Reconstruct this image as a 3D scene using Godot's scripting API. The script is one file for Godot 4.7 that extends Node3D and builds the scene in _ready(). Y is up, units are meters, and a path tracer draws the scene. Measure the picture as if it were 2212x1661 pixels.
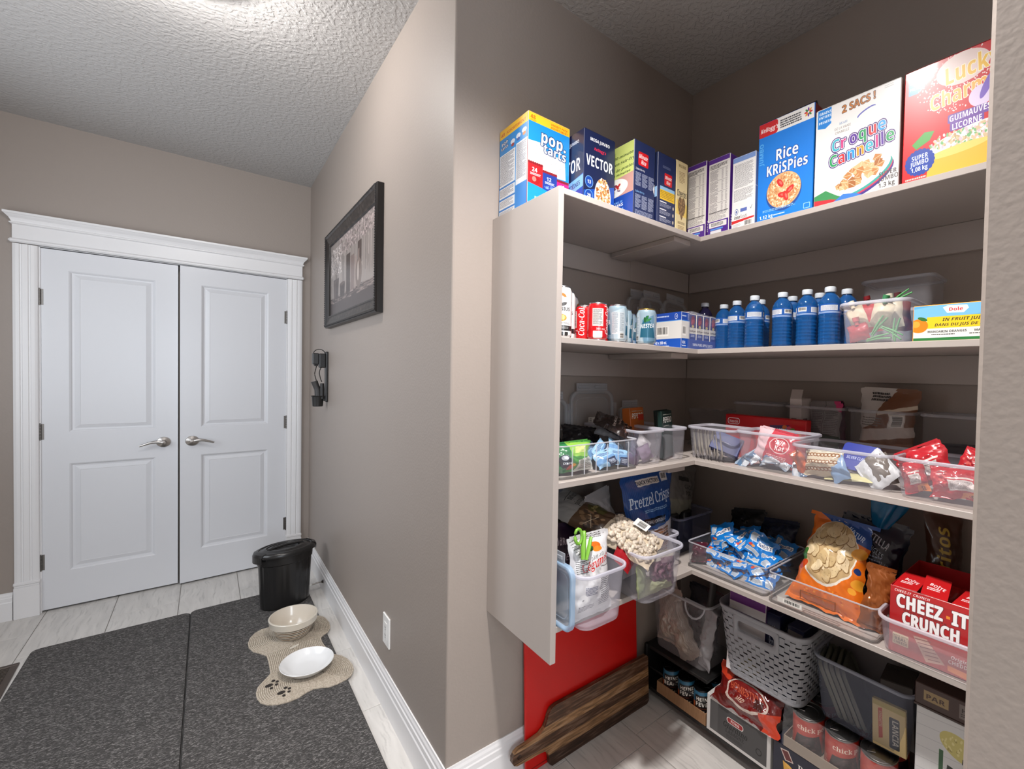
extends Node3D
# A hall with white double doors and a walk-in pantry with two runs of shelves. Metres, y up.
# The camera stands at x = 0, z = 0; the hall runs along -z, the pantry opens towards +x.

const FAR := 4.131      # wall with the double doors: z = -FAR
const HALL := 0.5446    # wall with the picture: x = HALL
const PLEFT := 1.4293   # pantry wall that carries the short run of shelves: z = -PLEFT
const PBACK := 1.6506   # pantry wall that carries the long run of shelves: x = PBACK
const STUB := -0.0964   # where the pantry opening ends
const HIGH := 2.73
const DEEP := 0.387     # depth of the shelves
const SX := PBACK - DEEP
const SZ := -PLEFT + DEEP
const BOARD := 0.017
const S1 := 1.902       # top faces of the shelves
const S2 := 1.504
const S3 := 1.107
const S4 := 0.711

var used := {}
var mats := {}
var rng := RandomNumberGenerator.new()
var wobble := FastNoiseLite.new()


func _ready() -> void:
	rng.seed = 11
	wobble.seed = 5
	wobble.frequency = 1.0
	build_view()
	build_lights()
	build_room()
	build_doors()
	build_shelves()
	build_hall_things()
	build_top_shelf()
	build_second_shelf()
	build_third_shelf()
	build_fourth_shelf()
	build_floor_level()


# ------------------------------------------------------------------ camera, light
func build_view() -> void:
	var cam := Camera3D.new()
	cam.name = "camera"
	var f := 983.95
	var near := 0.05
	var yaw := 0.7627
	var pitch := -0.0215
	var roll := 0.0230
	var fwd := Vector3(sin(yaw) * cos(pitch), sin(pitch), -cos(yaw) * cos(pitch))
	var r0 := Vector3(cos(yaw), 0, sin(yaw))
	var u0 := r0.cross(fwd)
	var r := r0 * cos(roll) + u0 * sin(roll)
	var u := u0 * cos(roll) - r0 * sin(roll)
	cam.transform = Transform3D(Basis(r, u, -fwd), Vector3(0, 1.4, 0))
	cam.projection = Camera3D.PROJECTION_FRUSTUM
	cam.near = near
	cam.far = 50.0
	cam.size = near * 1661.0 / f
	cam.frustum_offset = Vector2((1106.0 - 1388.19) / f * near, (835.65 - 830.5) / f * near)
	add_child(cam)
	var we := WorldEnvironment.new()
	we.name = "environment"
	var e := Environment.new()
	e.background_mode = Environment.BG_COLOR
	e.background_color = Color(0.78, 0.86, 0.95)
	e.tonemap_mode = Environment.TONE_MAPPER_LINEAR
	e.tonemap_exposure = 0.9
	e.sdfgi_enabled = true
	e.ssao_enabled = true
	e.ssil_enabled = true
	we.environment = e
	add_child(we)


const LAMP_AT := Vector3(-0.09, 2.664, -2.10)
const SPOT_AT := [Vector3(0.45, 2.715, -0.60), Vector3(-0.45, 2.715, 0.75)]


func build_lights() -> void:
	# hall lamp and downlights, with fittings; second downlight unseen, added as fill
	var o := OmniLight3D.new()
	o.name = "hall_lamp_light"
	o.position = LAMP_AT
	o.light_color = Color(1.0, 0.985, 0.97)
	o.light_energy = 1.25
	o.light_size = 0.09
	o.omni_range = 12.0
	o.omni_attenuation = 2.0
	o.shadow_enabled = true
	add_child(o)
	for k in SPOT_AT.size():
		var s := SpotLight3D.new()
		s.name = "downlight_light" if k == 0 else "downlight_light_001"
		s.position = SPOT_AT[k] + Vector3(0, -0.03, 0)
		s.rotation = Vector3(-PI / 2, 0, 0)
		s.light_color = Color(1.0, 0.98, 0.965)
		s.light_energy = [6.0, 1.5][k]
		s.light_size = 0.045
		s.spot_angle = 66.0
		s.spot_angle_attenuation = 1.0
		s.spot_range = 12.0
		s.spot_attenuation = 2.0
		s.shadow_enabled = true
		add_child(s)
	# daylight through the window behind the viewer
	var a := AreaLight3D.new()
	a.name = "window_daylight"
	a.area_size = Vector2(WIN.size.x - 0.1, WIN.size.y - 0.1)
	a.position = Vector3(WIN.get_center().x, WIN.get_center().y, BEHIND - 0.01)
	a.light_color = Color(0.93, 0.965, 1.0)
	a.light_energy = 5.2
	a.shadow_enabled = true
	add_child(a)
	# added light from an unseen, made-up window opposite the picture, for the hall wall
	var d := AreaLight3D.new()
	d.name = "side_window_daylight"
	d.area_size = Vector2(SIDE.size.x - 0.1, SIDE.size.y - 0.1)
	d.position = Vector3(LEFT + 0.01, SIDE.get_center().y, SIDE.get_center().x)
	d.rotation.y = -PI / 2
	d.light_color = Color(0.95, 0.975, 1.0)
	d.light_energy = 2.3
	d.shadow_enabled = true
	add_child(d)


const BEHIND := 2.2
const WIN := Rect2(-0.85, 0.75, 1.25, 1.45)
const LEFT := -1.15
const SIDE := Rect2(-3.35, 0.95, 1.3, 1.3)   # added side window, along z and y


# ------------------------------------------------------------------ naming
func numbered(called: String) -> String:
	var k: int = used.get(called, 0)
	used[called] = k + 1
	return called if k == 0 else "%s_%03d" % [called, k]


func thing(called: String, label: String, category: String, at := Vector3.ZERO, turn := 0.0, group := "") -> Node3D:
	var o := Node3D.new()
	o.name = numbered(called)
	o.set_meta("label", label)
	o.set_meta("category", category)
	if group != "":
		o.set_meta("group", group)
	add_child(o)
	o.position = at
	o.rotation.y = turn
	return o


func part(parent: Node3D, called: String, mesh: Mesh, m: Material, at := Vector3.ZERO, rot := Vector3.ZERO, label := "") -> MeshInstance3D:
	var o := MeshInstance3D.new()
	o.name = called
	o.mesh = mesh
	o.material_override = m
	o.cast_shadow = GeometryInstance3D.SHADOW_CASTING_SETTING_ON
	if label != "":
		o.set_meta("label", label)
	parent.add_child(o, true)
	o.position = at
	o.rotation = rot
	return o


func setting(called: String, mesh: Mesh, m: Material, at := Vector3.ZERO, label := "", category := "") -> MeshInstance3D:
	var o := part(self, numbered(called), mesh, m, at)
	o.set_meta("kind", "structure")
	if label != "":
		o.set_meta("label", label)
		o.set_meta("category", category)
	return o


func copy(src: Node3D, at: Vector3, turn: float, label := "") -> Node3D:
	var o: Node3D = src.duplicate()
	var base: String = str(src.name)
	if base.length() > 4 and base[-4] == "_" and base.right(3).is_valid_int():
		base = base.left(-4)
	o.name = numbered(base)
	if label != "":
		o.set_meta("label", label)
	add_child(o)
	o.position = at
	o.rotation = Vector3(0, turn, 0)
	return o


# ------------------------------------------------------------------ materials
func c(r: int, g: int, b: int) -> Color:
	return Color(r / 255.0, g / 255.0, b / 255.0)


func mat(col: Color, rough := 0.6, metal := 0.0, coat := 0.0) -> StandardMaterial3D:
	var key := "%s %.3f %.2f %.2f" % [col, rough, metal, coat]
	if mats.has(key):
		return mats[key]
	var m := StandardMaterial3D.new()
	m.albedo_color = col
	m.roughness = rough
	m.metallic = metal
	if coat > 0.0:
		m.clearcoat_enabled = true
		m.clearcoat = coat
		m.clearcoat_roughness = 0.12
	mats[key] = m
	return m


func print_mat(t: Texture2D, rough := 0.35, coat := 0.0) -> StandardMaterial3D:
	var m := StandardMaterial3D.new()
	m.albedo_texture = t
	m.roughness = rough
	m.texture_repeat = false
	if coat > 0.0:
		m.clearcoat_enabled = true
		m.clearcoat = coat
		m.clearcoat_roughness = 0.08
	return m


func frosted(col: Color, alpha: float, rough := 0.3) -> StandardMaterial3D:
	var key := "f %s %.3f %.3f" % [col, alpha, rough]
	if mats.has(key):
		return mats[key]
	var m := StandardMaterial3D.new()
	m.albedo_color = Color(col, alpha)
	m.transparency = BaseMaterial3D.TRANSPARENCY_ALPHA
	m.roughness = rough
	m.cull_mode = BaseMaterial3D.CULL_DISABLED
	mats[key] = m
	return m


func clear(alpha := 0.06, col := Color(0.9, 0.92, 0.95), rough := 0.06) -> StandardMaterial3D:
	return frosted(col, alpha, rough)


func noise_tex(freq: float, size := 256, as_normal := false, ramp: Array = [], sd := 1, octaves := 4) -> NoiseTexture2D:
	var n := FastNoiseLite.new()
	n.seed = sd
	n.frequency = freq
	n.fractal_octaves = octaves
	var t := NoiseTexture2D.new()
	t.width = size
	t.height = size
	t.seamless = true
	t.noise = n
	t.as_normal_map = as_normal
	if ramp.size():
		var g := Gradient.new()
		g.offsets = PackedFloat32Array(ramp[0])
		g.colors = PackedColorArray(ramp[1])
		t.color_ramp = g
	return t


# ------------------------------------------------------------------ painter for print on packaging
class Paint:
	var im: Image
	var w: int
	var h: int
	const K := 2
	static var fonts := {}

	func _init(w_: int, h_: int, bg: Color) -> void:
		w = w_
		h = h_
		im = Image.create_empty(w * K, h * K, false, Image.FORMAT_RGBA8)
		im.fill(bg)

	func rect(x: float, y: float, ww: float, hh: float, col: Color) -> void:
		im.fill_rect(Rect2i(roundi(x * K), roundi(y * K), maxi(1, roundi(ww * K)), maxi(1, roundi(hh * K))), col)

	func span(xa: float, xb: float, y: int, col: Color) -> void:
		var a := maxi(0, roundi(xa))
		var b := mini(w * K, roundi(xb))
		if b > a and y >= 0 and y < h * K:
			im.fill_rect(Rect2i(a, y, b - a, 1), col)

	# loops in device pixels, even-odd
	func fill(loops: Array, col: Color) -> void:
		var lo := 1e9
		var hi := -1e9
		for l in loops:
			for p in l:
				lo = minf(lo, p.y)
				hi = maxf(hi, p.y)
		var ya := maxi(0, floori(lo))
		var yb := mini(h * K - 1, ceili(hi))
		if yb < ya:
			return
		var hits := []
		hits.resize(yb - ya + 1)
		for i in hits.size():
			hits[i] = []
		for l in loops:
			var m: int = l.size()
			for i in m:
				var p: Vector2 = l[i]
				var q: Vector2 = l[(i + 1) % m]
				if p.y == q.y:
					continue
				if p.y > q.y:
					var s := p
					p = q
					q = s
				var r0 := maxi(ya, ceili(p.y - 0.5))
				var r1 := mini(yb, ceili(q.y - 0.5) - 1)
				var k := (q.x - p.x) / (q.y - p.y)
				for y in range(r0, r1 + 1):
					hits[y - ya].append(p.x + (y + 0.5 - p.y) * k)
		for i in hits.size():
			var row: Array = hits[i]
			row.sort()
			for j in range(0, row.size() - 1, 2):
				span(row[j], row[j + 1], ya + i, col)

	func poly(pts: Array, col: Color) -> void:
		var l := PackedVector2Array()
		for i in range(0, pts.size(), 2):
			l.append(Vector2(pts[i], pts[i + 1]) * K)
		fill([l], col)

	func ell(cx: float, cy: float, rx: float, ry: float, col: Color, rot := 0.0) -> void:
		var l := PackedVector2Array()
		var n := 14 if maxf(rx, ry) < 12 else 36
		for i in n:
			var a := TAU * i / n
			l.append((Vector2(cx, cy) + Vector2(cos(a) * rx, sin(a) * ry).rotated(rot)) * K)
		fill([l], col)

	func rrect(x: float, y: float, ww: float, hh: float, r: float, col: Color) -> void:
		var l := PackedVector2Array()
		for q in 4:
			var o := Vector2(x + (ww - r if q in [0, 1] else r), y + (hh - r if q in [1, 2] else r))
			for i in 6:
				var a := -PI / 2 + q * PI / 2 + i * PI / 10
				l.append((o + Vector2(cos(a), sin(a)) * r) * K)
		fill([l], col)

	func line(xa: float, ya: float, xb: float, yb: float, t: float, col: Color) -> void:
		var d := (Vector2(xb - xa, yb - ya)).normalized().orthogonal() * t * 0.5
		fill([PackedVector2Array([(Vector2(xa, ya) + d) * K, (Vector2(xb, yb) + d) * K, (Vector2(xb, yb) - d) * K, (Vector2(xa, ya) - d) * K])], col)

	static func face(kind: String) -> RID:
		if not fonts.has(kind):
			var f := SystemFont.new()
			f.font_names = PackedStringArray(["Droid Serif" if "s" in kind else "Droid Sans"])
			f.font_weight = 400 if "l" in kind else 700
			fonts[kind] = [f, f.get_rids()[0]]
		return fonts[kind][1]

	# kind: letters of b(old) s(erif) l(ight) i(talic) c(entred); wide stretches the letters; rot turns the line
	func text(s: String, x: float, y: float, size: float, col: Color, kind := "b", wide := 1.0, rot := 0.0, edge := 0.0, edge_col := Color.WHITE) -> void:
		var ts := TextServerManager.get_primary_interface()
		var f := face(kind)
		var big := 128
		var k := size / big * K
		var glyphs := []
		var pen := 0.0
		for i in s.length():
			var gi := ts.font_get_glyph_index(f, big, s.unicode_at(i), 0)
			glyphs.append([ts.font_get_glyph_contours(f, big, gi), pen])
			pen += ts.font_get_glyph_advance(f, big, gi).x
		var shift := -pen * 0.5 if "c" in kind else 0.0
		var slant := 0.22 if "i" in kind else 0.0
		var all := []
		for g in glyphs:
			var d: Dictionary = g[0]
			if not d.has("points"):
				continue
			var pts: PackedVector3Array = d.points
			var from := 0
			for e in d.contours:
				var l := PackedVector2Array()
				for i in range(from, e + 1):
					var p := pts[i]
					var q := Vector2((p.x + g[1] + shift - p.y * slant) * wide, p.y) * k
					l.append(q.rotated(rot) + Vector2(x, y) * K)
				from = e + 1
				all.append(l)
		# each glyph on its own so that overlaps do not cancel
		var per := []
		var at := 0
		for g in glyphs:
			var nn: int = g[0].contours.size() if g[0].has("contours") else 0
			if nn:
				per.append(all.slice(at, at + nn))
			at += nn
		if edge > 0.0:
			for a in 8:
				var off := Vector2.from_angle(a * PI / 4) * edge * K
				for loops in per:
					var moved := []
					for l in loops:
						var ml := PackedVector2Array()
						for q in l:
							ml.append(q + off)
						moved.append(ml)
					fill(moved, edge_col)
		for loops in per:
			fill(loops, col)

	# small print too fine to read: rows of short dashes
	func small(x: float, y: float, ww: float, hh: float, rows: int, col: Color, sd := 1, thick := 0.45) -> void:
		var r := RandomNumberGenerator.new()
		r.seed = sd
		var step := hh / rows
		for i in rows:
			var px := x
			var stop := x + ww * (r.randf_range(0.55, 1.0) if i % 4 == 3 else r.randf_range(0.9, 1.0))
			while px < stop:
				var d := r.randf_range(0.02, 0.09) * ww + 1.0
				rect(px, y + i * step, minf(d, stop - px), step * thick, col)
				px += d + maxf(1.0, 0.018 * ww)

	func bars(x: float, y: float, ww: float, hh: float, upright := true, sd := 3) -> void:
		rect(x, y, ww, hh, Color(0.93, 0.92, 0.9))
		var r := RandomNumberGenerator.new()
		r.seed = sd
		var m := 0.1
		var p := m
		while p < 1.0 - m:
			var d := r.randf_range(0.02, 0.06)
			if upright:
				rect(x + p * ww, y + hh * 0.08, d * ww, hh * 0.72, Color(0.1, 0.1, 0.1))
			else:
				rect(x + ww * 0.2, y + p * hh, ww * 0.72, d * hh, Color(0.1, 0.1, 0.1))
			p += d + r.randf_range(0.02, 0.05)

	# scattered flakes, grains, chips
	func scatter(cx: float, cy: float, rx: float, ry: float, n: int, size: float, cols: Array, sd := 1) -> void:
		var r := RandomNumberGenerator.new()
		r.seed = sd
		for i in n:
			var a := r.randf() * TAU
			var d := sqrt(r.randf())
			ell(cx + cos(a) * rx * d, cy + sin(a) * ry * d, size * r.randf_range(0.6, 1.2), size * r.randf_range(0.4, 0.9), cols[r.randi() % cols.size()], r.randf() * PI)

	func tex() -> ImageTexture:
		im.resize(w, h, Image.INTERPOLATE_TRILINEAR if false else Image.INTERPOLATE_LANCZOS)
		return ImageTexture.create_from_image(im)


# ------------------------------------------------------------------ mesh builder
class Mb:
	var v := PackedVector3Array()
	var n := PackedVector3Array()
	var t := PackedVector2Array()
	var ix := PackedInt32Array()

	func tri(a: int, b: int, d: int) -> void:   # counter-clockwise from outside; Godot wants clockwise
		ix.append(a)
		ix.append(d)
		ix.append(b)

	func put(p: Vector3, nn: Vector3, uv := Vector2.ZERO) -> int:
		v.append(p)
		n.append(nn)
		t.append(uv)
		return v.size() - 1

	# corners counter-clockwise from outside, starting at the lower left of the print
	func quad(a: Vector3, b: Vector3, d: Vector3, e: Vector3, r := Rect2(0, 0, 1, 1)) -> void:
		var nn := (b - a).cross(e - a)
		if nn.length_squared() < 1e-16:
			nn = (d - b).cross(e - b)
		nn = nn.normalized()
		var i := put(a, nn, r.position + Vector2(0, r.size.y))
		put(b, nn, r.position + r.size)
		put(d, nn, r.position + Vector2(r.size.x, 0))
		put(e, nn, r.position)
		tri(i, i + 1, i + 2)
		tri(i, i + 2, i + 3)

	func face3(a: Vector3, b: Vector3, d: Vector3, uv := Vector2.ZERO) -> void:
		var nn := (b - a).cross(d - a).normalized()
		var i := put(a, nn, uv)
		put(b, nn, uv)
		put(d, nn, uv)
		tri(i, i + 1, i + 2)

	# rows of equal length; closed joins the last column to the first; away: centre to point away from
	func patch(rows: Array, closed := false, r := Rect2(0, 0, 1, 1), away = null, flip := false, uvs: Array = []) -> void:
		var a := rows.size()
		var b: int = rows[0].size()
		var first := v.size()
		var cols := b + (1 if closed else 0)
		var total := 0.0
		var ns := PackedVector3Array()
		for i in a:
			for jj in cols:
				var j := jj % b
				var j0 := (j - 1 + b) % b if closed else maxi(j - 1, 0)
				var j1 := (j + 1) % b if closed else mini(j + 1, b - 1)
				var du: Vector3 = rows[i][j1] - rows[i][j0]
				var dv: Vector3 = rows[mini(i + 1, a - 1)][j] - rows[maxi(i - 1, 0)][j]
				var nn := du.cross(dv)
				if nn.length_squared() < 1e-18:
					var i2 := 1 if i == 0 else a - 2
					du = rows[i2][j1] - rows[i2][j0]
					nn = du.cross(dv)
				nn = nn.normalized()
				ns.append(nn)
				if away != null:
					total += nn.dot(rows[i][j] - away)
		if away != null:
			flip = total < 0.0
		for i in a:
			for jj in cols:
				var j := jj % b
				var uv: Vector2 = uvs[i][jj] if uvs.size() else r.position + Vector2(float(jj) / (cols - 1), 1.0 - float(i) / (a - 1)) * r.size
				put(rows[i][j], -ns[i * cols + jj] if flip else ns[i * cols + jj], uv)
		for i in a - 1:
			for j in cols - 1:
				var p := first + i * cols + j
				if flip:
					tri(p, p + cols, p + 1)
					tri(p + 1, p + cols, p + cols + 1)
				else:
					tri(p, p + 1, p + cols)
					tri(p + 1, p + cols + 1, p + cols)

	# flat cap over a convex-ish loop, towards nn
	func cap(loop: PackedVector3Array, nn: Vector3, uvr := Rect2(0, 0, 1, 1)) -> void:
		var o := Vector3.ZERO
		for p in loop:
			o += p
		o /= loop.size()
		var mid := put(o, nn, uvr.get_center())
		var first := v.size()
		for p in loop:
			put(p, nn, uvr.get_center())
		var m := loop.size()
		var s := 0.0
		for i in m:
			s += (loop[i] - o).cross(loop[(i + 1) % m] - o).dot(nn)
		for i in m:
			if s > 0.0:
				tri(mid, first + i, first + (i + 1) % m)
			else:
				tri(mid, first + (i + 1) % m, first + i)

	# profile of (radius, height); outer skin runs upwards
	func lathe(prof: Array, seg := 32, sx := 1.0, sz := 1.0, sharp := 0.6, o := Vector3.ZERO, vr := Vector2(0, 1), turn := 0.0) -> void:
		var runs := []
		var run := [prof[0]]
		for i in range(1, prof.size()):
			run.append(prof[i])
			if i + 1 < prof.size():
				var d0: Vector2 = (prof[i] - prof[i - 1]).normalized()
				var d1: Vector2 = (prof[i + 1] - prof[i]).normalized()
				if d0.dot(d1) < cos(sharp):
					runs.append(run)
					run = [prof[i]]
		runs.append(run)
		var ylo := 1e9
		var yhi := -1e9
		for p in prof:
			ylo = minf(ylo, p.y)
			yhi = maxf(yhi, p.y)
		for rr in runs:
			var a: int = rr.size()
			if a < 2:
				continue
			var first := v.size()
			for i in a:
				var d: Vector2 = rr[mini(i + 1, a - 1)] - rr[maxi(i - 1, 0)]
				var nn := Vector2(d.y, -d.x).normalized()
				for j in seg + 1:
					var an := TAU * j / seg + turn
					var p: Vector2 = rr[i]
					var vv := 1.0 - (p.y - ylo) / maxf(yhi - ylo, 1e-6)
					put(o + Vector3(sin(an) * p.x * sx, p.y, cos(an) * p.x * sz), Vector3(sin(an) * nn.x / sx, nn.y, cos(an) * nn.x / sz).normalized(), Vector2(float(j) / seg, lerpf(vr.x, vr.y, vv)))
			for i in a - 1:
				for j in seg:
					var p := first + i * (seg + 1) + j
					tri(p, p + 1, p + seg + 2)
					tri(p, p + seg + 2, p + seg + 1)

	# box with chamfered edges; faces: dictionary of print rectangles for front(+z) back left(-x) right(+x) top bottom
	func box(size: Vector3, o := Vector3.ZERO, bev := 0.0015, faces := {}) -> void:
		var h := size * 0.5
		bev = minf(bev, minf(h.x, minf(h.y, h.z)) * 0.9)
		var i := h - Vector3.ONE * bev
		var full := Rect2(0, 0, 1, 1)
		quad(o + Vector3(-i.x, -i.y, h.z), o + Vector3(i.x, -i.y, h.z), o + Vector3(i.x, i.y, h.z), o + Vector3(-i.x, i.y, h.z), faces.get("front", full))
		quad(o + Vector3(i.x, -i.y, -h.z), o + Vector3(-i.x, -i.y, -h.z), o + Vector3(-i.x, i.y, -h.z), o + Vector3(i.x, i.y, -h.z), faces.get("back", full))
		quad(o + Vector3(h.x, -i.y, i.z), o + Vector3(h.x, -i.y, -i.z), o + Vector3(h.x, i.y, -i.z), o + Vector3(h.x, i.y, i.z), faces.get("right", full))
		quad(o + Vector3(-h.x, -i.y, -i.z), o + Vector3(-h.x, -i.y, i.z), o + Vector3(-h.x, i.y, i.z), o + Vector3(-h.x, i.y, -i.z), faces.get("left", full))
		quad(o + Vector3(-i.x, h.y, i.z), o + Vector3(i.x, h.y, i.z), o + Vector3(i.x, h.y, -i.z), o + Vector3(-i.x, h.y, -i.z), faces.get("top", full))
		quad(o + Vector3(-i.x, -h.y, -i.z), o + Vector3(i.x, -h.y, -i.z), o + Vector3(i.x, -h.y, i.z), o + Vector3(-i.x, -h.y, i.z), faces.get("bottom", full))
		var er: Rect2 = faces.get("front", full)
		er = Rect2(er.position + er.size * Vector2(0.0, 0.5), er.size * Vector2(0.02, 0.02))
		for s in [-1, 1]:
			for q in [-1, 1]:
				strip(o + Vector3(-i.x, s * h.y, q * i.z), o + Vector3(i.x, s * h.y, q * i.z), o + Vector3(i.x, s * i.y, q * h.z), o + Vector3(-i.x, s * i.y, q * h.z), Vector3(0, s, q), er)
				strip(o + Vector3(s * h.x, -i.y, q * i.z), o + Vector3(s * h.x, i.y, q * i.z), o + Vector3(s * i.x, i.y, q * h.z), o + Vector3(s * i.x, -i.y, q * h.z), Vector3(s, 0, q), er)
				strip(o + Vector3(s * h.x, q * i.y, -i.z), o + Vector3(s * h.x, q * i.y, i.z), o + Vector3(s * i.x, q * h.y, i.z), o + Vector3(s * i.x, q * h.y, -i.z), Vector3(s, q, 0), er)
				for w in [-1, 1]:
					var a := o + Vector3(s * h.x, q * i.y, w * i.z)
					var b := o + Vector3(s * i.x, q * h.y, w * i.z)
					var d := o + Vector3(s * i.x, q * i.y, w * h.z)
					if (b - a).cross(d - a).dot(Vector3(s, q, w)) > 0:
						face3(a, b, d, er.position)
					else:
						face3(a, d, b, er.position)

	func strip(a: Vector3, b: Vector3, d: Vector3, e: Vector3, out: Vector3, r: Rect2) -> void:
		if (b - a).cross(e - a).dot(out) > 0:
			quad(a, b, d, e, r)
		else:
			quad(b, a, e, d, r)

	# polygon in local xy, pushed along +z by depth, placed with x
	func extrude(pts: PackedVector2Array, depth: float, x := Transform3D(), bev := 0.0, smooth_sides := false) -> void:
		var area := 0.0
		for i in pts.size():
			var q := pts[(i + 1) % pts.size()]
			area += pts[i].x * q.y - q.x * pts[i].y
		if area < 0:
			pts.reverse()
		var lo := Vector2(1e9, 1e9)
		var hi := Vector2(-1e9, -1e9)
		for p in pts:
			lo = lo.min(p)
			hi = hi.max(p)
		var span := (hi - lo).max(Vector2(1e-5, 1e-5))
		var inner := pts
		if bev > 0.0:
			var off := PackedVector2Array()
			var m := pts.size()
			for i in m:
				var e0 := (pts[i] - pts[(i - 1 + m) % m]).normalized()
				var e1 := (pts[(i + 1) % m] - pts[i]).normalized()
				var inn := (Vector2(-e0.y, e0.x) + Vector2(-e1.y, e1.x))
				inn = inn / maxf(0.4, inn.length_squared() * 0.5)
				off.append(pts[i] + inn * bev)
			inner = off
		var tr := Geometry2D.triangulate_polygon(inner)
		var fz := x.basis.z.normalized()
		for side in 2:
			var first := v.size()
			for p in inner:
				put(x * Vector3(p.x, p.y, depth if side == 0 else 0.0), fz if side == 0 else -fz, Vector2((p.x - lo.x) / span.x, 1.0 - (p.y - lo.y) / span.y))
			for k in range(0, tr.size(), 3):
				var aa := tr[k]
				var bb := tr[k + 1]
				var dd := tr[k + 2]
				var ccw := (inner[bb] - inner[aa]).cross(inner[dd] - inner[aa]) > 0
				if ccw == (side == 0):
					tri(first + aa, first + bb, first + dd)
				else:
					tri(first + aa, first + dd, first + bb)
		var rings := [[pts, bev], [pts, depth - bev]]
		if bev > 0.0:
			rings = [[inner, 0.0], [pts, bev], [pts, depth - bev], [inner, depth]]
		var m2 := pts.size()
		for k in rings.size() - 1:
			if smooth_sides:
				var rows := []
				for rr in [rings[k], rings[k + 1]]:
					var row := PackedVector3Array()
					for p in rr[0]:
						row.append(x * Vector3(p.x, p.y, rr[1]))
					rows.append(row)
				patch(rows, true, Rect2(0, 0, 1, 1), null, false)
			else:
				for i in m2:
					var j := (i + 1) % m2
					quad(x * Vector3(rings[k][0][i].x, rings[k][0][i].y, rings[k][1]), x * Vector3(rings[k][0][j].x, rings[k][0][j].y, rings[k][1]), x * Vector3(rings[k + 1][0][j].x, rings[k + 1][0][j].y, rings[k + 1][1]), x * Vector3(rings[k + 1][0][i].x, rings[k + 1][0][i].y, rings[k + 1][1]))

	# round bar along points; r may be a number or one per point; flat squashes it along 'up'
	func tube(path: Array, r, seg := 8, flat := 1.0, up := Vector3.UP) -> void:
		var rows := []
		var m := path.size()
		for i in m:
			var d: Vector3 = (path[mini(i + 1, m - 1)] - path[maxi(i - 1, 0)]).normalized()
			var s := d.cross(up)
			if s.length() < 0.05:
				s = d.cross(Vector3.RIGHT)
			s = s.normalized()
			var q := s.cross(d).normalized()
			var rad: float = r[i] if r is Array else r
			var row := PackedVector3Array()
			for j in seg:
				var a := TAU * j / seg
				row.append(path[i] + s * cos(a) * rad + q * sin(a) * rad * flat)
			rows.append(row)
		patch(rows, true, Rect2(0, 0, 1, 1), null, false)
		var d0: Vector3 = (path[0] - path[1]).normalized()
		var d1: Vector3 = (path[m - 1] - path[m - 2]).normalized()
		cap(rows[0], d0)
		cap(rows[m - 1], d1)

	func mesh() -> ArrayMesh:
		var a := []
		a.resize(Mesh.ARRAY_MAX)
		a[Mesh.ARRAY_VERTEX] = v
		a[Mesh.ARRAY_NORMAL] = n
		a[Mesh.ARRAY_TEX_UV] = t
		a[Mesh.ARRAY_INDEX] = ix
		var m := ArrayMesh.new()
		m.add_surface_from_arrays(Mesh.PRIMITIVE_TRIANGLES, a)
		return m


# ------------------------------------------------------------------ shapes used by many things
func box_mesh(size: Vector3, bev := 0.002, faces := {}, lift := true) -> ArrayMesh:
	var b := Mb.new()
	b.box(size, Vector3(0, size.y * 0.5 if lift else 0.0, 0), bev, faces)
	return b.mesh()


func slab(lo: Vector3, hi: Vector3, bev := 0.0) -> ArrayMesh:
	var b := Mb.new()
	b.box(hi - lo, (lo + hi) * 0.5, maxf(bev, 0.0001))
	return b.mesh()


func lathe_mesh(prof: Array, seg := 32, sx := 1.0, sz := 1.0, turn := 0.0) -> ArrayMesh:
	var b := Mb.new()
	b.lathe(prof, seg, sx, sz, 0.6, Vector3.ZERO, Vector2(0, 1), turn)
	return b.mesh()


func vv(a: Array) -> Array:   # flat list of numbers to Vector2s
	var o := []
	for i in range(0, a.size(), 2):
		o.append(Vector2(a[i], a[i + 1]))
	return o


func rr(w: float, d: float, r: float, y: float, k := 5) -> PackedVector3Array:
	var l := PackedVector3Array()
	r = minf(r, minf(w, d) * 0.5 - 0.0005)
	for q in 4:
		var o := Vector3((w / 2 - r) * (1 if q in [0, 3] else -1), y, (d / 2 - r) * (1 if q in [0, 1] else -1))
		for i in k + 1:
			var a: float = q * PI / 2 + i * PI / 2 / k
			l.append(o + Vector3(cos(a) * r, 0, sin(a) * r))
	return l


func tub_body(w: float, h: float, d: float, taper := 0.88, r := 0.025, thick := 0.0) -> ArrayMesh:
	var b := Mb.new()
	var o := Vector3(0, h * 0.5, 0)
	var fl := 0.010
	var bw := w * taper
	var bd := d - (w - bw)
	b.cap(rr(bw - fl * 2, bd - fl * 2, r * 0.8, 0.0), Vector3.DOWN)
	b.patch([rr(bw - fl * 2, bd - fl * 2, r * 0.8, 0.0), rr(bw - fl * 0.6, bd - fl * 0.6, r * 0.9, fl * 0.3), rr(bw, bd, r, fl), rr(lerpf(bw, w, 0.5), lerpf(bd, d, 0.5), r, h * 0.5), rr(w, d, r, h)], true, Rect2(0, 0, 1, 1), o)
	return b.mesh()


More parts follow.
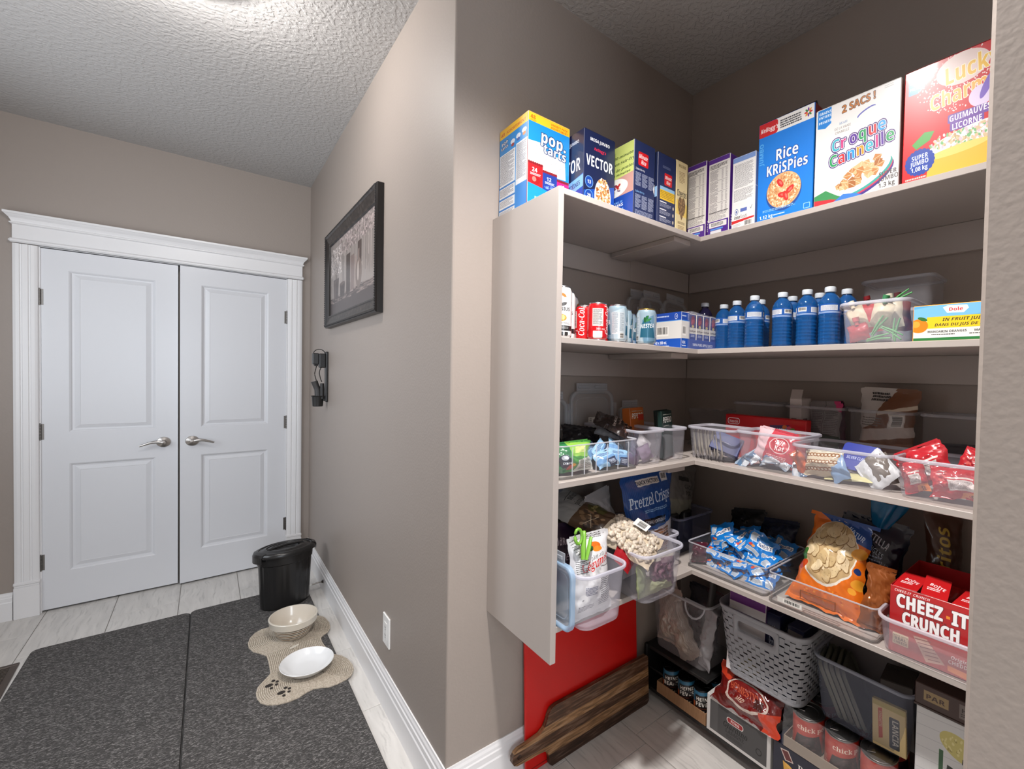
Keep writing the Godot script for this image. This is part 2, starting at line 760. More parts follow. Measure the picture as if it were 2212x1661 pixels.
func tub_rim(w: float, h: float, d: float, r := 0.025, lip := 0.007, drop := 0.009) -> ArrayMesh:
	var b := Mb.new()
	var o := Vector3(0, h - drop, 0)
	var e := lip * 0.25
	b.patch([rr(w, d, r, h - drop), rr(w + lip * 2 - e, d + lip * 2 - e, r + lip, h - drop), rr(w + lip * 2, d + lip * 2, r + lip, h - drop + e), rr(w + lip * 2, d + lip * 2, r + lip, h - e), rr(w + lip * 2 - e * 2, d + lip * 2 - e * 2, r + lip, h), rr(w + e, d + e, r, h), rr(w - 0.002, d - 0.002, r, h - e), rr(w - 0.003, d - 0.003, r, h - drop)], true, Rect2(0, 0, 1, 1), o)
	return b.mesh()


# pillow bag standing up in xy, base at y = 0, front to +z
func pouch(w: float, h: float, thick: float, crumple := 0.004, sd := 1, nu := 18, nv := 24, seal := 0.07, back := 0.8, narrow := 0.0, low := 0.35) -> ArrayMesh:
	var b := Mb.new()
	var fz := func(u: float, t: float) -> float:
		var a := pow(maxf(0.0, sin(PI * u)), 0.55)
		var tt := clampf((t - seal) / (1.0 - 2.0 * seal), 0.0, 1.0)
		var e := pow(maxf(0.0, sin(PI * pow(tt, lerpf(0.6, 1.0, 1.0 - low)))), 0.6)
		return a * e
	for side in [1.0, -1.0]:
		var rows := []
		var uvs := []
		for i in nv + 1:
			var t := float(i) / nv
			var row := PackedVector3Array()
			var uvr := PackedVector2Array()
			for j in nu + 1:
				var u := float(j) / nu
				var k: float = fz.call(u, t)
				var mid: float = fz.call(0.5, t)
				var x := (u - 0.5) * w * (1.0 - 0.10 * mid * thick / 0.05)
				var y := t * h
				var z: float = side * thick * 0.5 * k * (1.0 if side > 0 else back)
				var q := Vector3(x * 38.0, y * 38.0, sd * 7.3 + side * 3.0)
				var wr := wobble.get_noise_3dv(q) + 0.5 * wobble.get_noise_3dv(q * 2.3)
				z += wr * crumple * (0.25 + k) * (side if k > 0.05 else 1.0)
				x += wobble.get_noise_3dv(Vector3(y * 25.0, sd * 3.1, 4.0)) * crumple * 1.2
				y += wobble.get_noise_3dv(Vector3(x * 25.0, sd * 5.7, 9.0)) * crumple * (1.0 if i in [0, nv] else 0.4)
				x *= 1.0 - narrow * pow(t, 3.0)
				row.append(Vector3(x, y, z))
				uvr.append(Vector2(u, 1.0 - t))
			rows.append(row)
			uvs.append(uvr)
		b.patch(rows, false, Rect2(0, 0, 1, 1), null, side < 0, uvs)
	return b.mesh()


func carton(called: String, label: String, at: Vector3, turn: float, size: Vector3, m: Material, faces: Dictionary, flap_col: Color, category := "box", group := "") -> Node3D:
	var o := thing(called, label, category, at, turn, group)
	part(o, "carton_body", box_mesh(size, 0.0018, faces), m)
	# closed top flaps, with the joint between them
	var b := Mb.new()
	b.box(Vector3(size.x * 0.97, 0.0012, size.z * 0.49), Vector3(0, 0.0005, size.z * 0.245), 0.0004)
	var fl := mat(flap_col, 0.55)
	part(o, "top_flap", b.mesh(), fl, Vector3(0, size.y, 0))
	var b2 := Mb.new()
	b2.box(Vector3(size.x * 0.97, 0.0007, size.z * 0.47), Vector3(0, 0.0003, -size.z * 0.25), 0.0003)
	part(o, "top_flap", b2.mesh(), fl, Vector3(0, size.y, 0))
	return o


func tub(called: String, label: String, at: Vector3, turn: float, size: Vector3, m: Material, rim: Material, taper := 0.88, r := 0.03, category := "storage bin", lip := 0.007) -> Node3D:
	var o := thing(called, label, category, at, turn)
	part(o, "bin_body", tub_body(size.x - lip * 2, size.y, size.z - lip * 2, taper, r), m)
	part(o, "rim", tub_rim(size.x - lip * 2, size.y, size.z - lip * 2, r, lip), rim)
	return o


func bag(called: String, label: String, at: Vector3, rot: Vector3, mesh: Mesh, m: Material, category := "bag", group := "") -> Node3D:
	var o := thing(called, label, category, at, 0.0, group)
	o.rotation = rot
	part(o, "wrapper", mesh, m)
	crimp(o, mesh, m)
	return o


# the crimped seal along the top edge of a bag
func crimp(o: Node3D, mesh: Mesh, m: Material) -> void:
	var a := mesh.get_aabb()
	var w := a.size.x * 0.86
	var hh := clampf(a.size.y * 0.05, 0.004, 0.011)
	var b := Mb.new()
	var n := 16
	var rows := []
	for k in 2:
		var row := PackedVector3Array()
		for i in n + 1:
			row.append(Vector3(-w / 2 + w * i / n, k * hh, (0.0012 if i % 2 else -0.0012)))
		rows.append(row)
	b.patch(rows, false, Rect2(0.05, 0.0, 0.9, 0.04))
	part(o, "crimped_seal", b.mesh(), m, Vector3(a.get_center().x, a.end.y - hh * 0.8, 0.0))


func cells(nx: int, ny: int, x: int, y: int, wx := 1, wy := 1) -> Rect2:
	return Rect2(float(x) / nx, float(y) / ny, float(wx) / nx, float(wy) / ny)


# ------------------------------------------------------------------ room
var wall_mat: StandardMaterial3D
var trim_mat: StandardMaterial3D
var shelf_mat: StandardMaterial3D


func build_room() -> void:
	wall_mat = mat(c(156, 145, 137), 0.5)
	wall_mat.heightmap_enabled = true
	wall_mat.heightmap_texture = noise_tex(0.06, 256, false, [], 3, 3)
	wall_mat.heightmap_scale = 0.025
	wall_mat.uv1_triplanar = true
	wall_mat.uv1_world_triplanar = true
	wall_mat.uv1_scale = Vector3.ONE * 5.0
	trim_mat = mat(c(233, 232, 233), 0.32)
	shelf_mat = mat(c(178, 169, 163), 0.34)
	var ceil := StandardMaterial3D.new()
	ceil.albedo_color = c(180, 177, 175)
	ceil.roughness = 0.85
	ceil.heightmap_enabled = true
	ceil.heightmap_texture = noise_tex(0.05, 512, false, [[0.0, 0.42, 0.58, 1.0], [Color.BLACK, Color(0.15, 0.15, 0.15), Color(0.85, 0.85, 0.85), Color.WHITE]], 9, 3)
	ceil.heightmap_scale = 0.16
	ceil.uv1_triplanar = true
	ceil.uv1_world_triplanar = true
	ceil.uv1_scale = Vector3.ONE * 1.6

	var x0 := LEFT
	var z1 := BEHIND
	setting("ceiling", slab(Vector3(x0 - 0.1, HIGH, -FAR - 0.2), Vector3(PBACK + 0.12, HIGH + 0.12, z1 + 0.1)), ceil)
	# wall with the doors: two piers, a lintel and the back of the closet
	var b := Mb.new()
	for s in [[Vector3(x0 - 0.1, -0.02, -FAR - 0.12), Vector3(-0.676, HIGH, -FAR)], [Vector3(0.412, -0.02, -FAR - 0.12), Vector3(HALL + 0.1, HIGH, -FAR)], [Vector3(-0.676, 2.045, -FAR - 0.12), Vector3(0.412, HIGH, -FAR)], [Vector3(-0.676, -0.02, -FAR - 0.16), Vector3(0.412, 2.06, -FAR - 0.09)]]:
		b.box(s[1] - s[0], (s[0] + s[1]) * 0.5, 0.0001)
	setting("wall_far", b.mesh(), wall_mat)
	var wl := Mb.new()
	var sa := SIDE.position
	var se := SIDE.end
	for q in [[-FAR - 0.12, -0.02, sa.x, HIGH], [se.x, -0.02, z1, HIGH], [sa.x, -0.02, se.x, sa.y], [sa.x, se.y, se.x, HIGH]]:
		wl.box(Vector3(0.1, q[3] - q[1], q[2] - q[0]), Vector3(x0 - 0.05, (q[1] + q[3]) / 2, (q[0] + q[2]) / 2), 0.0001)
	setting("wall_left", wl.mesh(), wall_mat)
	var wb := Mb.new()
	var we := WIN.end
	for s in [[Vector3(x0 - 0.1, -0.02, z1), Vector3(WIN.position.x, HIGH, z1 + 0.1)], [Vector3(we.x, -0.02, z1), Vector3(PBACK + 0.1, HIGH, z1 + 0.1)], [Vector3(WIN.position.x, -0.02, z1), Vector3(we.x, WIN.position.y, z1 + 0.1)], [Vector3(WIN.position.x, we.y, z1), Vector3(we.x, HIGH, z1 + 0.1)]]:
		wb.box(s[1] - s[0], (s[0] + s[1]) * 0.5, 0.0001)
	setting("wall_behind", wb.mesh(), wall_mat)
	for k in 2:
		var sz: Vector2 = WIN.size if k == 0 else SIDE.size
		var win := Node3D.new()
		win.name = "window_%d" % (k + 1)  # the second is made up, to carry the added side light
		win.set_meta("kind", "structure")
		add_child(win)
		win.position = Vector3(WIN.get_center().x, WIN.position.y, z1 + 0.05) if k == 0 else Vector3(x0 - 0.05, SIDE.position.y, SIDE.get_center().x)
		win.rotation.y = 0.0 if k == 0 else PI / 2
		var hw := sz.x / 2
		var wf := Mb.new()
		for q in [[-hw, 0.0, -hw + 0.06, sz.y], [hw - 0.06, 0.0, hw, sz.y], [-hw, 0.0, hw, 0.06], [-hw, sz.y - 0.06, hw, sz.y], [-0.03, 0.0, 0.03, sz.y]]:
			wf.box(Vector3(q[2] - q[0], q[3] - q[1], 0.05), Vector3((q[0] + q[2]) / 2, (q[1] + q[3]) / 2, 0), 0.002)
		part(win, "window_frame", wf.mesh(), trim_mat)
		for q in [-1, 1]:
			part(win, "pane", slab(Vector3(-hw / 2 + 0.045, 0.06, -0.002), Vector3(hw / 2 - 0.045, sz.y - 0.06, 0.002)), clear(0.04, Color(0.95, 0.97, 1.0), 0.03), Vector3(q * (hw / 2 - 0.015), 0, 0))
	# the wall that carries the picture turns the corner into the pantry
	var turn := Mb.new()
	var ell := PackedVector2Array()
	for q in [[HALL, -FAR - 0.05], [HALL, -PLEFT - 0.006], [HALL + 0.002, -PLEFT - 0.002], [HALL + 0.006, -PLEFT], [PBACK + 0.1, -PLEFT], [PBACK + 0.1, -PLEFT - 0.1], [HALL + 0.1, -PLEFT - 0.1], [HALL + 0.1, -FAR - 0.05]]:
		ell.append(Vector2(q[0], -q[1]))
	turn.extrude(ell, HIGH + 0.02, Transform3D(Basis(Vector3.RIGHT, Vector3.FORWARD, Vector3.UP), Vector3(0, -0.02, 0)))
	setting("wall_corner", turn.mesh(), wall_mat)
	setting("wall_pantry_back", slab(Vector3(PBACK, -0.02, -PLEFT), Vector3(PBACK + 0.1, HIGH, 0.14)), wall_mat)
	setting("wall_pantry_near", slab(Vector3(HALL + 0.11, -0.02, 0.02), Vector3(PBACK, HIGH, 0.13)), wall_mat)
	setting("wall_entry", slab(Vector3(HALL, -0.02, STUB), Vector3(HALL + 0.11, HIGH, z1), 0.004), wall_mat)

	build_tiles()

	# baseboards
	var prof := PackedVector2Array([Vector2(0, 0), Vector2(0.0155, 0), Vector2(0.0155, 0.098), Vector2(0.0125, 0.103), Vector2(0.0125, 0.122), Vector2(0.0095, 0.126), Vector2(0.0085, 0.135), Vector2(0.005, 0.143), Vector2(0.004, 0.150), Vector2(0, 0.150)])
	var run := func(called: String, from: Vector3, to: Vector3, inward: Vector3) -> void:
		var bb := Mb.new()
		var d := (to - from).normalized()
		var bas := Basis(inward, Vector3.UP, inward.cross(Vector3.UP))
		var start := from
		if bas.z.dot(d) < 0:
			start = to
		bb.extrude(prof, from.distance_to(to), Transform3D(bas, start))
		setting(called, bb.mesh(), trim_mat)
	run.call("baseboard_hall", Vector3(HALL, 0, -FAR + 0.001), Vector3(HALL, 0, -PLEFT + 0.0155), Vector3.LEFT)
	run.call("baseboard_pantry_side", Vector3(HALL - 0.0155, 0, -PLEFT), Vector3(PBACK, 0, -PLEFT), Vector3.BACK)
	run.call("baseboard_pantry_back", Vector3(PBACK, 0, -PLEFT + 0.016), Vector3(PBACK, 0, 0.02), Vector3.LEFT)
	run.call("baseboard_far", Vector3(-1.15, 0, -FAR), Vector3(-0.765, 0, -FAR), Vector3.BACK)
	run.call("baseboard_entry", Vector3(HALL, 0, STUB), Vector3(HALL, 0, BEHIND), Vector3.LEFT)
	run.call("baseboard_left", Vector3(-1.15, 0, -FAR + 0.016), Vector3(-1.15, 0, BEHIND), Vector3.RIGHT)


func build_tiles() -> void:
	var grout := mat(c(150, 146, 142), 0.8)
	var fl := setting("floor", slab(Vector3(-1.25, -0.06, -FAR - 0.2), Vector3(PBACK + 0.1, -0.004, 2.3)), grout)
	var nz := FastNoiseLite.new()
	nz.frequency = 0.012
	nz.fractal_octaves = 4
	var variants := []
	for k in 5:
		nz.seed = 40 + k
		var im := Image.create_empty(96, 192, false, Image.FORMAT_RGB8)
		for y in 192:
			for x in 96:
				var bend := nz.get_noise_2d(x * 0.6 + 900, y * 0.5) * 26.0
				var s := nz.get_noise_2d(x * 5.5 + bend * 2.0, y * 0.55 + k * 300.0)
				var s2 := nz.get_noise_2d(x * 16.0 + bend * 5.0 + 77.0, y * 0.9 + 500.0)
				var l := 0.83 + s * 0.055 - maxf(0.0, s2 - 0.2) * 0.20
				im.set_pixel(x, y, Color(l, l * 0.985, l * 0.965))
		var m := StandardMaterial3D.new()
		m.albedo_texture = ImageTexture.create_from_image(im)
		m.roughness = 0.34
		variants.append(m)
	var tw := 0.2673
	var tl := 0.535
	var me := box_mesh(Vector3(tw - 0.0028, 0.009, tl - 0.0028), 0.0008, {}, false)
	var cross := [-3.95, -3.84, -3.56, -3.83, -3.56, -3.79, -2.64, -1.35, -1.21, -1.265, -1.3]
	for k in 11:
		var xa: float = -1.189 + k * tw + (0.0 if k else 0.0)
		var z: float = cross[k]
		while z > (-FAR - 0.05 if k < 7 else -PLEFT - 0.03):
			z -= tl
		while z < (BEHIND - 0.1 if k < 7 else 0.05):
			if z + tl > (-FAR if k < 7 else -PLEFT):
				part(fl, "tile", me, variants[(k * 7 + int((z + 9.0) * 10.0)) % 5], Vector3(xa + tw / 2, -0.0045, z + tl / 2))
			z += tl


# ------------------------------------------------------------------ double doors with their trim
func build_doors() -> void:
	var dm := mat(c(222, 223, 227), 0.3)
	var leaf_w := 0.5335
	var leaf_h := 2.026
	var mk := func(flip: bool) -> ArrayMesh:
		var b := Mb.new()
		var t := 0.035
		var x0 := 0.098
		var x1 := 0.436
		if flip:
			x0 = leaf_w - 0.437
			x1 = leaf_w - 0.099
		var xs := [0.0, x0, x1, leaf_w]
		var ys := [0.0, 0.205, 0.820, 1.001, 1.917, leaf_h]
		for i in 3:
			for j in 5:
				var a := Vector3(xs[i], ys[j], 0)
				var e := Vector3(xs[i + 1], ys[j + 1], 0)
				if i == 1 and j in [1, 3]:
					# moulded panel: groove, slope and raised field
					var rings := [[0.0, 0.0], [0.006, -0.0035], [0.011, -0.0095], [0.019, -0.0105], [0.040, -0.0035], [0.042, -0.0045]]
					for k in rings.size() - 1:
						var p: float = rings[k][0]
						var q: float = rings[k + 1][0]
						var zp: float = rings[k][1]
						var zq: float = rings[k + 1][1]
						b.quad(Vector3(a.x + p, a.y + p, zp), Vector3(e.x - p, a.y + p, zp), Vector3(e.x - q, a.y + q, zq), Vector3(a.x + q, a.y + q, zq))
						b.quad(Vector3(e.x - p, a.y + p, zp), Vector3(e.x - p, e.y - p, zp), Vector3(e.x - q, e.y - q, zq), Vector3(e.x - q, a.y + q, zq))
						b.quad(Vector3(e.x - p, e.y - p, zp), Vector3(a.x + p, e.y - p, zp), Vector3(a.x + q, e.y - q, zq), Vector3(e.x - q, e.y - q, zq))
						b.quad(Vector3(a.x + p, e.y - p, zp), Vector3(a.x + p, a.y + p, zp), Vector3(a.x + q, a.y + q, zq), Vector3(a.x + q, e.y - q, zq))
					var q2 := 0.042
					b.quad(Vector3(a.x + q2, a.y + q2, -0.0045), Vector3(e.x - q2, a.y + q2, -0.0045), Vector3(e.x - q2, e.y - q2, -0.0045), Vector3(a.x + q2, e.y - q2, -0.0045))
				else:
					b.quad(a, Vector3(e.x, a.y, 0), e, Vector3(a.x, e.y, 0))
		# edges and back
		b.quad(Vector3(leaf_w, 0, 0), Vector3(leaf_w, 0, -t), Vector3(leaf_w, leaf_h, -t), Vector3(leaf_w, leaf_h, 0))
		b.quad(Vector3(0, 0, -t), Vector3(0, 0, 0), Vector3(0, leaf_h, 0), Vector3(0, leaf_h, -t))
		b.quad(Vector3(0, leaf_h, 0), Vector3(leaf_w, leaf_h, 0), Vector3(leaf_w, leaf_h, -t), Vector3(0, leaf_h, -t))
		b.quad(Vector3(0, 0, -t), Vector3(leaf_w, 0, -t), Vector3(leaf_w, 0, 0), Vector3(0, 0, 0))
		b.quad(Vector3(leaf_w, 0, -t), Vector3(0, 0, -t), Vector3(0, leaf_h, -t), Vector3(leaf_w, leaf_h, -t))
		return b.mesh()
	var nickel := mat(c(186, 182, 178), 0.28, 1.0)
	var hinge_m := mat(c(120, 116, 112), 0.4, 1.0)
	for k in 2:
		var d := MeshInstance3D.new()
		d.name = "door_%d" % (k + 1)
		d.mesh = mk.call(k == 1)
		d.material_override = dm
		d.set_meta("kind", "structure")
		d.set_meta("label", ["white two-panel door leaf standing shut in the white casing", "white two-panel door leaf standing slightly ajar behind the black bin"][k])
		d.set_meta("category", "door")
		add_child(d)
		if k == 0:
			d.position = Vector3(-0.6695, 0.011, -FAR - 0.006)
		else:
			var a := deg_to_rad(2.6)
			d.rotation.y = a
			d.position = Vector3(0.4066, 0.011, -FAR - 0.006) - Vector3(cos(a), 0, -sin(a)) * leaf_w
		# lever handle
		var hx := 0.4705 if k == 0 else 0.0555
		var s := -1.0 if k == 0 else 1.0
		var h := Node3D.new()
		h.name = "lever_handle"
		h.set_meta("label", "brushed nickel lever handle")
		d.add_child(h)
		h.position = Vector3(hx, 0.912, 0)
		var rose := lathe_mesh(vv([0.0325, 0, 0.0325, 0.003, 0.030, 0.007, 0.022, 0.0095, 0.014, 0.012, 0.0125, 0.030, 0.0, 0.030]), 28)
		part(h, "rose", rose, nickel, Vector3.ZERO, Vector3(PI / 2, 0, 0))
		var lv := Mb.new()
		var pts := []
		var rad := []
		for i in 13:
			var t := i / 12.0
			pts.append(Vector3(s * (t * 0.105 - 0.004), 0.009 * sin(t * PI * 1.15) - 0.016 * t * t + 0.006 * pow(t, 6), 0.040 + 0.004 * sin(t * PI)))
			rad.append(lerpf(0.0125, 0.0052, pow(t, 0.8)))
		lv.tube(pts, rad, 10, 0.75, Vector3.BACK)
		part(h, "lever", lv.mesh(), nickel)
		part(h, "neck", lathe_mesh(vv([0.0115, 0.024, 0.0135, 0.036, 0.012, 0.048, 0.0, 0.051]), 20), nickel, Vector3.ZERO, Vector3(PI / 2, 0, 0))
		for y in [1.757, 1.007, 0.272]:
			var hb := Mb.new()
			for q in 5:
				hb.lathe(vv([0.0, -0.0425 + q * 0.0172, 0.0052, -0.0425 + q * 0.0172, 0.0052, -0.0263 + q * 0.0172, 0.0, -0.0263 + q * 0.0172]), 10)
			hb.lathe(vv([0.0, 0.0435, 0.0035, 0.0435, 0.0042, 0.047, 0.0, 0.049]), 10)
			hb.lathe(vv([0.0, -0.049, 0.0042, -0.047, 0.0035, -0.0435, 0.0, -0.0435]), 10)
			hb.box(Vector3(0.012, 0.088, 0.002), Vector3(0.007 if k == 0 else -0.007, 0, -0.004), 0.0003)
			part(d, "hinge", hb.mesh(), hinge_m, Vector3(-0.003 if k == 0 else leaf_w + 0.003, y, 0.004), Vector3.ZERO, "steel door hinge")
	# casing
	var cas := PackedVector2Array([Vector2(0, 0), Vector2(0, 0.016), Vector2(0.010, 0.019), Vector2(0.022, 0.019), Vector2(0.025, 0.015), Vector2(0.029, 0.015), Vector2(0.032, 0.019), Vector2(0.050, 0.017), Vector2(0.053, 0.013), Vector2(0.057, 0.013), Vector2(0.060, 0.016), Vector2(0.072, 0.014), Vector2(0.080, 0.011), Vector2(0.083, 0.008), Vector2(0.083, 0)])
	for k in 2:
		var t := Node3D.new()
		t.name = "trim_%d" % (k + 1)
		t.set_meta("kind", "structure")
		add_child(t)
		t.position = Vector3(-0.758 if k == 0 else 0.496, 0, -FAR)
		var bb := Mb.new()
		var sx := 1.0 if k == 0 else -1.0
		var pr := PackedVector2Array()
		for p in cas:
			pr.append(Vector2(p.x * sx, -p.y))
		bb.extrude(pr, 1.842, Transform3D(Basis(Vector3.RIGHT, Vector3.FORWARD, Vector3.UP), Vector3(0, 0.2, 0)))
		part(t, "casing", bb.mesh(), trim_mat)
		var pl := Mb.new()
		pl.box(Vector3(0.088, 0.172, 0.026), Vector3(0.0415 * sx, 0.086, 0.013), 0.0015)
		pl.box(Vector3(0.086, 0.012, 0.023), Vector3(0.0415 * sx, 0.178, 0.0115), 0.002)
		pl.box(Vector3(0.090, 0.016, 0.027), Vector3(0.0415 * sx, 0.192, 0.0135), 0.003)
		part(t, "plinth_block", pl.mesh(), trim_mat)
		part(t, "jamb", slab(Vector3(0.083 * sx - (0.0 if k == 0 else 0.006), 0, -0.09), Vector3(0.083 * sx + (0.006 if k == 0 else 0.0), 2.044, 0.0)), trim_mat)
	var hd := Node3D.new()
	hd.name = "trim_3"
	hd.set_meta("kind", "structure")
	add_child(hd)
	hd.position = Vector3(-0.131, 0, -FAR)
	part(hd, "frieze_board", slab(Vector3(-0.627, 2.064, 0), Vector3(0.627, 2.15, 0.020), 0.001), trim_mat)
	part(hd, "head_jamb", slab(Vector3(-0.545, 2.042, -0.09), Vector3(0.545, 2.05, 0.0)), trim_mat)
	part(hd, "bead_moulding", slab(Vector3(-0.639, 2.046, 0), Vector3(0.637, 2.068, 0.030), 0.007), trim_mat)
	var cr := Mb.new()
	# crown with mitred returns: rows of rectangles that widen upwards
	var steps := [[2.142, 0.022], [2.147, 0.030], [2.153, 0.030], [2.156, 0.024], [2.163, 0.026], [2.175, 0.031], [2.186, 0.040], [2.192, 0.044], [2.195, 0.048], [2.206, 0.048]]
	for k in steps.size() - 1:
		var a: Array = steps[k]
		var e: Array = steps[k + 1]
		var ring := func(s: Array) -> Array:
			var w: float = 0.605 + s[1]
			return [Vector3(-w, s[0], 0), Vector3(-w, s[0], s[1]), Vector3(w, s[0], s[1]), Vector3(w, s[0], 0)]
		var p: Array = ring.call(a)
		var q: Array = ring.call(e)
		for i in 3:
			cr.quad(p[i], p[i + 1], q[i + 1], q[i])
	cr.quad(Vector3(-0.653, 2.206, 0.048), Vector3(0.653, 2.206, 0.048), Vector3(0.653, 2.206, 0), Vector3(-0.653, 2.206, 0))
	cr.quad(Vector3(-0.627, 2.142, 0), Vector3(0.627, 2.142, 0), Vector3(0.627, 2.142, 0.022), Vector3(-0.627, 2.142, 0.022))
	part(hd, "crown_moulding", cr.mesh(), trim_mat)


# ------------------------------------------------------------------ shelves
func build_shelves() -> void:
	var o := thing("shelf_end_panel", "tall pale painted end panel closing the short run of pantry shelves", "panel", Vector3(0.672, 0.612, -PLEFT))
	part(o, "panel_board", slab(Vector3(0, 0, 0.0003), Vector3(0.0165, 1.291, DEEP), 0.0012), shelf_mat)
	part(o, "edge_band", slab(Vector3(-0.0002, 0.001, DEEP - 0.0002), Vector3(0.0167, 1.290, DEEP + 0.0012), 0.0006), shelf_mat)
	var tops := [S1, S2, S3, S4]
	var told := ["top", "second", "third", "lowest"]
	var held := ["cereal boxes", "water bottles", "snack bins", "chip trays"]
	for k in 4:
		var y: float = tops[k]
		var xa := 0.6888
		# the short run lies along the side wall, the long run along the back wall; they butt in the corner
		var s := thing("pantry_shelf", "%s painted shelf board of the short run, beside the end panel" % told[k], "shelf", Vector3(xa, y - BOARD, -PLEFT), 0.0, "boards of the short shelf run")
		part(s, "board", slab(Vector3(0, 0, 0.0003), Vector3(SX - xa, BOARD, DEEP), 0.0012), shelf_mat)
		part(s, "wall_cleat", slab(Vector3(0.001, -0.088, 0.0005), Vector3(SX - xa, -0.0003, 0.019), 0.0012), shelf_mat)
		if k < 3:
			part(s, "front_batten", slab(Vector3(SX - xa - 0.115, -0.019, 0.03), Vector3(SX - xa - 0.03, -0.0003, DEEP - 0.02), 0.0015), shelf_mat)
		var l := thing("pantry_shelf", "%s painted shelf board of the long run, under the %s" % [told[k], held[k]], "shelf", Vector3(SX, y - BOARD, -PLEFT), 0.0, "boards of the long shelf run")
		part(l, "board", slab(Vector3(0, 0, 0.0003), Vector3(DEEP - 0.0003, BOARD, 1.445), 0.0012), shelf_mat)
		part(l, "wall_cleat", slab(Vector3(0.0005, -0.088, 0.0005), Vector3(DEEP - 0.02, -0.0003, 0.019), 0.0012), shelf_mat)
		part(l, "wall_cleat", slab(Vector3(DEEP - 0.019, -0.088, 0.02), Vector3(DEEP - 0.0005, -0.0003, 1.445), 0.0012), shelf_mat)


# ------------------------------------------------------------------ things in the hall
func build_hall_things() -> void:
	# ceiling lamp
	var o := thing("ceiling_lamp", "round flush ceiling lamp with a white glass dome", "lamp", Vector3(LAMP_AT.x, HIGH, LAMP_AT.z))
	part(o, "canopy", lathe_mesh(vv([0.160, -0.036, 0.172, -0.036, 0.180, -0.028, 0.184, -0.012, 0.182, 0.0]), 48), mat(c(190, 186, 180), 0.35, 1.0))
	var glow := StandardMaterial3D.new()
	glow.albedo_color = c(240, 238, 234)
	glow.roughness = 0.3
	glow.emission_enabled = true
	glow.emission = Color(1.0, 0.965, 0.93)
	glow.emission_energy_multiplier = 1.6
	part(o, "lamp_shade", lathe_mesh(vv([0.0, -0.062, 0.06, -0.060, 0.11, -0.054, 0.145, -0.046, 0.160, -0.038, 0.162, -0.034]), 48), glow)
	for k in SPOT_AT.size():
		var d := thing("recessed_downlight", ["white recessed downlight in the ceiling before the pantry opening", "added fill downlight, unseen in the ceiling behind the viewer"][k], "lamp", Vector3(SPOT_AT[k].x, HIGH, SPOT_AT[k].z))  # second fitting is made up, for the added fill light
		part(d, "trim_ring", lathe_mesh(vv([0.050, -0.002, 0.052, -0.006, 0.078, -0.004, 0.080, 0.0]), 40), trim_mat)
		part(d, "lamp_lens", lathe_mesh(vv([0.0, -0.003, 0.051, -0.0025]), 32), glow)

	# floor mats
	var felt := StandardMaterial3D.new()
	felt.roughness = 0.95
	var fp := Paint.new(384, 384, c(66, 64, 63))
	var fr := RandomNumberGenerator.new()
	fr.seed = 77
	for i in 7000:
		var x := fr.randf_range(-6, 390)
		var y := fr.randf_range(-6, 390)
		var an := fr.randf_range(-0.5, 0.9)
		var ln := fr.randf_range(4, 13)
		var l: float = [0.15, 0.20, 0.26, 0.32, 0.39, 0.47, 0.56][fr.randi() % 7]
		fp.line(x, y, x + cos(an) * ln, y + sin(an) * ln, fr.randf_range(1.2, 2.4), Color(l, l * 0.975, l * 0.965))
	felt.albedo_texture = fp.tex()
	felt.uv1_triplanar = true
	felt.uv1_world_triplanar = true
	felt.uv1_scale = Vector3(2.7, 2.7, 2.7)
	var edge := mat(c(36, 34, 34), 0.7)
	for k in 2:
		var w := 0.546 if k == 0 else 0.526
		var m := thing("floor_mat", ["charcoal felt floor mat beside the floor vent", "charcoal felt floor mat under the black bin and pet bowls"][k], "mat", Vector3(-0.3405 if k == 0 else 0.1965, 0.0005, -2.25 if k == 0 else -2.262), 0.0)
		var b := Mb.new()
		var ln := 2.7
		b.patch([rr(w, ln, 0.03, 0.0), rr(w, ln, 0.03, 0.006), rr(w - 0.006, ln - 0.006, 0.028, 0.009)], true, Rect2(0, 0, 1, 1), Vector3(0, 0.004, 0))
		part(m, "binding", b.mesh(), edge)
		var b2 := Mb.new()
		b2.patch([rr(w - 0.005, ln - 0.005, 0.028, 0.0088), rr(w - 0.014, ln - 0.014, 0.026, 0.0105)], true, Rect2(0, 0, 1, 1), Vector3(0, 0.0, 0))
		b2.cap(rr(w - 0.014, ln - 0.014, 0.026, 0.0105), Vector3.UP)
		part(m, "felt_surface", b2.mesh(), felt)

	build_pet_corner()
	build_bin()
	build_picture()
	build_wall_bits()


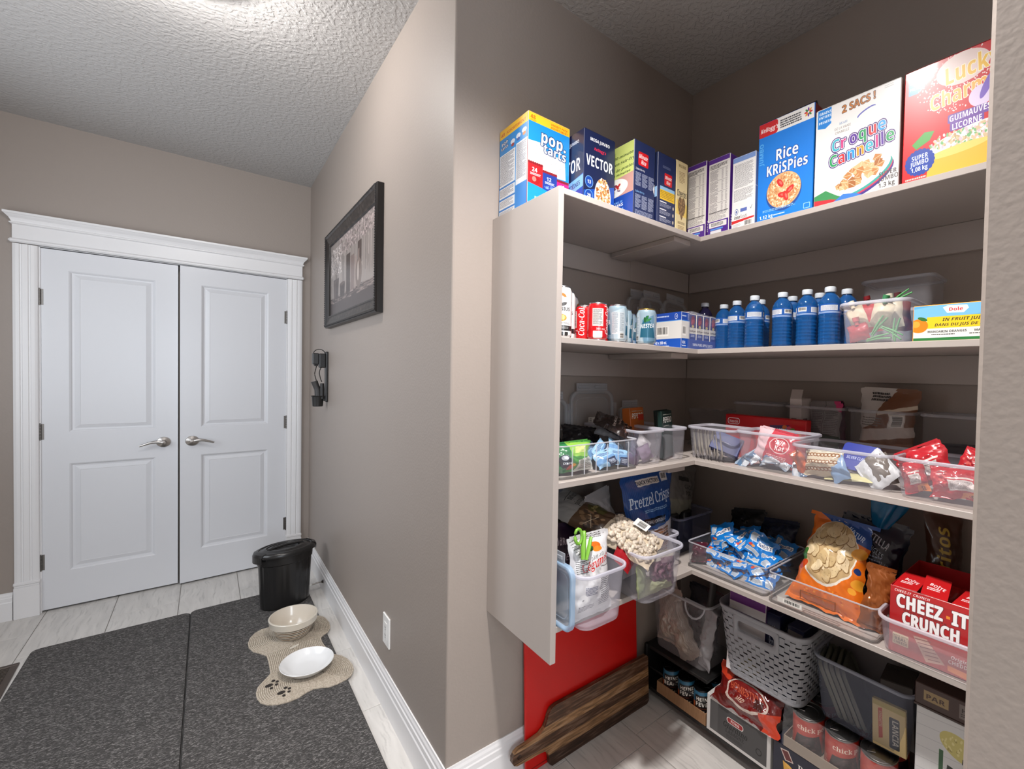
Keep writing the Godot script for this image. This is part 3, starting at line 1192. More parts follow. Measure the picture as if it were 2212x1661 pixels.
func build_pet_corner() -> void:
	var pts := [0.459, -3.07, 0.477, -3.035, 0.486, -2.957, 0.481, -2.892, 0.463, -2.851, 0.44, -2.831, 0.427, -2.812, 0.425, -2.767, 0.428, -2.721, 0.437, -2.66, 0.448, -2.606, 0.473, -2.568, 0.49, -2.519, 0.497, -2.461, 0.494, -2.413, 0.477, -2.373, 0.453, -2.353, 0.418, -2.344, 0.385, -2.346, 0.362, -2.362, 0.335, -2.375, 0.311, -2.369, 0.282, -2.352, 0.247, -2.348, 0.211, -2.359, 0.18, -2.383, 0.161, -2.415, 0.152, -2.458, 0.151, -2.501, 0.159, -2.542, 0.176, -2.571, 0.195, -2.6, 0.209, -2.624, 0.21, -2.671, 0.21, -2.748, 0.208, -2.80, 0.189, -2.84, 0.163, -2.884, 0.15, -2.937, 0.149, -2.989, 0.159, -3.04, 0.181, -3.083, 0.211, -3.105, 0.245, -3.105, 0.277, -3.09, 0.30, -3.065, 0.33, -3.05, 0.36, -3.065, 0.385, -3.09, 0.415, -3.1, 0.44, -3.09]
	var o := Vector2(0.323, -2.72)
	var loop := PackedVector2Array()
	for i in range(0, pts.size(), 2):
		loop.append(Vector2(pts[i], pts[i + 1]) - o)
	var rope := StandardMaterial3D.new()
	rope.roughness = 0.9
	rope.albedo_texture = noise_tex(0.05, 256, false, [[0.0, 0.4, 0.6, 1.0], [c(140, 128, 112), c(176, 164, 148), c(196, 185, 170), c(214, 205, 192)]], 31, 4)
	rope.uv1_triplanar = true
	rope.uv1_scale = Vector3.ONE * 9.0
	var t := thing("bone_mat", "beige braided rope mat shaped like a bone with paw prints", "mat", Vector3(o.x, 0.0112, o.y))
	var b := Mb.new()
	var flat := PackedVector2Array()
	for p in loop:
		flat.append(Vector2(p.x, -p.y))
	b.extrude(flat, 0.003, Transform3D(Basis(Vector3.RIGHT, Vector3.FORWARD, Vector3.UP), Vector3.ZERO))
	part(t, "backing", b.mesh(), rope)
	var rb := Mb.new()
	var rings := [loop]
	var off := 0.004
	for k in 22:
		for l in Geometry2D.offset_polygon(loop, -off):
			var path := []
			for p in l:
				path.append(Vector3(p.x, 0.0034, p.y))
			if path.size() > 6:
				path.append(path[0])
				path.append(path[1])
				rb.tube(path, 0.0036, 5, 0.8)
		off += 0.0068
	part(t, "braid", rb.mesh(), rope)
	var ink := mat(c(44, 38, 34), 0.9)
	for k in 2:
		var pb := Mb.new()
		var q: Vector2 = [Vector2(0.196, -2.52), Vector2(0.230, -2.430)][k] - o
		var blobs := [[0.0, 0.0, 0.014, 0.012], [0.017, -0.026, 0.007, 0.0085], [0.029, -0.010, 0.006, 0.008], [0.025, 0.012, 0.006, 0.0075], [0.006, 0.028, 0.006, 0.008]]
		for e in blobs:
			var l := PackedVector2Array()
			for i in 14:
				var a := TAU * i / 14
				l.append(Vector2(q.x + e[0] + cos(a) * e[2], -(q.y + e[1] + sin(a) * e[3])))
			pb.extrude(l, 0.0006, Transform3D(Basis(Vector3.RIGHT, Vector3.FORWARD, Vector3.UP), Vector3(0, 0.0066, 0)))
		part(t, "paw_print", pb.mesh(), ink, Vector3.ZERO, Vector3.ZERO, "dark brown paw print")
	var lp := Paint.new(96, 40, c(196, 186, 170))
	lp.ell(48, 20, 46, 18, c(226, 220, 208))
	lp.text("PETMATE", 48, 25, 14, c(150, 140, 126), "bc")
	var lb := Mb.new()
	lb.lathe(vv([0.0215, 0.0, 0.0215, 0.0012]), 24, 1.0, 0.42)
	part(t, "oval_label_edge", lb.mesh(), mat(c(226, 220, 208), 0.7), Vector3(-0.008, 0.0062, -0.078), Vector3(0, 0.45, 0))
	var lb2 := Mb.new()
	lb2.quad(Vector3(-0.0205, 0.0, 0.0082), Vector3(0.0205, 0.0, 0.0082), Vector3(0.0205, 0.0, -0.0082), Vector3(-0.0205, 0.0, -0.0082))
	part(t, "oval_label", lb2.mesh(), print_mat(lp.tex(), 0.6), Vector3(-0.008, 0.0076, -0.078), Vector3(0, 0.45, 0))

	# tall striped bowl
	var sp := Paint.new(32, 256, c(222, 214, 200))
	for e in [[98, 12, c(50, 42, 36)], [126, 14, c(120, 92, 66)], [152, 12, c(50, 42, 36)], [178, 14, c(126, 98, 72)], [204, 12, c(60, 50, 42)], [228, 12, c(120, 94, 68)]]:
		sp.rect(0, e[0], 32, e[1], e[2])
	var bowl := thing("pet_bowl", "deep cream stoneware pet bowl with brown stripes on the rope mat", "bowl", Vector3(0.326, 0.0195, -2.935), 0.12)
	var bo := Mb.new()
	bo.lathe(vv([0.0, 0.0, 0.062, 0.0, 0.066, 0.004, 0.073, 0.018, 0.082, 0.042, 0.089, 0.060, 0.093, 0.064, 0.098, 0.068, 0.1015, 0.094, 0.102, 0.099, 0.100, 0.102, 0.096, 0.102]), 48, 1.0, 1.22)
	part(bowl, "outside", bo.mesh(), print_mat(sp.tex(), 0.22, 0.5))
	var bi := Mb.new()
	bi.lathe(vv([0.0966, 0.1018, 0.094, 0.098, 0.089, 0.070, 0.078, 0.035, 0.060, 0.014, 0.03, 0.009, 0.0, 0.008]), 48, 1.0, 1.22)
	part(bowl, "glazed_inside", bi.mesh(), mat(c(216, 207, 194), 0.2, 0.0, 0.5))
	# shallow white dish
	var dish := thing("pet_dish", "shallow plain white oval dish on the rope mat", "dish", Vector3(0.334, 0.0195, -2.545), 0.1)
	var db := Mb.new()
	db.lathe(vv([0.0, 0.0, 0.060, 0.0, 0.066, 0.003, 0.084, 0.018, 0.099, 0.036, 0.1005, 0.039, 0.099, 0.0405, 0.097, 0.040, 0.082, 0.021, 0.064, 0.009, 0.04, 0.006, 0.0, 0.0055]), 56, 1.0, 1.24, 0.7)
	part(dish, "dish_body", db.mesh(), mat(c(236, 237, 238), 0.18, 0.0, 0.5))
	part(dish, "foot_ring", lathe_mesh(vv([0.050, -0.0002, 0.058, -0.0002, 0.060, 0.004]), 40, 1.0, 1.24), mat(c(226, 226, 226), 0.4))


func build_bin() -> void:
	var black := mat(c(34, 33, 33), 0.27)
	var o := thing("trash_bin", "black plastic lidded bin standing on the charcoal mat", "bin", Vector3(0.337, 0.0112, -3.392), 0.3)
	var b := Mb.new()
	var rows := []
	var sx := 1.0
	var sz := 0.80
	var seg := 96
	for e in [[0.0, 0.112, 0.0], [0.006, 0.117, 0.0], [0.016, 0.118, 1.0], [0.13, 0.1235, 1.0], [0.252, 0.1285, 1.0], [0.262, 0.1295, 0.0]]:
		var row := PackedVector3Array()
		for j in seg:
			var a := TAU * j / seg
			var rib: float = -0.0032 * e[2] * (1.0 if (j % 8) in [3, 4] else 0.0)
			row.append(Vector3(sin(a) * (e[1] + rib) * sx, e[0], cos(a) * (e[1] + rib) * sz))
		rows.append(row)
	b.patch(rows, true, Rect2(0, 0, 1, 1), Vector3(0, 0.13, 0))
	b.cap(rows[0], Vector3.DOWN)
	part(o, "bin_body", b.mesh(), black)
	part(o, "collar", lathe_mesh(vv([0.129, 0.258, 0.1335, 0.262, 0.136, 0.300, 0.136, 0.312, 0.12, 0.312]), 64, sx, sz), black)
	var lid := part(o, "lid", lathe_mesh(vv([0.138, 0.305, 0.150, 0.307, 0.152, 0.312, 0.151, 0.322, 0.144, 0.332, 0.136, 0.336, 0.128, 0.336, 0.124, 0.333, 0.112, 0.334, 0.098, 0.341, 0.092, 0.341, 0.088, 0.337, 0.074, 0.339, 0.069, 0.338, 0.060, 0.330, 0.050, 0.322, 0.0, 0.320]), 72, sx, sz), black)
	var g := Mb.new()
	g.tube([Vector3(-0.088, 0.338, 0), Vector3(-0.05, 0.343, 0), Vector3(0, 0.346, 0), Vector3(0.05, 0.343, 0), Vector3(0.088, 0.338, 0)], [0.010, 0.0095, 0.010, 0.0095, 0.010], 10, 0.7)
	part(lid, "lid_grip", g.mesh(), black)
	for k in 2:
		var s := -1.0 if k == 0 else 1.0
		var cl := Mb.new()
		var path := []
		for i in 9:
			var a: float = (i - 4) * 0.115
			path.append(Vector3(s * cos(a) * 0.1545, 0, sin(a) * 0.1545 * sz))
		for i in 8:
			var p: Vector3 = path[i]
			var q: Vector3 = path[i + 1]
			var inn := Vector3(-s * 0.026, 0, 0)
			var pr := [Vector3(0, 0.283, 0), Vector3(0, 0.318, 0), Vector3(0, 0.333, 0) + inn * 0.25, Vector3(0, 0.341, 0) + inn]
			for r in 3:
				if s > 0:
					cl.quad(q + pr[r], p + pr[r], p + pr[r + 1], q + pr[r + 1])
				else:
					cl.quad(p + pr[r], q + pr[r], q + pr[r + 1], p + pr[r + 1])
		part(o, "side_clip", cl.mesh(), mat(c(40, 39, 39), 0.3))


func build_picture() -> void:
	var w := 1.16
	var h := 0.552
	var o := thing("framed_picture", "wide dark carved frame with a sepia still-life print on the wall", "picture", Vector3(HALL, 1.652, -2.775), -PI / 2)
	var dark := mat(c(26, 22, 21), 0.32)
	var worn := StandardMaterial3D.new()
	worn.roughness = 0.4
	worn.albedo_texture = noise_tex(0.03, 256, false, [[0.0, 0.45, 0.7, 1.0], [c(22, 18, 17), c(34, 29, 27), c(58, 51, 47), c(104, 94, 86)]], 61, 5)
	worn.uv1_triplanar = true
	worn.uv1_scale = Vector3.ONE * 4.0
	# mitred rails: profile (distance from the outer edge, height off the wall)
	var pf := [[0.0, 0.0], [0.0, 0.024], [0.004, 0.030], [0.014, 0.032], [0.020, 0.027], [0.026, 0.026], [0.052, 0.019], [0.058, 0.018], [0.061, 0.021], [0.068, 0.020], [0.072, 0.011]]
	var cs := [Vector2(-w / 2, 0), Vector2(w / 2, 0), Vector2(w / 2, h), Vector2(-w / 2, h)]
	var dirs := [Vector2(1, 1), Vector2(-1, 1), Vector2(-1, -1), Vector2(1, -1)]
	for k in 4:
		var b := Mb.new()
		var a: Vector2 = cs[k]
		var e: Vector2 = cs[(k + 1) % 4]
		var da: Vector2 = dirs[k]
		var de: Vector2 = dirs[(k + 1) % 4]
		for i in pf.size() - 1:
			var p: float = pf[i][0]
			var q: float = pf[i + 1][0]
			b.quad(Vector3(a.x + da.x * p, a.y + da.y * p, pf[i][1]), Vector3(e.x + de.x * p, e.y + de.y * p, pf[i][1]), Vector3(e.x + de.x * q, e.y + de.y * q, pf[i + 1][1]), Vector3(a.x + da.x * q, a.y + da.y * q, pf[i + 1][1]))
		part(o, "frame_rail", b.mesh(), worn if k % 2 == 0 else dark)
	# beaded edge
	var bd := Mb.new()
	for k in 4:
		var a: Vector2 = cs[k] + dirs[k] * 0.0095
		var e: Vector2 = cs[(k + 1) % 4] + dirs[(k + 1) % 4] * 0.0095
		var nn := int(a.distance_to(e) / 0.011)
		for i in nn:
			var p: Vector2 = a.lerp(e, (i + 0.5) / nn)
			bd.lathe(vv([0.0, -0.0045, 0.0046, 0.0, 0.0, 0.0045]), 6, 1.0, 1.0, 2.0, Vector3(p.x, p.y, 0.0315))
	part(o, "beading", bd.mesh(), dark)
	var p := Paint.new(512, 224, c(146, 136, 131))
	var r := RandomNumberGenerator.new()
	r.seed = 4
	# a plain still life: planked wall, plants, jug, books and a bottle on a ledge
	for i in 220:
		var x := r.randf() * 512
		var l := r.randf_range(0.42, 0.72)
		p.rect(x, r.randf_range(0, 60), r.randf_range(1, 5), r.randf_range(40, 140), Color(l, l * 0.94, l * 0.915))
	for i in 500:
		var l := r.randf_range(0.4, 0.8)
		p.ell(r.randf_range(120, 512), r.randf_range(0, 52), r.randf_range(2, 7), r.randf_range(2, 5), Color(l, l * 0.91, l * 0.90))
	p.rect(0, 172, 512, 52, c(62, 50, 48))
	for i in 160:
		var l := r.randf_range(0.3, 0.62)
		p.rect(r.randf() * 512, r.randf_range(168, 188), r.randf_range(8, 40), r.randf_range(1, 4), Color(l, l * 0.88, l * 0.84))
	for i in 420:
		var l := r.randf_range(0.55, 0.92)
		p.ell(r.randf_range(10, 150), r.randf_range(20, 104), r.randf_range(2, 5), r.randf_range(2, 4), Color(l, l * 0.95, l * 0.93))
	for i in 26:
		p.line(r.randf_range(30, 130), r.randf_range(30, 90), r.randf_range(60, 100), 124, 1.2, c(70, 58, 54))
	p.poly([44, 116, 118, 116, 108, 178, 54, 178], c(66, 54, 52))
	p.rect(58, 120, 14, 54, c(92, 78, 74))
	p.poly([132, 140, 196, 140, 190, 180, 138, 180], c(58, 48, 46))
	p.ell(164, 140, 32, 5, c(88, 74, 70))
	p.rect(212, 66, 46, 110, c(62, 52, 50))
	p.rect(262, 78, 40, 96, c(120, 104, 100))
	p.rect(306, 88, 24, 84, c(150, 134, 128))
	p.rect(340, 54, 38, 60, c(70, 58, 56))
	p.ell(350, 138, 32, 40, c(112, 98, 92))
	p.rect(342, 74, 15, 40, c(128, 112, 106))
	p.ell(344, 132, 9, 26, c(178, 164, 156))
	var ib := Mb.new()
	ib.quad(Vector3(-w / 2 + 0.07, 0.07, 0.0115), Vector3(w / 2 - 0.07, 0.07, 0.0115), Vector3(w / 2 - 0.07, h - 0.07, 0.0115), Vector3(-w / 2 + 0.07, h - 0.07, 0.0115))
	ib.box(Vector3(w - 0.02, h - 0.02, 0.009), Vector3(0, h / 2, 0.006), 0.0005, {"front": Rect2(0, 0, 0.01, 0.01)})
	part(o, "print", ib.mesh(), print_mat(p.tex(), 0.3))


func build_wall_bits() -> void:
	# charging dock for a cordless vacuum
	var bk := mat(c(30, 29, 29), 0.42)
	var o := thing("charging_dock", "black wall dock with cords and vacuum tools beside the door", "dock", Vector3(HALL, 1.20, -3.43), -PI / 2)
	part(o, "back_rail", slab(Vector3(-0.022, 0.0, 0.0), Vector3(0.022, 0.312, 0.014), 0.004), bk)
	part(o, "charger_block", slab(Vector3(-0.024, 0.212, 0.014), Vector3(0.022, 0.300, 0.046), 0.004), bk)
	part(o, "adapter", slab(Vector3(-0.030, 0.232, 0.046), Vector3(0.010, 0.302, 0.078), 0.004), mat(c(44, 43, 43), 0.4))
	part(o, "adapter_plug", slab(Vector3(-0.018, 0.222, 0.050), Vector3(0.002, 0.233, 0.070), 0.002), bk)
	var cup := Mb.new()
	cup.lathe(vv([0.0, -0.028, 0.025, -0.028, 0.027, -0.024, 0.030, 0.030, 0.036, 0.038, 0.033, 0.038, 0.026, 0.026, 0.0, 0.018]), 28)
	part(o, "tool_cup", cup.mesh(), bk, Vector3(-0.004, 0.0, 0.050))
	part(o, "cup_arm", slab(Vector3(-0.014, 0.006, 0.010), Vector3(0.010, 0.032, 0.030), 0.003), bk)
	var tl := Mb.new()
	tl.tube([Vector3(0, 0, 0), Vector3(0, 0.055, 0.004), Vector3(0, 0.075, 0.012), Vector3(0, 0.105, 0.022)], [0.019, 0.018, 0.017, 0.018], 16)
	part(o, "tool", tl.mesh(), mat(c(56, 54, 54), 0.45), Vector3(-0.006, 0.022, 0.046))
	var t2 := Mb.new()
	t2.tube([Vector3(0, 0, 0), Vector3(0, 0.06, 0), Vector3(0, 0.098, 0)], [0.012, 0.012, 0.010], 14)
	part(o, "tool", t2.mesh(), bk, Vector3(0.012, 0.018, 0.030))
	for k in 3:
		var cb := Mb.new()
		var path := []
		for i in 15:
			var t := i / 14.0
			if k < 2:
				path.append(Vector3((-0.012 + k * 0.018) + sin(t * 9.0 + k * 2.0) * 0.008, lerpf(0.225, 0.125, t), (0.056 if k == 0 else 0.03) + sin(t * PI) * (0.008 + k * 0.006)))
			else:
				var a := PI * t
				path.append(Vector3(0.002, 0.296 + sin(a) * 0.030, 0.044 - cos(a) * 0.030))
		cb.tube(path, 0.0025, 6)
		part(o, "cord", cb.mesh(), mat(c(24, 23, 23), 0.5))
	# wall outlet
	var p := thing("wall_outlet", "white screwless wall outlet low on the picture wall", "outlet", Vector3(HALL, 0.258, -2.076), -PI / 2)
	var wm := mat(c(236, 235, 233), 0.3)
	part(p, "cover_plate", slab(Vector3(-0.045, 0.0, 0.0), Vector3(0.045, 0.126, 0.0065), 0.0025), wm)
	part(p, "receptacle", slab(Vector3(-0.018, 0.028, 0.006), Vector3(0.018, 0.098, 0.0085), 0.001), mat(c(226, 225, 223), 0.3))
	for y in [0.047, 0.079]:
		var sl := Mb.new()
		sl.box(Vector3(0.0018, 0.009, 0.0008), Vector3(-0.006, y, 0.0086), 0.0002)
		sl.box(Vector3(0.0018, 0.007, 0.0008), Vector3(0.006, y, 0.0086), 0.0002)
		sl.lathe(vv([0.0, -0.001, 0.0024, -0.001, 0.0024, 0.001, 0.0, 0.001]), 10, 1.0, 0.3, 0.6, Vector3(0, y - 0.011, 0.0086))
		part(p, "socket_slots", sl.mesh(), mat(c(70, 68, 66), 0.6))
	# spring door stop
	var d := thing("door_stop", "slim metal door stop screwed into the baseboard behind the bin", "door stop", Vector3(HALL - 0.0155, 0.068, -3.425))
	var st := mat(c(120, 116, 112), 0.3, 1.0)
	part(d, "base", lathe_mesh(vv([0.0, -0.001, 0.010, -0.001, 0.011, 0.003, 0.006, 0.010, 0.0, 0.011]), 16), st, Vector3.ZERO, Vector3(0, 0, PI / 2))
	var rod := Mb.new()
	rod.tube([Vector3(-0.008, 0, 0), Vector3(-0.03, -0.001, 0), Vector3(-0.062, -0.004, 0)], 0.0042, 10)
	part(d, "rod", rod.mesh(), st)
	var tip := Mb.new()
	tip.tube([Vector3(-0.060, -0.004, 0), Vector3(-0.072, -0.005, 0)], [0.0065, 0.006], 12)
	part(d, "rubber_tip", tip.mesh(), mat(c(222, 220, 216), 0.6))
	# floor register
	var v := thing("floor_vent", "bronze metal floor vent with slotted louvres beside the mat", "vent", Vector3(-0.7, 0.0005, -3.33), 0.03)
	var bz := mat(c(96, 86, 80), 0.42, 0.7)
	var fr := Mb.new()
	for e in [[Vector3(-0.075, 0, -0.165), Vector3(0.075, 0.006, -0.142)], [Vector3(-0.075, 0, 0.142), Vector3(0.075, 0.006, 0.165)], [Vector3(-0.075, 0, -0.142), Vector3(-0.052, 0.006, 0.142)], [Vector3(0.052, 0, -0.142), Vector3(0.075, 0.006, 0.142)]]:
		fr.box(e[1] - e[0], (e[0] + e[1]) * 0.5, 0.0018)
	part(v, "frame", fr.mesh(), bz)
	part(v, "damper_plate", slab(Vector3(-0.052, -0.0002, -0.142), Vector3(0.052, 0.0008, 0.142)), bz)
	for i in 20:
		var lb := Mb.new()
		lb.box(Vector3(0.104, 0.0035, 0.0045), Vector3(0, 0.0032, -0.135 + i * 0.01421), 0.0006)
		part(v, "louvre", lb.mesh(), bz)
	for x in [-0.018, 0.018]:
		part(v, "crossbar", slab(Vector3(x - 0.0022, 0.001, -0.142), Vector3(x + 0.0022, 0.0052, 0.142)), bz)


# ------------------------------------------------------------------ top shelf: cereal and rice boxes
const TURN := -PI / 2     # things on the long run face -x

func on_long(x: float, za: float, zb: float, depth: float, y: float) -> Vector3:
	return Vector3(x + depth / 2, y, (za + zb) / 2)


func build_top_shelf() -> void:
	var fr := Rect2(0, 0, 0.6, 1)
	var sd := Rect2(0.6, 0, 0.4, 1)
	# toaster pastry box
	var p := Paint.new(400, 448, c(28, 140, 216))
	p.rect(0, 0, 240, 40, c(250, 196, 44))
	p.rect(240, 0, 160, 46, c(250, 196, 44))
	p.text("48", 10, 28, 26, c(206, 92, 20))
	p.small(10, 31, 34, 10, 2, c(206, 120, 20), 2)
	p.text("VARIETY PACK", 126, 22, 15, c(206, 92, 20))
	p.text("ASSORTIMENT", 126, 37, 15, c(206, 92, 20))
	for e in [[26, 138, 100], [98, 162, 86], [170, 172, 70]]:
		p.poly([e[0] - 26, e[1] - 6, e[0] + e[2] * 0.62, e[1] - 14, e[0] + e[2] * 0.72, e[1] + 92, e[0] - 26, e[1] + 96], c(226, 222, 214))
		p.scatter(e[0] + 16, e[1] + 40, 36, 44, 60, 1.6, [c(120, 140, 190), c(190, 110, 120), c(240, 240, 240)], 3)
	p.poly([0, 234, 84, 236, 84, 340, 0, 330], c(206, 30, 38))
	p.poly([84, 256, 168, 258, 168, 360, 84, 348], c(36, 62, 146))
	p.poly([168, 276, 240, 276, 240, 372, 168, 360], c(204, 28, 122))
	for e in [[0, 234, 84], [84, 256, 84], [168, 276, 72]]:
		for i in 7:
			p.ell(e[0] + 6 + i * e[2] / 7.0, e[1], 7, 7, c(132, 30, 38))
	p.text("24", 22, 274, 28, Color.WHITE)
	p.text("12", 106, 296, 26, Color.WHITE)
	p.text("12", 186, 312, 26, Color.WHITE)
	p.small(14, 280, 60, 12, 3, Color.WHITE, 4)
	p.small(98, 301, 56, 12, 3, Color.WHITE, 5)
	p.small(180, 317, 50, 12, 3, Color.WHITE, 6)
	p.ell(44, 312, 26, 20, c(160, 24, 30))
	p.ell(36, 308, 12, 12, c(226, 120, 110))
	p.scatter(126, 332, 26, 16, 9, 10, [c(84, 110, 190), c(120, 150, 220), c(50, 70, 150)], 6)
	p.poly([0, 330, 84, 340, 168, 356, 240, 372, 240, 448, 0, 448], c(28, 140, 216))
	p.small(40, 388, 110, 20, 3, c(210, 230, 120), 7, 0.6)
	p.small(20, 420, 120, 22, 3, c(235, 240, 245), 8, 0.6)
	p.text("pop.", 66, 118, 78, Color.WHITE, "b", 0.95, 0.06, 4, c(40, 60, 110))
	p.text("tarts", 84, 166, 62, Color.WHITE, "b", 0.95, 0.06, 4, c(40, 60, 110))
	p.text("48", 246, 34, 22, c(206, 92, 20))
	p.text("ASSORTIMENT", 280, 34, 19, c(206, 92, 20), "b", 0.85)
	p.text("POP", 252, 84, 22, Color.WHITE, "b", 0.9, -0.12, 2, c(40, 60, 110))
	p.text("tarts", 250, 104, 20, Color.WHITE, "b", 0.9, -0.12, 2, c(40, 60, 110))
	for e in [[318, 92], [350, 84], [382, 76]]:
		p.ell(e[0], e[1], 13, 12, c(222, 226, 236))
		p.ell(e[0], e[1] + 16, 9, 8, [c(160, 50, 50), c(60, 90, 170), c(220, 130, 60)][int((e[0] - 318) / 32.0)])
	p.rect(242, 128, 92, 320, c(232, 234, 238))
	p.rect(338, 118, 62, 330, c(232, 234, 238))
	p.small(246, 134, 82, 150, 26, c(90, 96, 110), 9)
	p.small(342, 126, 54, 170, 34, c(90, 96, 110), 10)
	p.rect(242, 290, 92, 9, c(28, 120, 200))
	p.small(246, 304, 82, 40, 8, c(100, 104, 116), 12)
	p.rect(242, 350, 92, 9, c(28, 120, 200))
	p.small(246, 364, 82, 34, 7, c(100, 104, 116), 13)
	p.rect(242, 404, 92, 9, c(28, 120, 200))
	p.small(246, 418, 82, 26, 6, c(100, 104, 116), 14)
	p.rect(338, 320, 62, 128, c(28, 130, 210))
	carton("pastry_box", "blue and yellow toaster pastry box beside the wall above the end panel", Vector3(0.765, S1, -1.334), 0.0, Vector3(0.150, 0.287, 0.182), print_mat(p.tex(), 0.35, 0.25), {"front": fr, "left": sd, "right": sd, "back": fr, "top": Rect2(0.1, 0.01, 0.3, 0.05)}, c(246, 196, 60))

	# navy cereal box
	p = Paint.new(400, 448, c(24, 34, 72))
	p.poly([0, 320, 240, 250, 240, 448, 0, 448], c(20, 74, 168))
	p.text("MEGA JUMBO", 120, 48, 24, Color.WHITE, "bc")
	p.text("Kellogg's", 120, 92, 22, c(226, 40, 70), "bic")
	p.text("VECTOR", 120, 182, 78, Color.WHITE, "bc", 0.72)
	p.ell(148, 330, 66, 104, c(226, 216, 200))
	p.scatter(148, 322, 56, 96, 210, 8, [c(196, 132, 64), c(224, 176, 112), c(150, 88, 40), c(244, 232, 214), c(176, 108, 54)], 11)
	for e in [[40, 268, "13"], [40, 340, "20"], [36, 412, "22"]]:
		p.ell(e[0], e[1], 31, 31, c(120, 170, 226))
		p.ell(e[0], e[1], 28, 28, c(24, 66, 150))
		p.text(e[2], e[0], e[1] + 9, 26, Color.WHITE, "bc")
	p.poly([240, 270, 400, 230, 400, 448, 240, 448], c(20, 74, 168))
	p.text("VECTOR", 400, 200, 74, Color.WHITE, "b", 0.62)
	p.text("TOR", 252, 208, 96, Color.WHITE, "b", 0.66)
	p.text("JUMBO", 280, 60, 24, Color.WHITE)
	p.poly([240, 262, 400, 236, 400, 300, 240, 330], c(120, 180, 236))
	p.text("PROTÉINES", 246, 306, 34, c(20, 40, 90), "b", 0.72, -0.16)
	p.scatter(262, 392, 24, 34, 40, 7, [c(196, 132, 64), c(224, 176, 112), c(244, 232, 214)], 12)
	carton("cereal_box", "navy cereal box with a bowl of golden flakes, beside the toaster pastries", Vector3(0.906, S1, -1.222), 0.0, Vector3(0.126, 0.268, 0.104), print_mat(p.tex(), 0.35, 0.25), {"front": fr, "left": sd, "right": sd, "back": fr, "top": Rect2(0.02, 0.01, 0.2, 0.05)}, c(24, 34, 72))

	# two rice boxes
	var rice := func(green: bool, sd0: int) -> Paint:
		var q := Paint.new(400, 448, c(34, 46, 88))
		if green:
			q.text("Minute", 56, 84, 26, Color.WHITE, "bi")
			q.rrect(44, 54, 118, 76, 10, c(214, 30, 36))
			q.text("Minute", 50, 90, 32, Color.WHITE, "bi", 0.92)
			q.text("Rice", 76, 120, 32, Color.WHITE, "bi", 0.92)
			q.text("2 plats Stir-Fry", 16, 158, 15, c(240, 240, 240))
			for i in 3:
				q.small(16 + i * 76, 172, 66, 76, 12, c(190, 198, 216), sd0 + i)
			q.text("2 plats Stir-Fry", 16, 282, 15, c(130, 180, 226))
			for i in 3:
				q.small(16 + i * 76, 294, 66, 76, 12, c(190, 198, 216), sd0 + 4 + i)
			q.small(16, 380, 208, 60, 9, c(170, 178, 200), sd0 + 9)
		else:
			q.small(60, 66, 110, 16, 3, c(120, 130, 160), 3)
			q.rrect(86, 106, 104, 72, 8, c(214, 30, 36))
			q.text("Minute", 92, 140, 29, Color.WHITE, "bi", 0.9)
			q.text("Rice", 112, 168, 29, Color.WHITE, "bi", 0.9)
			q.rect(30, 190, 200, 22, c(150, 196, 232))
			q.rect(30, 210, 200, 58, c(240, 196, 40))
			q.small(38, 216, 184, 46, 5, c(150, 110, 20), 4)
			for i in 4:
				q.rect(30, 278 + i * 44, 90, 7, c(235, 235, 240))
				q.small(30, 290 + i * 44, 160, 22, 4, c(190, 194, 210), 30 + i)
				q.ell(214, 300 + i * 42, 9, 11, c(220, 206, 180))
		# the narrow side
		if green:
			q.rect(240, 0, 160, 220, c(200, 214, 120))
			q.text("20 minute", 300, 70, 20, c(50, 70, 30), "bi")
			q.text("Chicken Stir-fry", 252, 104, 20, c(50, 70, 30), "bsi", 0.95)
			q.text("Sauté de poulet", 252, 140, 20, c(50, 70, 30), "bsi", 0.95)
			q.text("en 20 minutes", 262, 166, 18, c(50, 70, 30), "bi")
			q.poly([240, 190, 400, 170, 400, 300, 240, 300], c(196, 150, 140))
			q.ell(300, 232, 74, 52, c(236, 236, 232))
			q.scatter(292, 232, 50, 32, 46, 8, [c(176, 40, 44), c(222, 214, 200), c(110, 70, 110), c(200, 60, 50), c(240, 238, 230)], 9)
			q.poly([240, 300, 300, 284, 400, 280, 400, 448, 240, 448], c(28, 70, 160))
			q.text("MAKE IT", 290, 322, 15, c(150, 200, 240))
			q.text("YOURS", 282, 342, 22, Color.WHITE)
			q.text("FAITES LE", 286, 364, 15, c(150, 200, 240))
			q.text("VÔTRE", 282, 386, 22, Color.WHITE)
			q.small(262, 396, 110, 46, 7, c(190, 204, 230), 21)
		else:
			q.rect(240, 0, 160, 448, c(30, 40, 80))
			q.rect(240, 200, 160, 60, c(150, 190, 226))
			q.scatter(320, 330, 60, 60, 60, 10, [c(196, 150, 110), c(220, 200, 170), c(90, 130, 180)], 8)
		return q
	var q1: Paint = rice.call(true, 40)
	carton("rice_box", "navy rice box with a green recipe side, beside the flake cereal", Vector3(1.038, S1, -1.182), 0.0, Vector3(0.096, 0.264, 0.164), print_mat(q1.tex(), 0.38, 0.2), {"front": fr, "left": sd, "right": sd, "back": fr, "top": Rect2(0.02, 0.02, 0.08, 0.05)}, c(34, 46, 88))
	var q2: Paint = rice.call(false, 60)
	carton("rice_box", "navy rice box with a yellow cooking chart on its front", Vector3(1.1395, S1, -1.175), 0.0, Vector3(0.091, 0.259, 0.160), print_mat(q2.tex(), 0.38, 0.2), {"front": fr, "left": sd, "right": sd, "back": fr, "top": Rect2(0.02, 0.02, 0.08, 0.05)}, c(30, 40, 80))

	# cream oat cereal, its narrow side showing
	p = Paint.new(256, 448, c(232, 214, 164))
	p.text("WHOLE GRAINS", 128, 34, 24, c(120, 90, 50), "bc", 0.95)
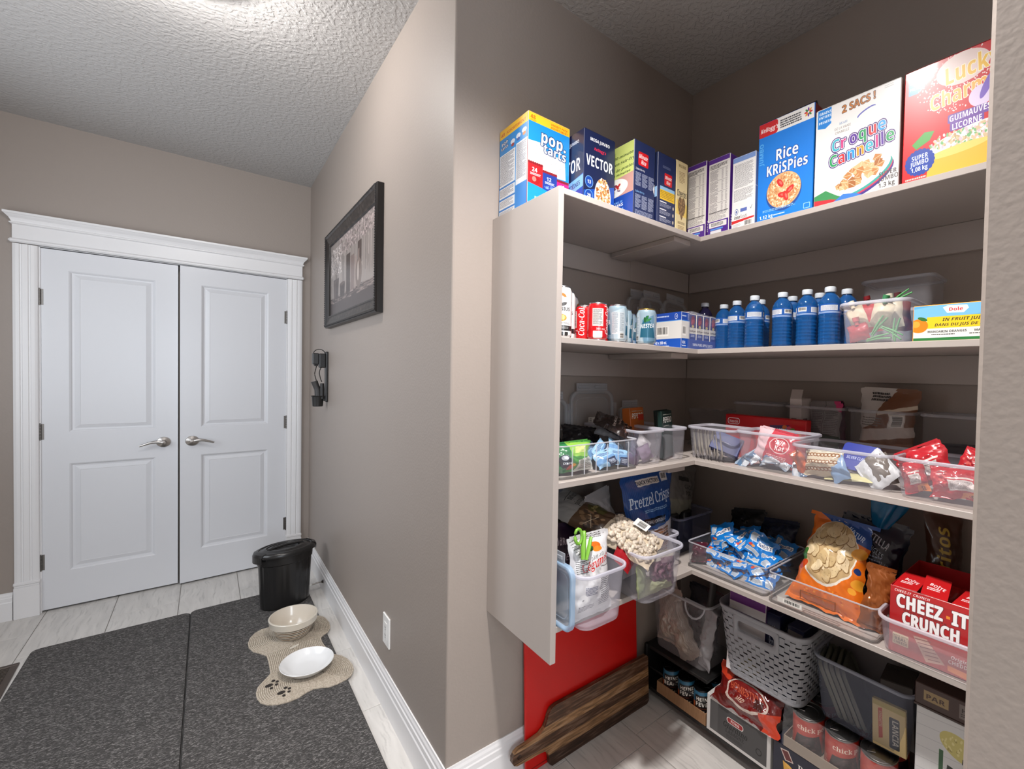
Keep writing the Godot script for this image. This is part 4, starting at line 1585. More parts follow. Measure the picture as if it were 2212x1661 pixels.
	p.small(60, 60, 136, 70, 8, c(150, 120, 80), 4)
	p.text("Cheerios", 128, 210, 56, c(40, 34, 30), "bc", 0.95)
	p.poly([0, 230, 256, 250, 256, 330, 0, 318], c(240, 208, 110))
	p.ell(96, 262, 52, 50, c(120, 92, 60))
	p.ell(168, 262, 52, 50, c(120, 92, 60))
	p.poly([46, 276, 218, 276, 132, 352], c(120, 92, 60))
	p.scatter(132, 276, 74, 56, 110, 8, [c(150, 116, 76), c(96, 70, 44), c(176, 140, 94)], 5)
	p.text("GRAINS ENTIERS", 128, 376, 22, c(110, 84, 50), "bc", 0.95)
	p.small(50, 386, 150, 50, 6, c(140, 112, 74), 6)
	carton("cereal_box", "cream oat cereal box with a heart, turned edgewise in the shelf corner", Vector3(1.217, S1, -1.185), 0.0, Vector3(0.060, 0.263, 0.180), print_mat(p.tex(), 0.4, 0.2), {"front": Rect2(0, 0, 1, 1)}, c(226, 206, 156))

	# two fibre cereal boxes with the nutrition side out
	p = Paint.new(300, 448, c(228, 226, 222))
	p.rect(0, 0, 240, 26, c(84, 40, 140))
	p.rect(8, 30, 222, 290, c(226, 224, 220))
	p.small(14, 36, 208, 26, 4, c(60, 56, 60), 3, 0.6)
	for i in 4:
		p.rect(14, 68 + i * 66, 208, 1.5, c(70, 66, 70))
		p.small(14, 74 + i * 66, 96, 56, 11, c(110, 104, 110), 10 + i)
		p.small(150, 74 + i * 66, 22, 56, 11, c(120, 114, 120), 20 + i)
		p.small(196, 74 + i * 66, 22, 56, 11, c(120, 114, 120), 30 + i)
	p.rect(8, 318, 224, 4, c(40, 36, 40))
	p.small(14, 326, 210, 44, 8, c(120, 114, 118), 41)
	p.rect(0, 372, 240, 76, c(78, 36, 138))
	p.rrect(14, 378, 206, 32, 4, c(228, 226, 224))
	p.small(40, 384, 150, 20, 3, c(70, 66, 70), 44, 0.6)
	p.rrect(30, 416, 150, 9, 4, c(86, 150, 226))
	p.rrect(30, 428, 130, 20, 4, c(220, 220, 224))
	p.rect(240, 0, 60, 448, c(96, 44, 150))
	p.text("FIBRE", 262, 420, 26, Color.WHITE, "b", 1.0, -PI / 2)
	var pm := print_mat(p.tex(), 0.36, 0.25)
	var f8 := Rect2(0, 0, 0.8, 1)
	var s8 := Rect2(0.8, 0, 0.2, 1)
	carton("cereal_box", "white nutrition side of a purple fibre cereal box, in the shelf corner", on_long(1.275, -1.12, -1.032, 0.16, S1), TURN, Vector3(0.087, 0.270, 0.16), pm, {"front": f8, "right": s8, "left": s8, "back": f8, "top": Rect2(0.1, 0.01, 0.3, 0.03)}, c(92, 46, 146))
	carton("cereal_box", "white nutrition side of a purple fibre cereal box, beside the granola carton", on_long(1.275, -1.022, -0.931, 0.16, S1), TURN, Vector3(0.090, 0.263, 0.16), pm, {"front": f8, "right": s8, "left": s8, "back": f8, "top": Rect2(0.1, 0.01, 0.3, 0.03)}, c(92, 46, 146))

	# white granola carton
	p = Paint.new(300, 448, c(232, 231, 230))
	p.rect(0, 0, 240, 30, c(120, 150, 206))
	p.rect(12, 40, 220, 250, c(236, 236, 234))
	p.small(18, 46, 206, 150, 24, c(130, 128, 132), 5)
	p.small(18, 206, 206, 76, 12, c(130, 128, 132), 6)
	p.ell(50, 346, 20, 20, c(70, 96, 160))
	p.ell(50, 346, 16, 16, c(232, 231, 230))
	p.ell(50, 346, 9, 9, c(90, 110, 170))
	p.rrect(92, 330, 70, 22, 3, c(90, 110, 180))
	p.line(196, 336, 204, 346, 3, c(60, 60, 60))
	p.line(204, 346, 218, 322, 3, c(60, 60, 60))
	p.text("inno", 24, 392, 30, c(40, 36, 36), "bi")
	p.text("foods", 90, 392, 30, c(110, 106, 106), "li")
	p.poly([0, 400, 240, 394, 240, 404, 0, 420], c(206, 40, 40))
	p.small(12, 424, 90, 22, 4, c(140, 136, 140), 8)
	p.bars(130, 410, 90, 38)
	p.rect(240, 0, 60, 448, c(128, 158, 214))
	p.text("granola", 262, 300, 30, Color.WHITE, "bi", 1.0, -PI / 2)
	carton("granola_box", "white granola carton with a red stripe, beside the bright blue cereal", on_long(1.275, -0.921, -0.830, 0.16, S1), TURN, Vector3(0.090, 0.236, 0.16), print_mat(p.tex(), 0.36, 0.25), {"front": f8, "right": s8, "left": s8, "back": f8, "top": Rect2(0.1, 0.0, 0.3, 0.04)}, c(130, 160, 214))

	# big blue puffed rice box
	p = Paint.new(320, 448, c(14, 124, 222))
	p.rect(0, 0, 280, 62, c(236, 234, 232))
	p.rrect(-12, 0, 112, 62, 14, c(206, 28, 34))
	p.rect(0, 0, 60, 62, c(206, 28, 34))
	p.text("Kellogg's", 6, 42, 28, Color.WHITE, "bi", 0.8)
	p.small(112, 14, 110, 40, 4, c(60, 60, 66), 3, 0.6)
	for i in 8:
		var a := TAU * i / 8.0
		p.ell(252 + cos(a) * 12, 30 + sin(a) * 12, 8, 4, [c(206, 50, 50), c(60, 130, 70), c(120, 60, 150), c(230, 150, 40)][i % 4], a)
	p.text("JUMBO", 26, 190, 30, c(92, 176, 240), "b", 1.0, -PI / 2)
	p.text("Rice", 150, 190, 70, Color.WHITE, "bc", 0.85, 0.0, 3, c(20, 70, 160))
	p.text("KRiSPies", 150, 250, 66, Color.WHITE, "bc", 0.80, 0.0, 3, c(20, 70, 160))
	p.ell(138, 338, 92, 84, c(30, 74, 150))
	p.ell(138, 330, 88, 78, c(222, 168, 116))
	p.scatter(138, 330, 82, 72, 330, 6, [c(236, 196, 150), c(206, 146, 94), c(248, 222, 186), c(190, 124, 76)], 17)
	for e in [[120, 296, 0.9], [170, 336, -0.6], [132, 352, 0.3], [150, 360, 1.2]]:
		p.ell(e[0], e[1], 24, 12, c(206, 44, 38), e[2])
		p.ell(e[0] + 3, e[1], 12, 5, c(236, 110, 96), e[2])
	p.small(30, 402, 170, 12, 2, c(150, 200, 246), 8, 0.5)
	p.text("1.12 kg", 12, 440, 22, Color.WHITE)
	p.small(88, 430, 60, 10, 1, Color.WHITE, 9)
	p.rrect(240, 416, 32, 24, 4, c(150, 200, 246))
	p.rrect(243, 419, 26, 18, 3, c(14, 124, 222))
	p.rect(280, 0, 40, 62, c(140, 30, 34))
	p.rect(280, 62, 40, 386, c(14, 112, 206))
	p.small(286, 90, 28, 330, 50, c(200, 224, 246), 10)
	var kb := carton("cereal_box", "tall bright blue puffed rice cereal box with a strawberry bowl", on_long(1.275, -0.822, -0.636, 0.115, S1), TURN, Vector3(0.186, 0.310, 0.115), print_mat(p.tex(), 0.34, 0.3), {"front": Rect2(0, 0, 0.875, 1), "right": Rect2(0.875, 0, 0.125, 1), "left": Rect2(0.875, 0, 0.125, 1), "back": Rect2(0, 0, 0.875, 1), "top": Rect2(0.01, 0.02, 0.2, 0.08)}, c(60, 24, 26))
	var fb := Mb.new()
	fb.box(Vector3(0.105, 0.0015, 0.05), Vector3(0, 0, 0), 0.0004)
	part(kb, "open_flap", fb.mesh(), mat(c(40, 36, 36), 0.6), Vector3(0.02, 0.327, -0.012), Vector3(-0.75, 0, 0), "dark flap standing open")

	# white cinnamon squares box
	p = Paint.new(420, 448, c(234, 232, 230))
	p.poly([8, 0, 78, 0, 78, 76, 48, 92, 8, 84], c(30, 130, 214))
	p.text("GRAINS", 14, 24, 17, Color.WHITE)
	p.text("ENTIERS", 13, 42, 16, Color.WHITE)
	p.text("PREMIER", 12, 66, 16, Color.WHITE)
	p.text("2 SACS !", 132, 52, 46, c(196, 120, 52), "b", 0.95, -0.06, 2, c(60, 40, 40))
	p.text("MIAM", 120, 100, 15, c(110, 140, 180), "l")
	p.text("DE LA VRAIE", 96, 120, 15, c(120, 110, 104), "l")
	p.text("CANNELLE", 100, 138, 15, c(120, 110, 104), "l")
	p.ell(250, 84, 44, 12, c(84, 90, 180), -0.3)
	p.ell(252, 88, 42, 10, c(234, 232, 230), -0.3)
	var many := [c(36, 150, 214), c(40, 150, 90), c(204, 60, 130), c(240, 150, 40), c(200, 40, 50), c(90, 50, 150), c(60, 170, 190)]
	for line in [["Croque", 84, 216, 74], ["Cannelle", 74, 284, 74]]:
		var x: float = line[1]
		for i in line[0].length():
			p.text(line[0][i], x, line[2] - i * 5.0, line[3], many[(i * 3 + line[0].length()) % 7], "b", 0.95, -0.06, 7, c(66, 36, 110))
			x += 44.0 if line[0][i] != "l" else 24.0
		x = line[1]
		for i in line[0].length():
			p.text(line[0][i], x, line[2] - i * 5.0, line[3], many[(i * 3 + line[0].length()) % 7], "b", 0.95, -0.06, 2.5, Color.WHITE)
			x += 44.0 if line[0][i] != "l" else 24.0
	p.ell(232, 384, 156, 62, c(70, 50, 130), -0.32)
	p.ell(232, 376, 152, 58, c(210, 60, 90), -0.32)
	p.ell(232, 370, 150, 56, c(60, 160, 150), -0.32)
	p.ell(228, 358, 146, 58, c(244, 242, 240), -0.32)
	var r := RandomNumberGenerator.new()
	r.seed = 6
	for i in 42:
		var a := r.randf() * TAU
		var d := sqrt(r.randf()) * 0.85
		var o := Vector2(228, 350) + Vector2(cos(a) * 128 * d, sin(a) * 48 * d).rotated(-0.32)
		var s := r.randf_range(17, 26)
		var t := r.randf() * PI
		var pts := []
		for k in 4:
			var v2 := Vector2(s, 0).rotated(t + k * PI / 2)
			pts.append_array([o.x + v2.x, o.y + v2.y * 0.75])
		p.poly(pts, [c(190, 128, 74), c(214, 160, 108), c(166, 104, 56), c(224, 180, 132)][i % 4])
		p.line(pts[0], pts[1], pts[4], pts[5], 2, c(240, 214, 180))
	p.poly([0, 400, 60, 384, 120, 420, 190, 448, 0, 448], c(60, 140, 84))
	p.poly([0, 420, 90, 430, 150, 448, 0, 448], c(200, 44, 54))
	p.poly([96, 448, 150, 420, 210, 430, 250, 448], c(60, 120, 200))
	p.text("SUPER", 316, 390, 26, c(90, 84, 84), "b", 1.0, -0.05)
	p.text("JUMBO", 316, 412, 26, c(90, 84, 84), "b", 1.0, -0.05)
	p.text("1.3 kg", 316, 438, 26, c(70, 64, 64), "b", 1.0, -0.05)
	p.small(330, 6, 40, 16, 2, c(180, 178, 176), 5)
	p.rect(400, 0, 20, 448, c(214, 206, 200))
	p.small(402, 20, 16, 400, 60, c(150, 140, 140), 10)
	carton("cereal_box", "white cereal box with cinnamon squares on a colourful spoon", on_long(1.275, -0.633, -0.4055, 0.105, S1), TURN, Vector3(0.2255, 0.277, 0.105), print_mat(p.tex(), 0.3, 0.4), {"front": Rect2(0, 0, 0.952, 1), "right": Rect2(0.952, 0, 0.048, 1), "left": Rect2(0.952, 0, 0.048, 1), "back": Rect2(0, 0, 0.952, 1), "top": Rect2(0.75, 0.1, 0.1, 0.05)}, c(226, 222, 218))

	# red marshmallow cereal box
	p = Paint.new(420, 448, c(204, 18, 28))
	p.poly([16, 10, 92, 0, 92, 78, 60, 96, 16, 96], c(40, 140, 216))
	p.text("GRAINS", 22, 34, 17, Color.WHITE)
	p.text("ENTIERS", 21, 52, 16, Color.WHITE)
	p.text("PREMIER", 20, 78, 16, Color.WHITE)
	r.seed = 3
	for i in 420:
		var a := r.randf() * TAU
		var d := sqrt(r.randf())
		p.ell(230 + cos(a) * 175 * d, 96 + sin(a) * 120 * d, 3, 3, [c(244, 226, 222), c(236, 180, 176), c(250, 240, 236)][i % 3])
	p.ell(250, 60, 110, 60, c(236, 214, 208))
	p.text("Lucky", 176, 108, 90, c(246, 196, 70), "b", 0.9, -0.08, 3, c(255, 246, 220))
	p.text("Charms", 116, 190, 84, c(246, 180, 80), "b", 0.9, -0.08, 3, c(255, 246, 220))
	p.ell(330, 190, 50, 40, c(226, 210, 240))
	p.ell(352, 158, 16, 52, c(120, 90, 190), 0.5)
	p.poly([40, 300, 96, 262, 140, 268, 120, 300, 60, 322], c(76, 160, 70))
	p.rrect(196, 226, 180, 34, 6, c(110, 70, 160))
	p.text("GUIMAUVES", 286, 252, 32, Color.WHITE, "bc", 0.9, -0.04)
	p.rrect(206, 258, 138, 34, 6, c(110, 70, 160))
	p.text("LICORNE", 276, 286, 32, Color.WHITE, "bc", 0.9, -0.04)
	p.ell(290, 330, 176, 42, c(240, 236, 228), -0.12)
	p.scatter(282, 322, 160, 32, 210, 8, [c(214, 190, 150), c(246, 240, 232), c(190, 160, 120), c(120, 180, 120), c(240, 190, 200)], 9)
	p.poly([124, 356, 200, 372, 330, 360, 420, 330, 420, 448, 110, 448], c(244, 182, 62))
	p.ell(240, 366, 130, 16, c(250, 206, 110), -0.06)
	for i in 20:
		var a := TAU * i / 20.0
		p.ell(78 + cos(a) * 58, 376 + sin(a) * 44, 11, 10, c(24, 62, 160))
	p.ell(78, 376, 60, 46, c(24, 62, 160))
	p.text("SUPER", 78, 364, 26, Color.WHITE, "bc", 0.95, -0.05)
	p.text("JUMBO", 78, 386, 26, Color.WHITE, "bc", 0.95, -0.05)
	p.text("1,08 kg", 78, 410, 24, Color.WHITE, "bc", 0.95, -0.05)
	p.small(14, 434, 96, 10, 1, c(240, 200, 190), 4, 0.7)
	p.rect(400, 0, 20, 448, c(150, 16, 24))
	carton("cereal_box", "red and yellow marshmallow cereal box at the pantry opening", on_long(1.275, -0.399, -0.203, 0.105, S1), TURN, Vector3(0.196, 0.278, 0.105), print_mat(p.tex(), 0.3, 0.45), {"front": Rect2(0, 0, 0.952, 1), "right": Rect2(0.952, 0, 0.048, 1), "left": Rect2(0.952, 0, 0.048, 1), "back": Rect2(0, 0, 0.952, 1), "top": Rect2(0.03, 0.4, 0.1, 0.05)}, c(150, 20, 26))


# ------------------------------------------------------------------ second shelf: cans, juice, water
func can_node(called: String, label: String, at: Vector3, turn: float, r: float, h: float, m: Material, group: String, lid_col := Color(0.72, 0.72, 0.73)) -> Node3D:
	var o := thing(called, label, "can", at, turn, group)
	var b := Mb.new()
	b.lathe(vv([r * 0.80, 0.006, r, 0.013, r, h - 0.016, r * 0.84, h - 0.004]), 32, 1.0, 1.0, 0.9)
	part(o, "printed_wall", b.mesh(), m)
	var al := mat(lid_col, 0.3, 1.0)
	part(o, "lid", lathe_mesh(vv([r * 0.84, h - 0.004, r * 0.86, h - 0.001, r * 0.84, h, r * 0.81, h - 0.001, r * 0.79, h - 0.005, 0.0, h - 0.0055]), 32), al)
	part(o, "base", lathe_mesh(vv([0.0, 0.005, r * 0.72, 0.003, r * 0.76, 0.0, r * 0.79, 0.002, r * 0.80, 0.006]), 32), mat(Color(0.72, 0.72, 0.73), 0.3, 1.0))
	var tb := Mb.new()
	tb.box(Vector3(0.012, 0.0012, 0.020), Vector3(0, h - 0.0035, 0.006), 0.0005)
	part(o, "pull_tab", tb.mesh(), al)
	return o


func tin_node(called: String, label: String, at: Vector3, turn: float, r: float, h: float, m: Material, rim: Material, group: String) -> Node3D:
	var o := thing(called, label, "can", at, turn, group)
	var b := Mb.new()
	b.lathe(vv([r * 0.985, 0.004, r * 0.985, h - 0.004]), 36)
	part(o, "paper_label", b.mesh(), m)
	part(o, "lid", lathe_mesh(vv([r * 0.985, h - 0.0045, r * 1.012, h - 0.003, r * 1.012, h - 0.0005, r * 0.99, h, r * 0.955, h - 0.0005, r * 0.945, h - 0.004, r * 0.80, h - 0.0045, r * 0.78, h - 0.0035, r * 0.6, h - 0.0035, r * 0.58, h - 0.0045, 0.0, h - 0.0045]), 36), rim)
	part(o, "bottom", lathe_mesh(vv([0.0, 0.001, r * 0.95, 0.001, r, 0.0, r * 1.01, 0.002, r * 0.985, 0.0045]), 36), rim)
	var tb := Mb.new()
	tb.box(Vector3(0.013, 0.0016, 0.024), Vector3(0, h - 0.003, r * 0.45), 0.0006)
	part(o, "pull_ring", tb.mesh(), rim)
	return o


func build_second_shelf() -> void:
	# slim energy drink cans
	var p := Paint.new(320, 256, c(226, 226, 226))
	for k in 2:
		var x := 80 + k * 160
		p.ell(x, 64, 26, 32, c(206, 120, 46))
		p.ell(x + 2, 80, 24, 18, c(84, 84, 84))
		p.ell(x, 64, 13, 18, c(226, 226, 226))
		p.rect(x + 8, 52, 20, 26, c(226, 226, 226))
		p.text("CELSIUS", x, 122, 25, c(30, 30, 30), "bc", 0.95)
		p.ell(x, 158, 26, 18, c(222, 150, 60))
		p.ell(x, 156, 20, 12, c(240, 196, 110))
		p.small(x - 44, 182, 90, 12, 2, c(110, 110, 110), 3)
		p.rect(x - 80, 198, 160, 26, c(34, 34, 34))
		p.small(x - 40, 204, 80, 12, 2, c(220, 220, 220), 4)
		for i in 3:
			p.rrect(x - 38 + i * 27, 230, 20, 20, 4, c(40, 40, 40))
	p.small(4, 70, 26, 110, 20, c(130, 130, 130), 6)
	p.small(144, 70, 30, 110, 20, c(130, 130, 130), 7)
	var cm := print_mat(p.tex(), 0.3, 0.3)
	var g := "slim energy drink cans behind the end panel"
	var cs := [[0.745, -1.125, 4.1], [0.80, -1.185, 4.0], [0.855, -1.245, 5.4]]
	var told := ["slim white energy drink can with an orange slice, first beside the end panel", "slim white energy drink can in the middle of its row of three", "slim white energy drink can at the wall end of its row"]
	for i in 3:
		can_node("energy_drink_can", told[i], Vector3(cs[i][0], S2, cs[i][1]), cs[i][2], 0.0275, 0.152, cm, g)
	# red cola
	p = Paint.new(320, 192, c(196, 18, 26))
	for k in 2:
		p.rect(10 + k * 160, 26, 56, 96, c(214, 208, 204))
		p.small(14 + k * 160, 32, 48, 84, 16, c(60, 56, 56), 3 + k)
		p.rect(14 + k * 160, 148, 48, 40, c(226, 222, 218))
		p.text("Coca-Cola", 112 + k * 160, 170, 46, c(244, 240, 238), "bsi", 0.8, -PI / 2)
		p.text("355 mL", 30 + k * 160, 142, 14, Color.WHITE)
	var km := print_mat(p.tex(), 0.28, 0.4)
	g = "red cola cans in the can row"
	can_node("cola_can", "red cola can standing nearest to the slim white cans", Vector3(0.862, S2, -1.173), 3.4, 0.031, 0.115, km, g)
	can_node("cola_can", "red cola can with its white nutrition table turned out", Vector3(0.852, S2, -1.095), 4.9, 0.031, 0.115, km, g)
	can_node("cola_can", "red cola can tucked between the iced tea and the wall", Vector3(0.937, S2, -1.168), 3.7, 0.031, 0.115, km, g)
	# iced tea
	p = Paint.new(320, 192, c(158, 182, 196))
	for k in 2:
		var x := k * 160
		p.poly([x, 40, x + 70, 10, x + 96, 192, x + 20, 192], c(186, 204, 214))
		p.poly([x + 90, 60, x + 150, 30, x + 160, 192, x + 100, 192], c(112, 152, 178))
		p.rect(x + 6, 36, 34, 120, c(214, 220, 224))
		p.small(x + 8, 40, 30, 110, 24, c(90, 110, 130), 5 + k)
		p.rect(x + 44, 36, 26, 110, c(200, 210, 216))
		p.small(x + 46, 40, 22, 100, 20, c(110, 126, 140), 8 + k)
		p.bars(x + 44, 148, 26, 30, false)
		p.poly([x + 84, 92, x + 112, 34, x + 146, 92, x + 160, 160, x + 80, 160], c(44, 104, 130))
		p.text("NESTEA", x + 80, 108, 33, Color.WHITE, "bi", 0.62, -0.08)
		p.ell(x + 112, 52, 7, 20, c(40, 110, 60), 0.5)
		p.ell(x + 122, 60, 6, 18, c(50, 130, 70), 1.0)
		p.ell(x + 104, 60, 6, 16, c(36, 96, 56), -0.1)
	var tm := print_mat(p.tex(), 0.25, 0.4)
	tm.metallic = 0.25
	g = "pale blue iced tea cans in the can row"
	can_node("iced_tea_can", "pale blue iced tea can beside the cola with its nutrition table out", Vector3(0.929, S2, -1.093), 4.9, 0.032, 0.118, tm, g)
	can_node("iced_tea_can", "pale blue iced tea can second in its row to the wall", Vector3(1.005, S2, -1.153), 4.7, 0.032, 0.118, tm, g)
	can_node("iced_tea_can", "pale blue iced tea can at the wall end of its row", Vector3(1.082, S2, -1.215), 4.6, 0.032, 0.118, tm, g)
	can_node("iced_tea_can", "iced tea can with a gold top and green leaves beside the juice case", Vector3(1.046, S2, -1.083), 3.3, 0.0335, 0.118, tm, g, c(214, 178, 92))

	# case of apple juice cartons
	var w := 0.205
	var h := 0.128
	var d := 0.140
	var jo := thing("juice_case", "shrink-wrapped case of small apple juice cartons in the shelf corner", "juice case", Vector3(1.296, S2, -1.131))
	p = Paint.new(400, 256, c(216, 214, 210))
	p.rect(0, 0, 400, 60, c(36, 74, 166))
	p.rect(0, 186, 400, 70, c(32, 84, 182))
	p.rect(0, 56, 400, 5, c(90, 150, 220))
	p.ell(330, 30, 20, 20, Color.WHITE)
	p.ell(330, 30, 17, 17, c(36, 74, 166))
	p.text("+", 330, 40, 30, Color.WHITE, "bc")
	p.small(20, 20, 220, 12, 1, c(200, 214, 240), 3, 0.8)
	p.bars(48, 96, 180, 70)
	p.text("40 x 200 mL", 40, 224, 30, Color.WHITE)
	p.small(40, 234, 200, 12, 1, c(220, 230, 246), 4, 0.7)
	var jm := print_mat(p.tex(), 0.35, 0.2)
	part(jo, "case_end", slab(Vector3(-w / 2, 0.0, -d / 2), Vector3(-w / 2 + 0.045, h, d / 2), 0.0015), jm)
	var eb := Mb.new()
	eb.quad(Vector3(-w / 2 - 0.0004, 0, -d / 2), Vector3(-w / 2 - 0.0004, 0, d / 2), Vector3(-w / 2 - 0.0004, h, d / 2), Vector3(-w / 2 - 0.0004, h, -d / 2))
	part(jo, "printed_end", eb.mesh(), jm)
	part(jo, "case_tray", slab(Vector3(-w / 2 + 0.045, 0, -d / 2), Vector3(w / 2, 0.034, d / 2), 0.0012), mat(c(34, 74, 168), 0.4))
	var tp := Paint.new(400, 72, c(34, 74, 168))
	tp.text("100% PURE APPLE JUICE", 40, 48, 30, Color.WHITE, "b", 0.85)
	var tb := Mb.new()
	tb.quad(Vector3(-w / 2 + 0.046, 0.001, d / 2 + 0.0005), Vector3(w / 2, 0.001, d / 2 + 0.0005), Vector3(w / 2, 0.033, d / 2 + 0.0005), Vector3(-w / 2 + 0.046, 0.033, d / 2 + 0.0005))
	part(jo, "tray_print", tb.mesh(), print_mat(tp.tex(), 0.35))
	var jp := Paint.new(64, 192, c(44, 40, 110))
	jp.ell(34, 44, 20, 34, c(130, 24, 48))
	jp.ell(28, 56, 10, 20, c(176, 50, 70), 0.4)
	jp.ell(34, 86, 13, 10, c(214, 190, 120))
	jp.rect(0, 96, 64, 44, c(228, 224, 214))
	jp.text("SunRype", 32, 126, 17, c(60, 40, 40), "bc", 0.9)
	jp.rect(0, 140, 64, 52, c(34, 64, 150))
	jp.small(14, 148, 40, 18, 3, c(220, 226, 240), 5, 0.6)
	var jpm := print_mat(jp.tex(), 0.35, 0.3)
	for i in 4:
		for k in 3:
			var jx := -w / 2 + 0.066 + i * 0.0395
			part(jo, "juice_carton", box_mesh(Vector3(0.0375, 0.098, 0.040), 0.002), jpm, Vector3(jx, 0.028, d / 2 - 0.024 - k * 0.043))
	var wrap := Mb.new()
	var rows := []
	for i in 13:
		var t := i / 12.0
		var row := PackedVector3Array()
		for j in 9:
			var u := j / 8.0
			var q := Vector3(lerpf(-w / 2 + 0.03, w / 2 + 0.012, u), 0, 0)
			var a := t * PI
			q.y = 0.004 + sin(a) * (h + 0.006) * (1.0 - 0.1 * u)
			q.z = cos(a) * (d / 2 + 0.006)
			q.y = clampf(sin(a) * 1.7, 0.0, 1.0) * (h + 0.004 - 0.008 * u) + 0.001
			q.z = clampf(cos(a) * 1.6, -1.0, 1.0) * (d / 2 + 0.004)
			q += Vector3(0, wobble.get_noise_2d(u * 14.0, t * 17.0) * 0.006, wobble.get_noise_2d(u * 12.0 + 40.0, t * 15.0) * 0.004)
			row.append(q)
		rows.append(row)
	wrap.patch(rows, false, Rect2(0, 0, 1, 1), Vector3(0, h / 2, 0))
	part(jo, "shrink_wrap", wrap.mesh(), clear(0.10, c(220, 226, 246), 0.1))
	var capj := thing("blue_cap_bottle", "squat bottle with a pale blue cap behind the juice case", "bottle", Vector3(1.325, S2, -1.245), 0.0)
	part(capj, "bottle_body", lathe_mesh(vv([0.0, 0.0, 0.034, 0.0, 0.037, 0.004, 0.037, 0.105, 0.031, 0.122, 0.029, 0.128, 0.0, 0.128]), 28), frosted(c(150, 170, 200), 0.55))
	part(capj, "cap", lathe_mesh(vv([0.031, 0.124, 0.032, 0.127, 0.032, 0.144, 0.029, 0.147, 0.0, 0.147]), 32), mat(c(150, 184, 226), 0.4))

	build_bottles()
	build_second_right()


func lid_mesh(w: float, h: float, r: float) -> Array:
	# clear container lid standing on edge: pane, moulded rim, clip flaps
	var pts := func(ww: float, hh: float, rad: float, z: float) -> PackedVector3Array:
		var l := rr(ww, hh, rad, 0.0, 6)
		for i in l.size():
			l[i] = Vector3(l[i].x, l[i].z + h / 2, z)
		return l
	var a := Mb.new()
	a.patch([pts.call(w, h, r, 0.0), pts.call(w, h, r, 0.010), pts.call(w - 0.004, h - 0.004, r, 0.013), pts.call(w - 0.018, h - 0.018, r * 0.9, 0.013), pts.call(w - 0.024, h - 0.024, r * 0.85, 0.006)], true, Rect2(0, 0, 1, 1), Vector3(0, h / 2, 0))
	var b := Mb.new()
	b.cap(pts.call(w - 0.024, h - 0.024, r * 0.85, 0.006), Vector3.BACK)
	b.patch([pts.call(w - 0.05, h - 0.05, r * 0.7, 0.0062), pts.call(w - 0.053, h - 0.053, r * 0.7, 0.0075), pts.call(w - 0.057, h - 0.057, r * 0.7, 0.0062)], true, Rect2(0, 0, 1, 1), Vector3(0, h / 2, -0.1))
	var f := Mb.new()
	f.box(Vector3(w * 0.72, 0.030, 0.003), Vector3(0, h + 0.014, 0.006), 0.001)
	f.box(Vector3(w * 0.28, 0.010, 0.005), Vector3(-w * 0.19, h + 0.014, 0.007), 0.0015)
	f.box(Vector3(w * 0.28, 0.010, 0.005), Vector3(w * 0.19, h + 0.014, 0.007), 0.0015)
	var g := Mb.new()
	g.box(Vector3(0.022, h * 0.6, 0.003), Vector3(w / 2 + 0.008, h * 0.5, 0.006), 0.001)
	return [a.mesh(), b.mesh(), f.mesh(), g.mesh()]


func lid_thing(label: String, at: Vector3, w: float, h: float, r: float, rot: Vector3, tint := Color(0.75, 0.76, 0.78)) -> Node3D:
	var ms := lid_mesh(w, h, r)
	var o := thing("container_lid", label, "lid", at)
	o.rotation = rot
	part(o, "rim", ms[0], frosted(tint, 0.42))
	part(o, "pane", ms[1], frosted(tint, 0.17))
	part(o, "clip_flap", ms[2], frosted(tint, 0.4))
	part(o, "side_clip", ms[3], frosted(tint, 0.26))
	part(o, "side_clip", ms[3], frosted(tint, 0.26), Vector3(-w - 0.016, 0, 0))
	return o


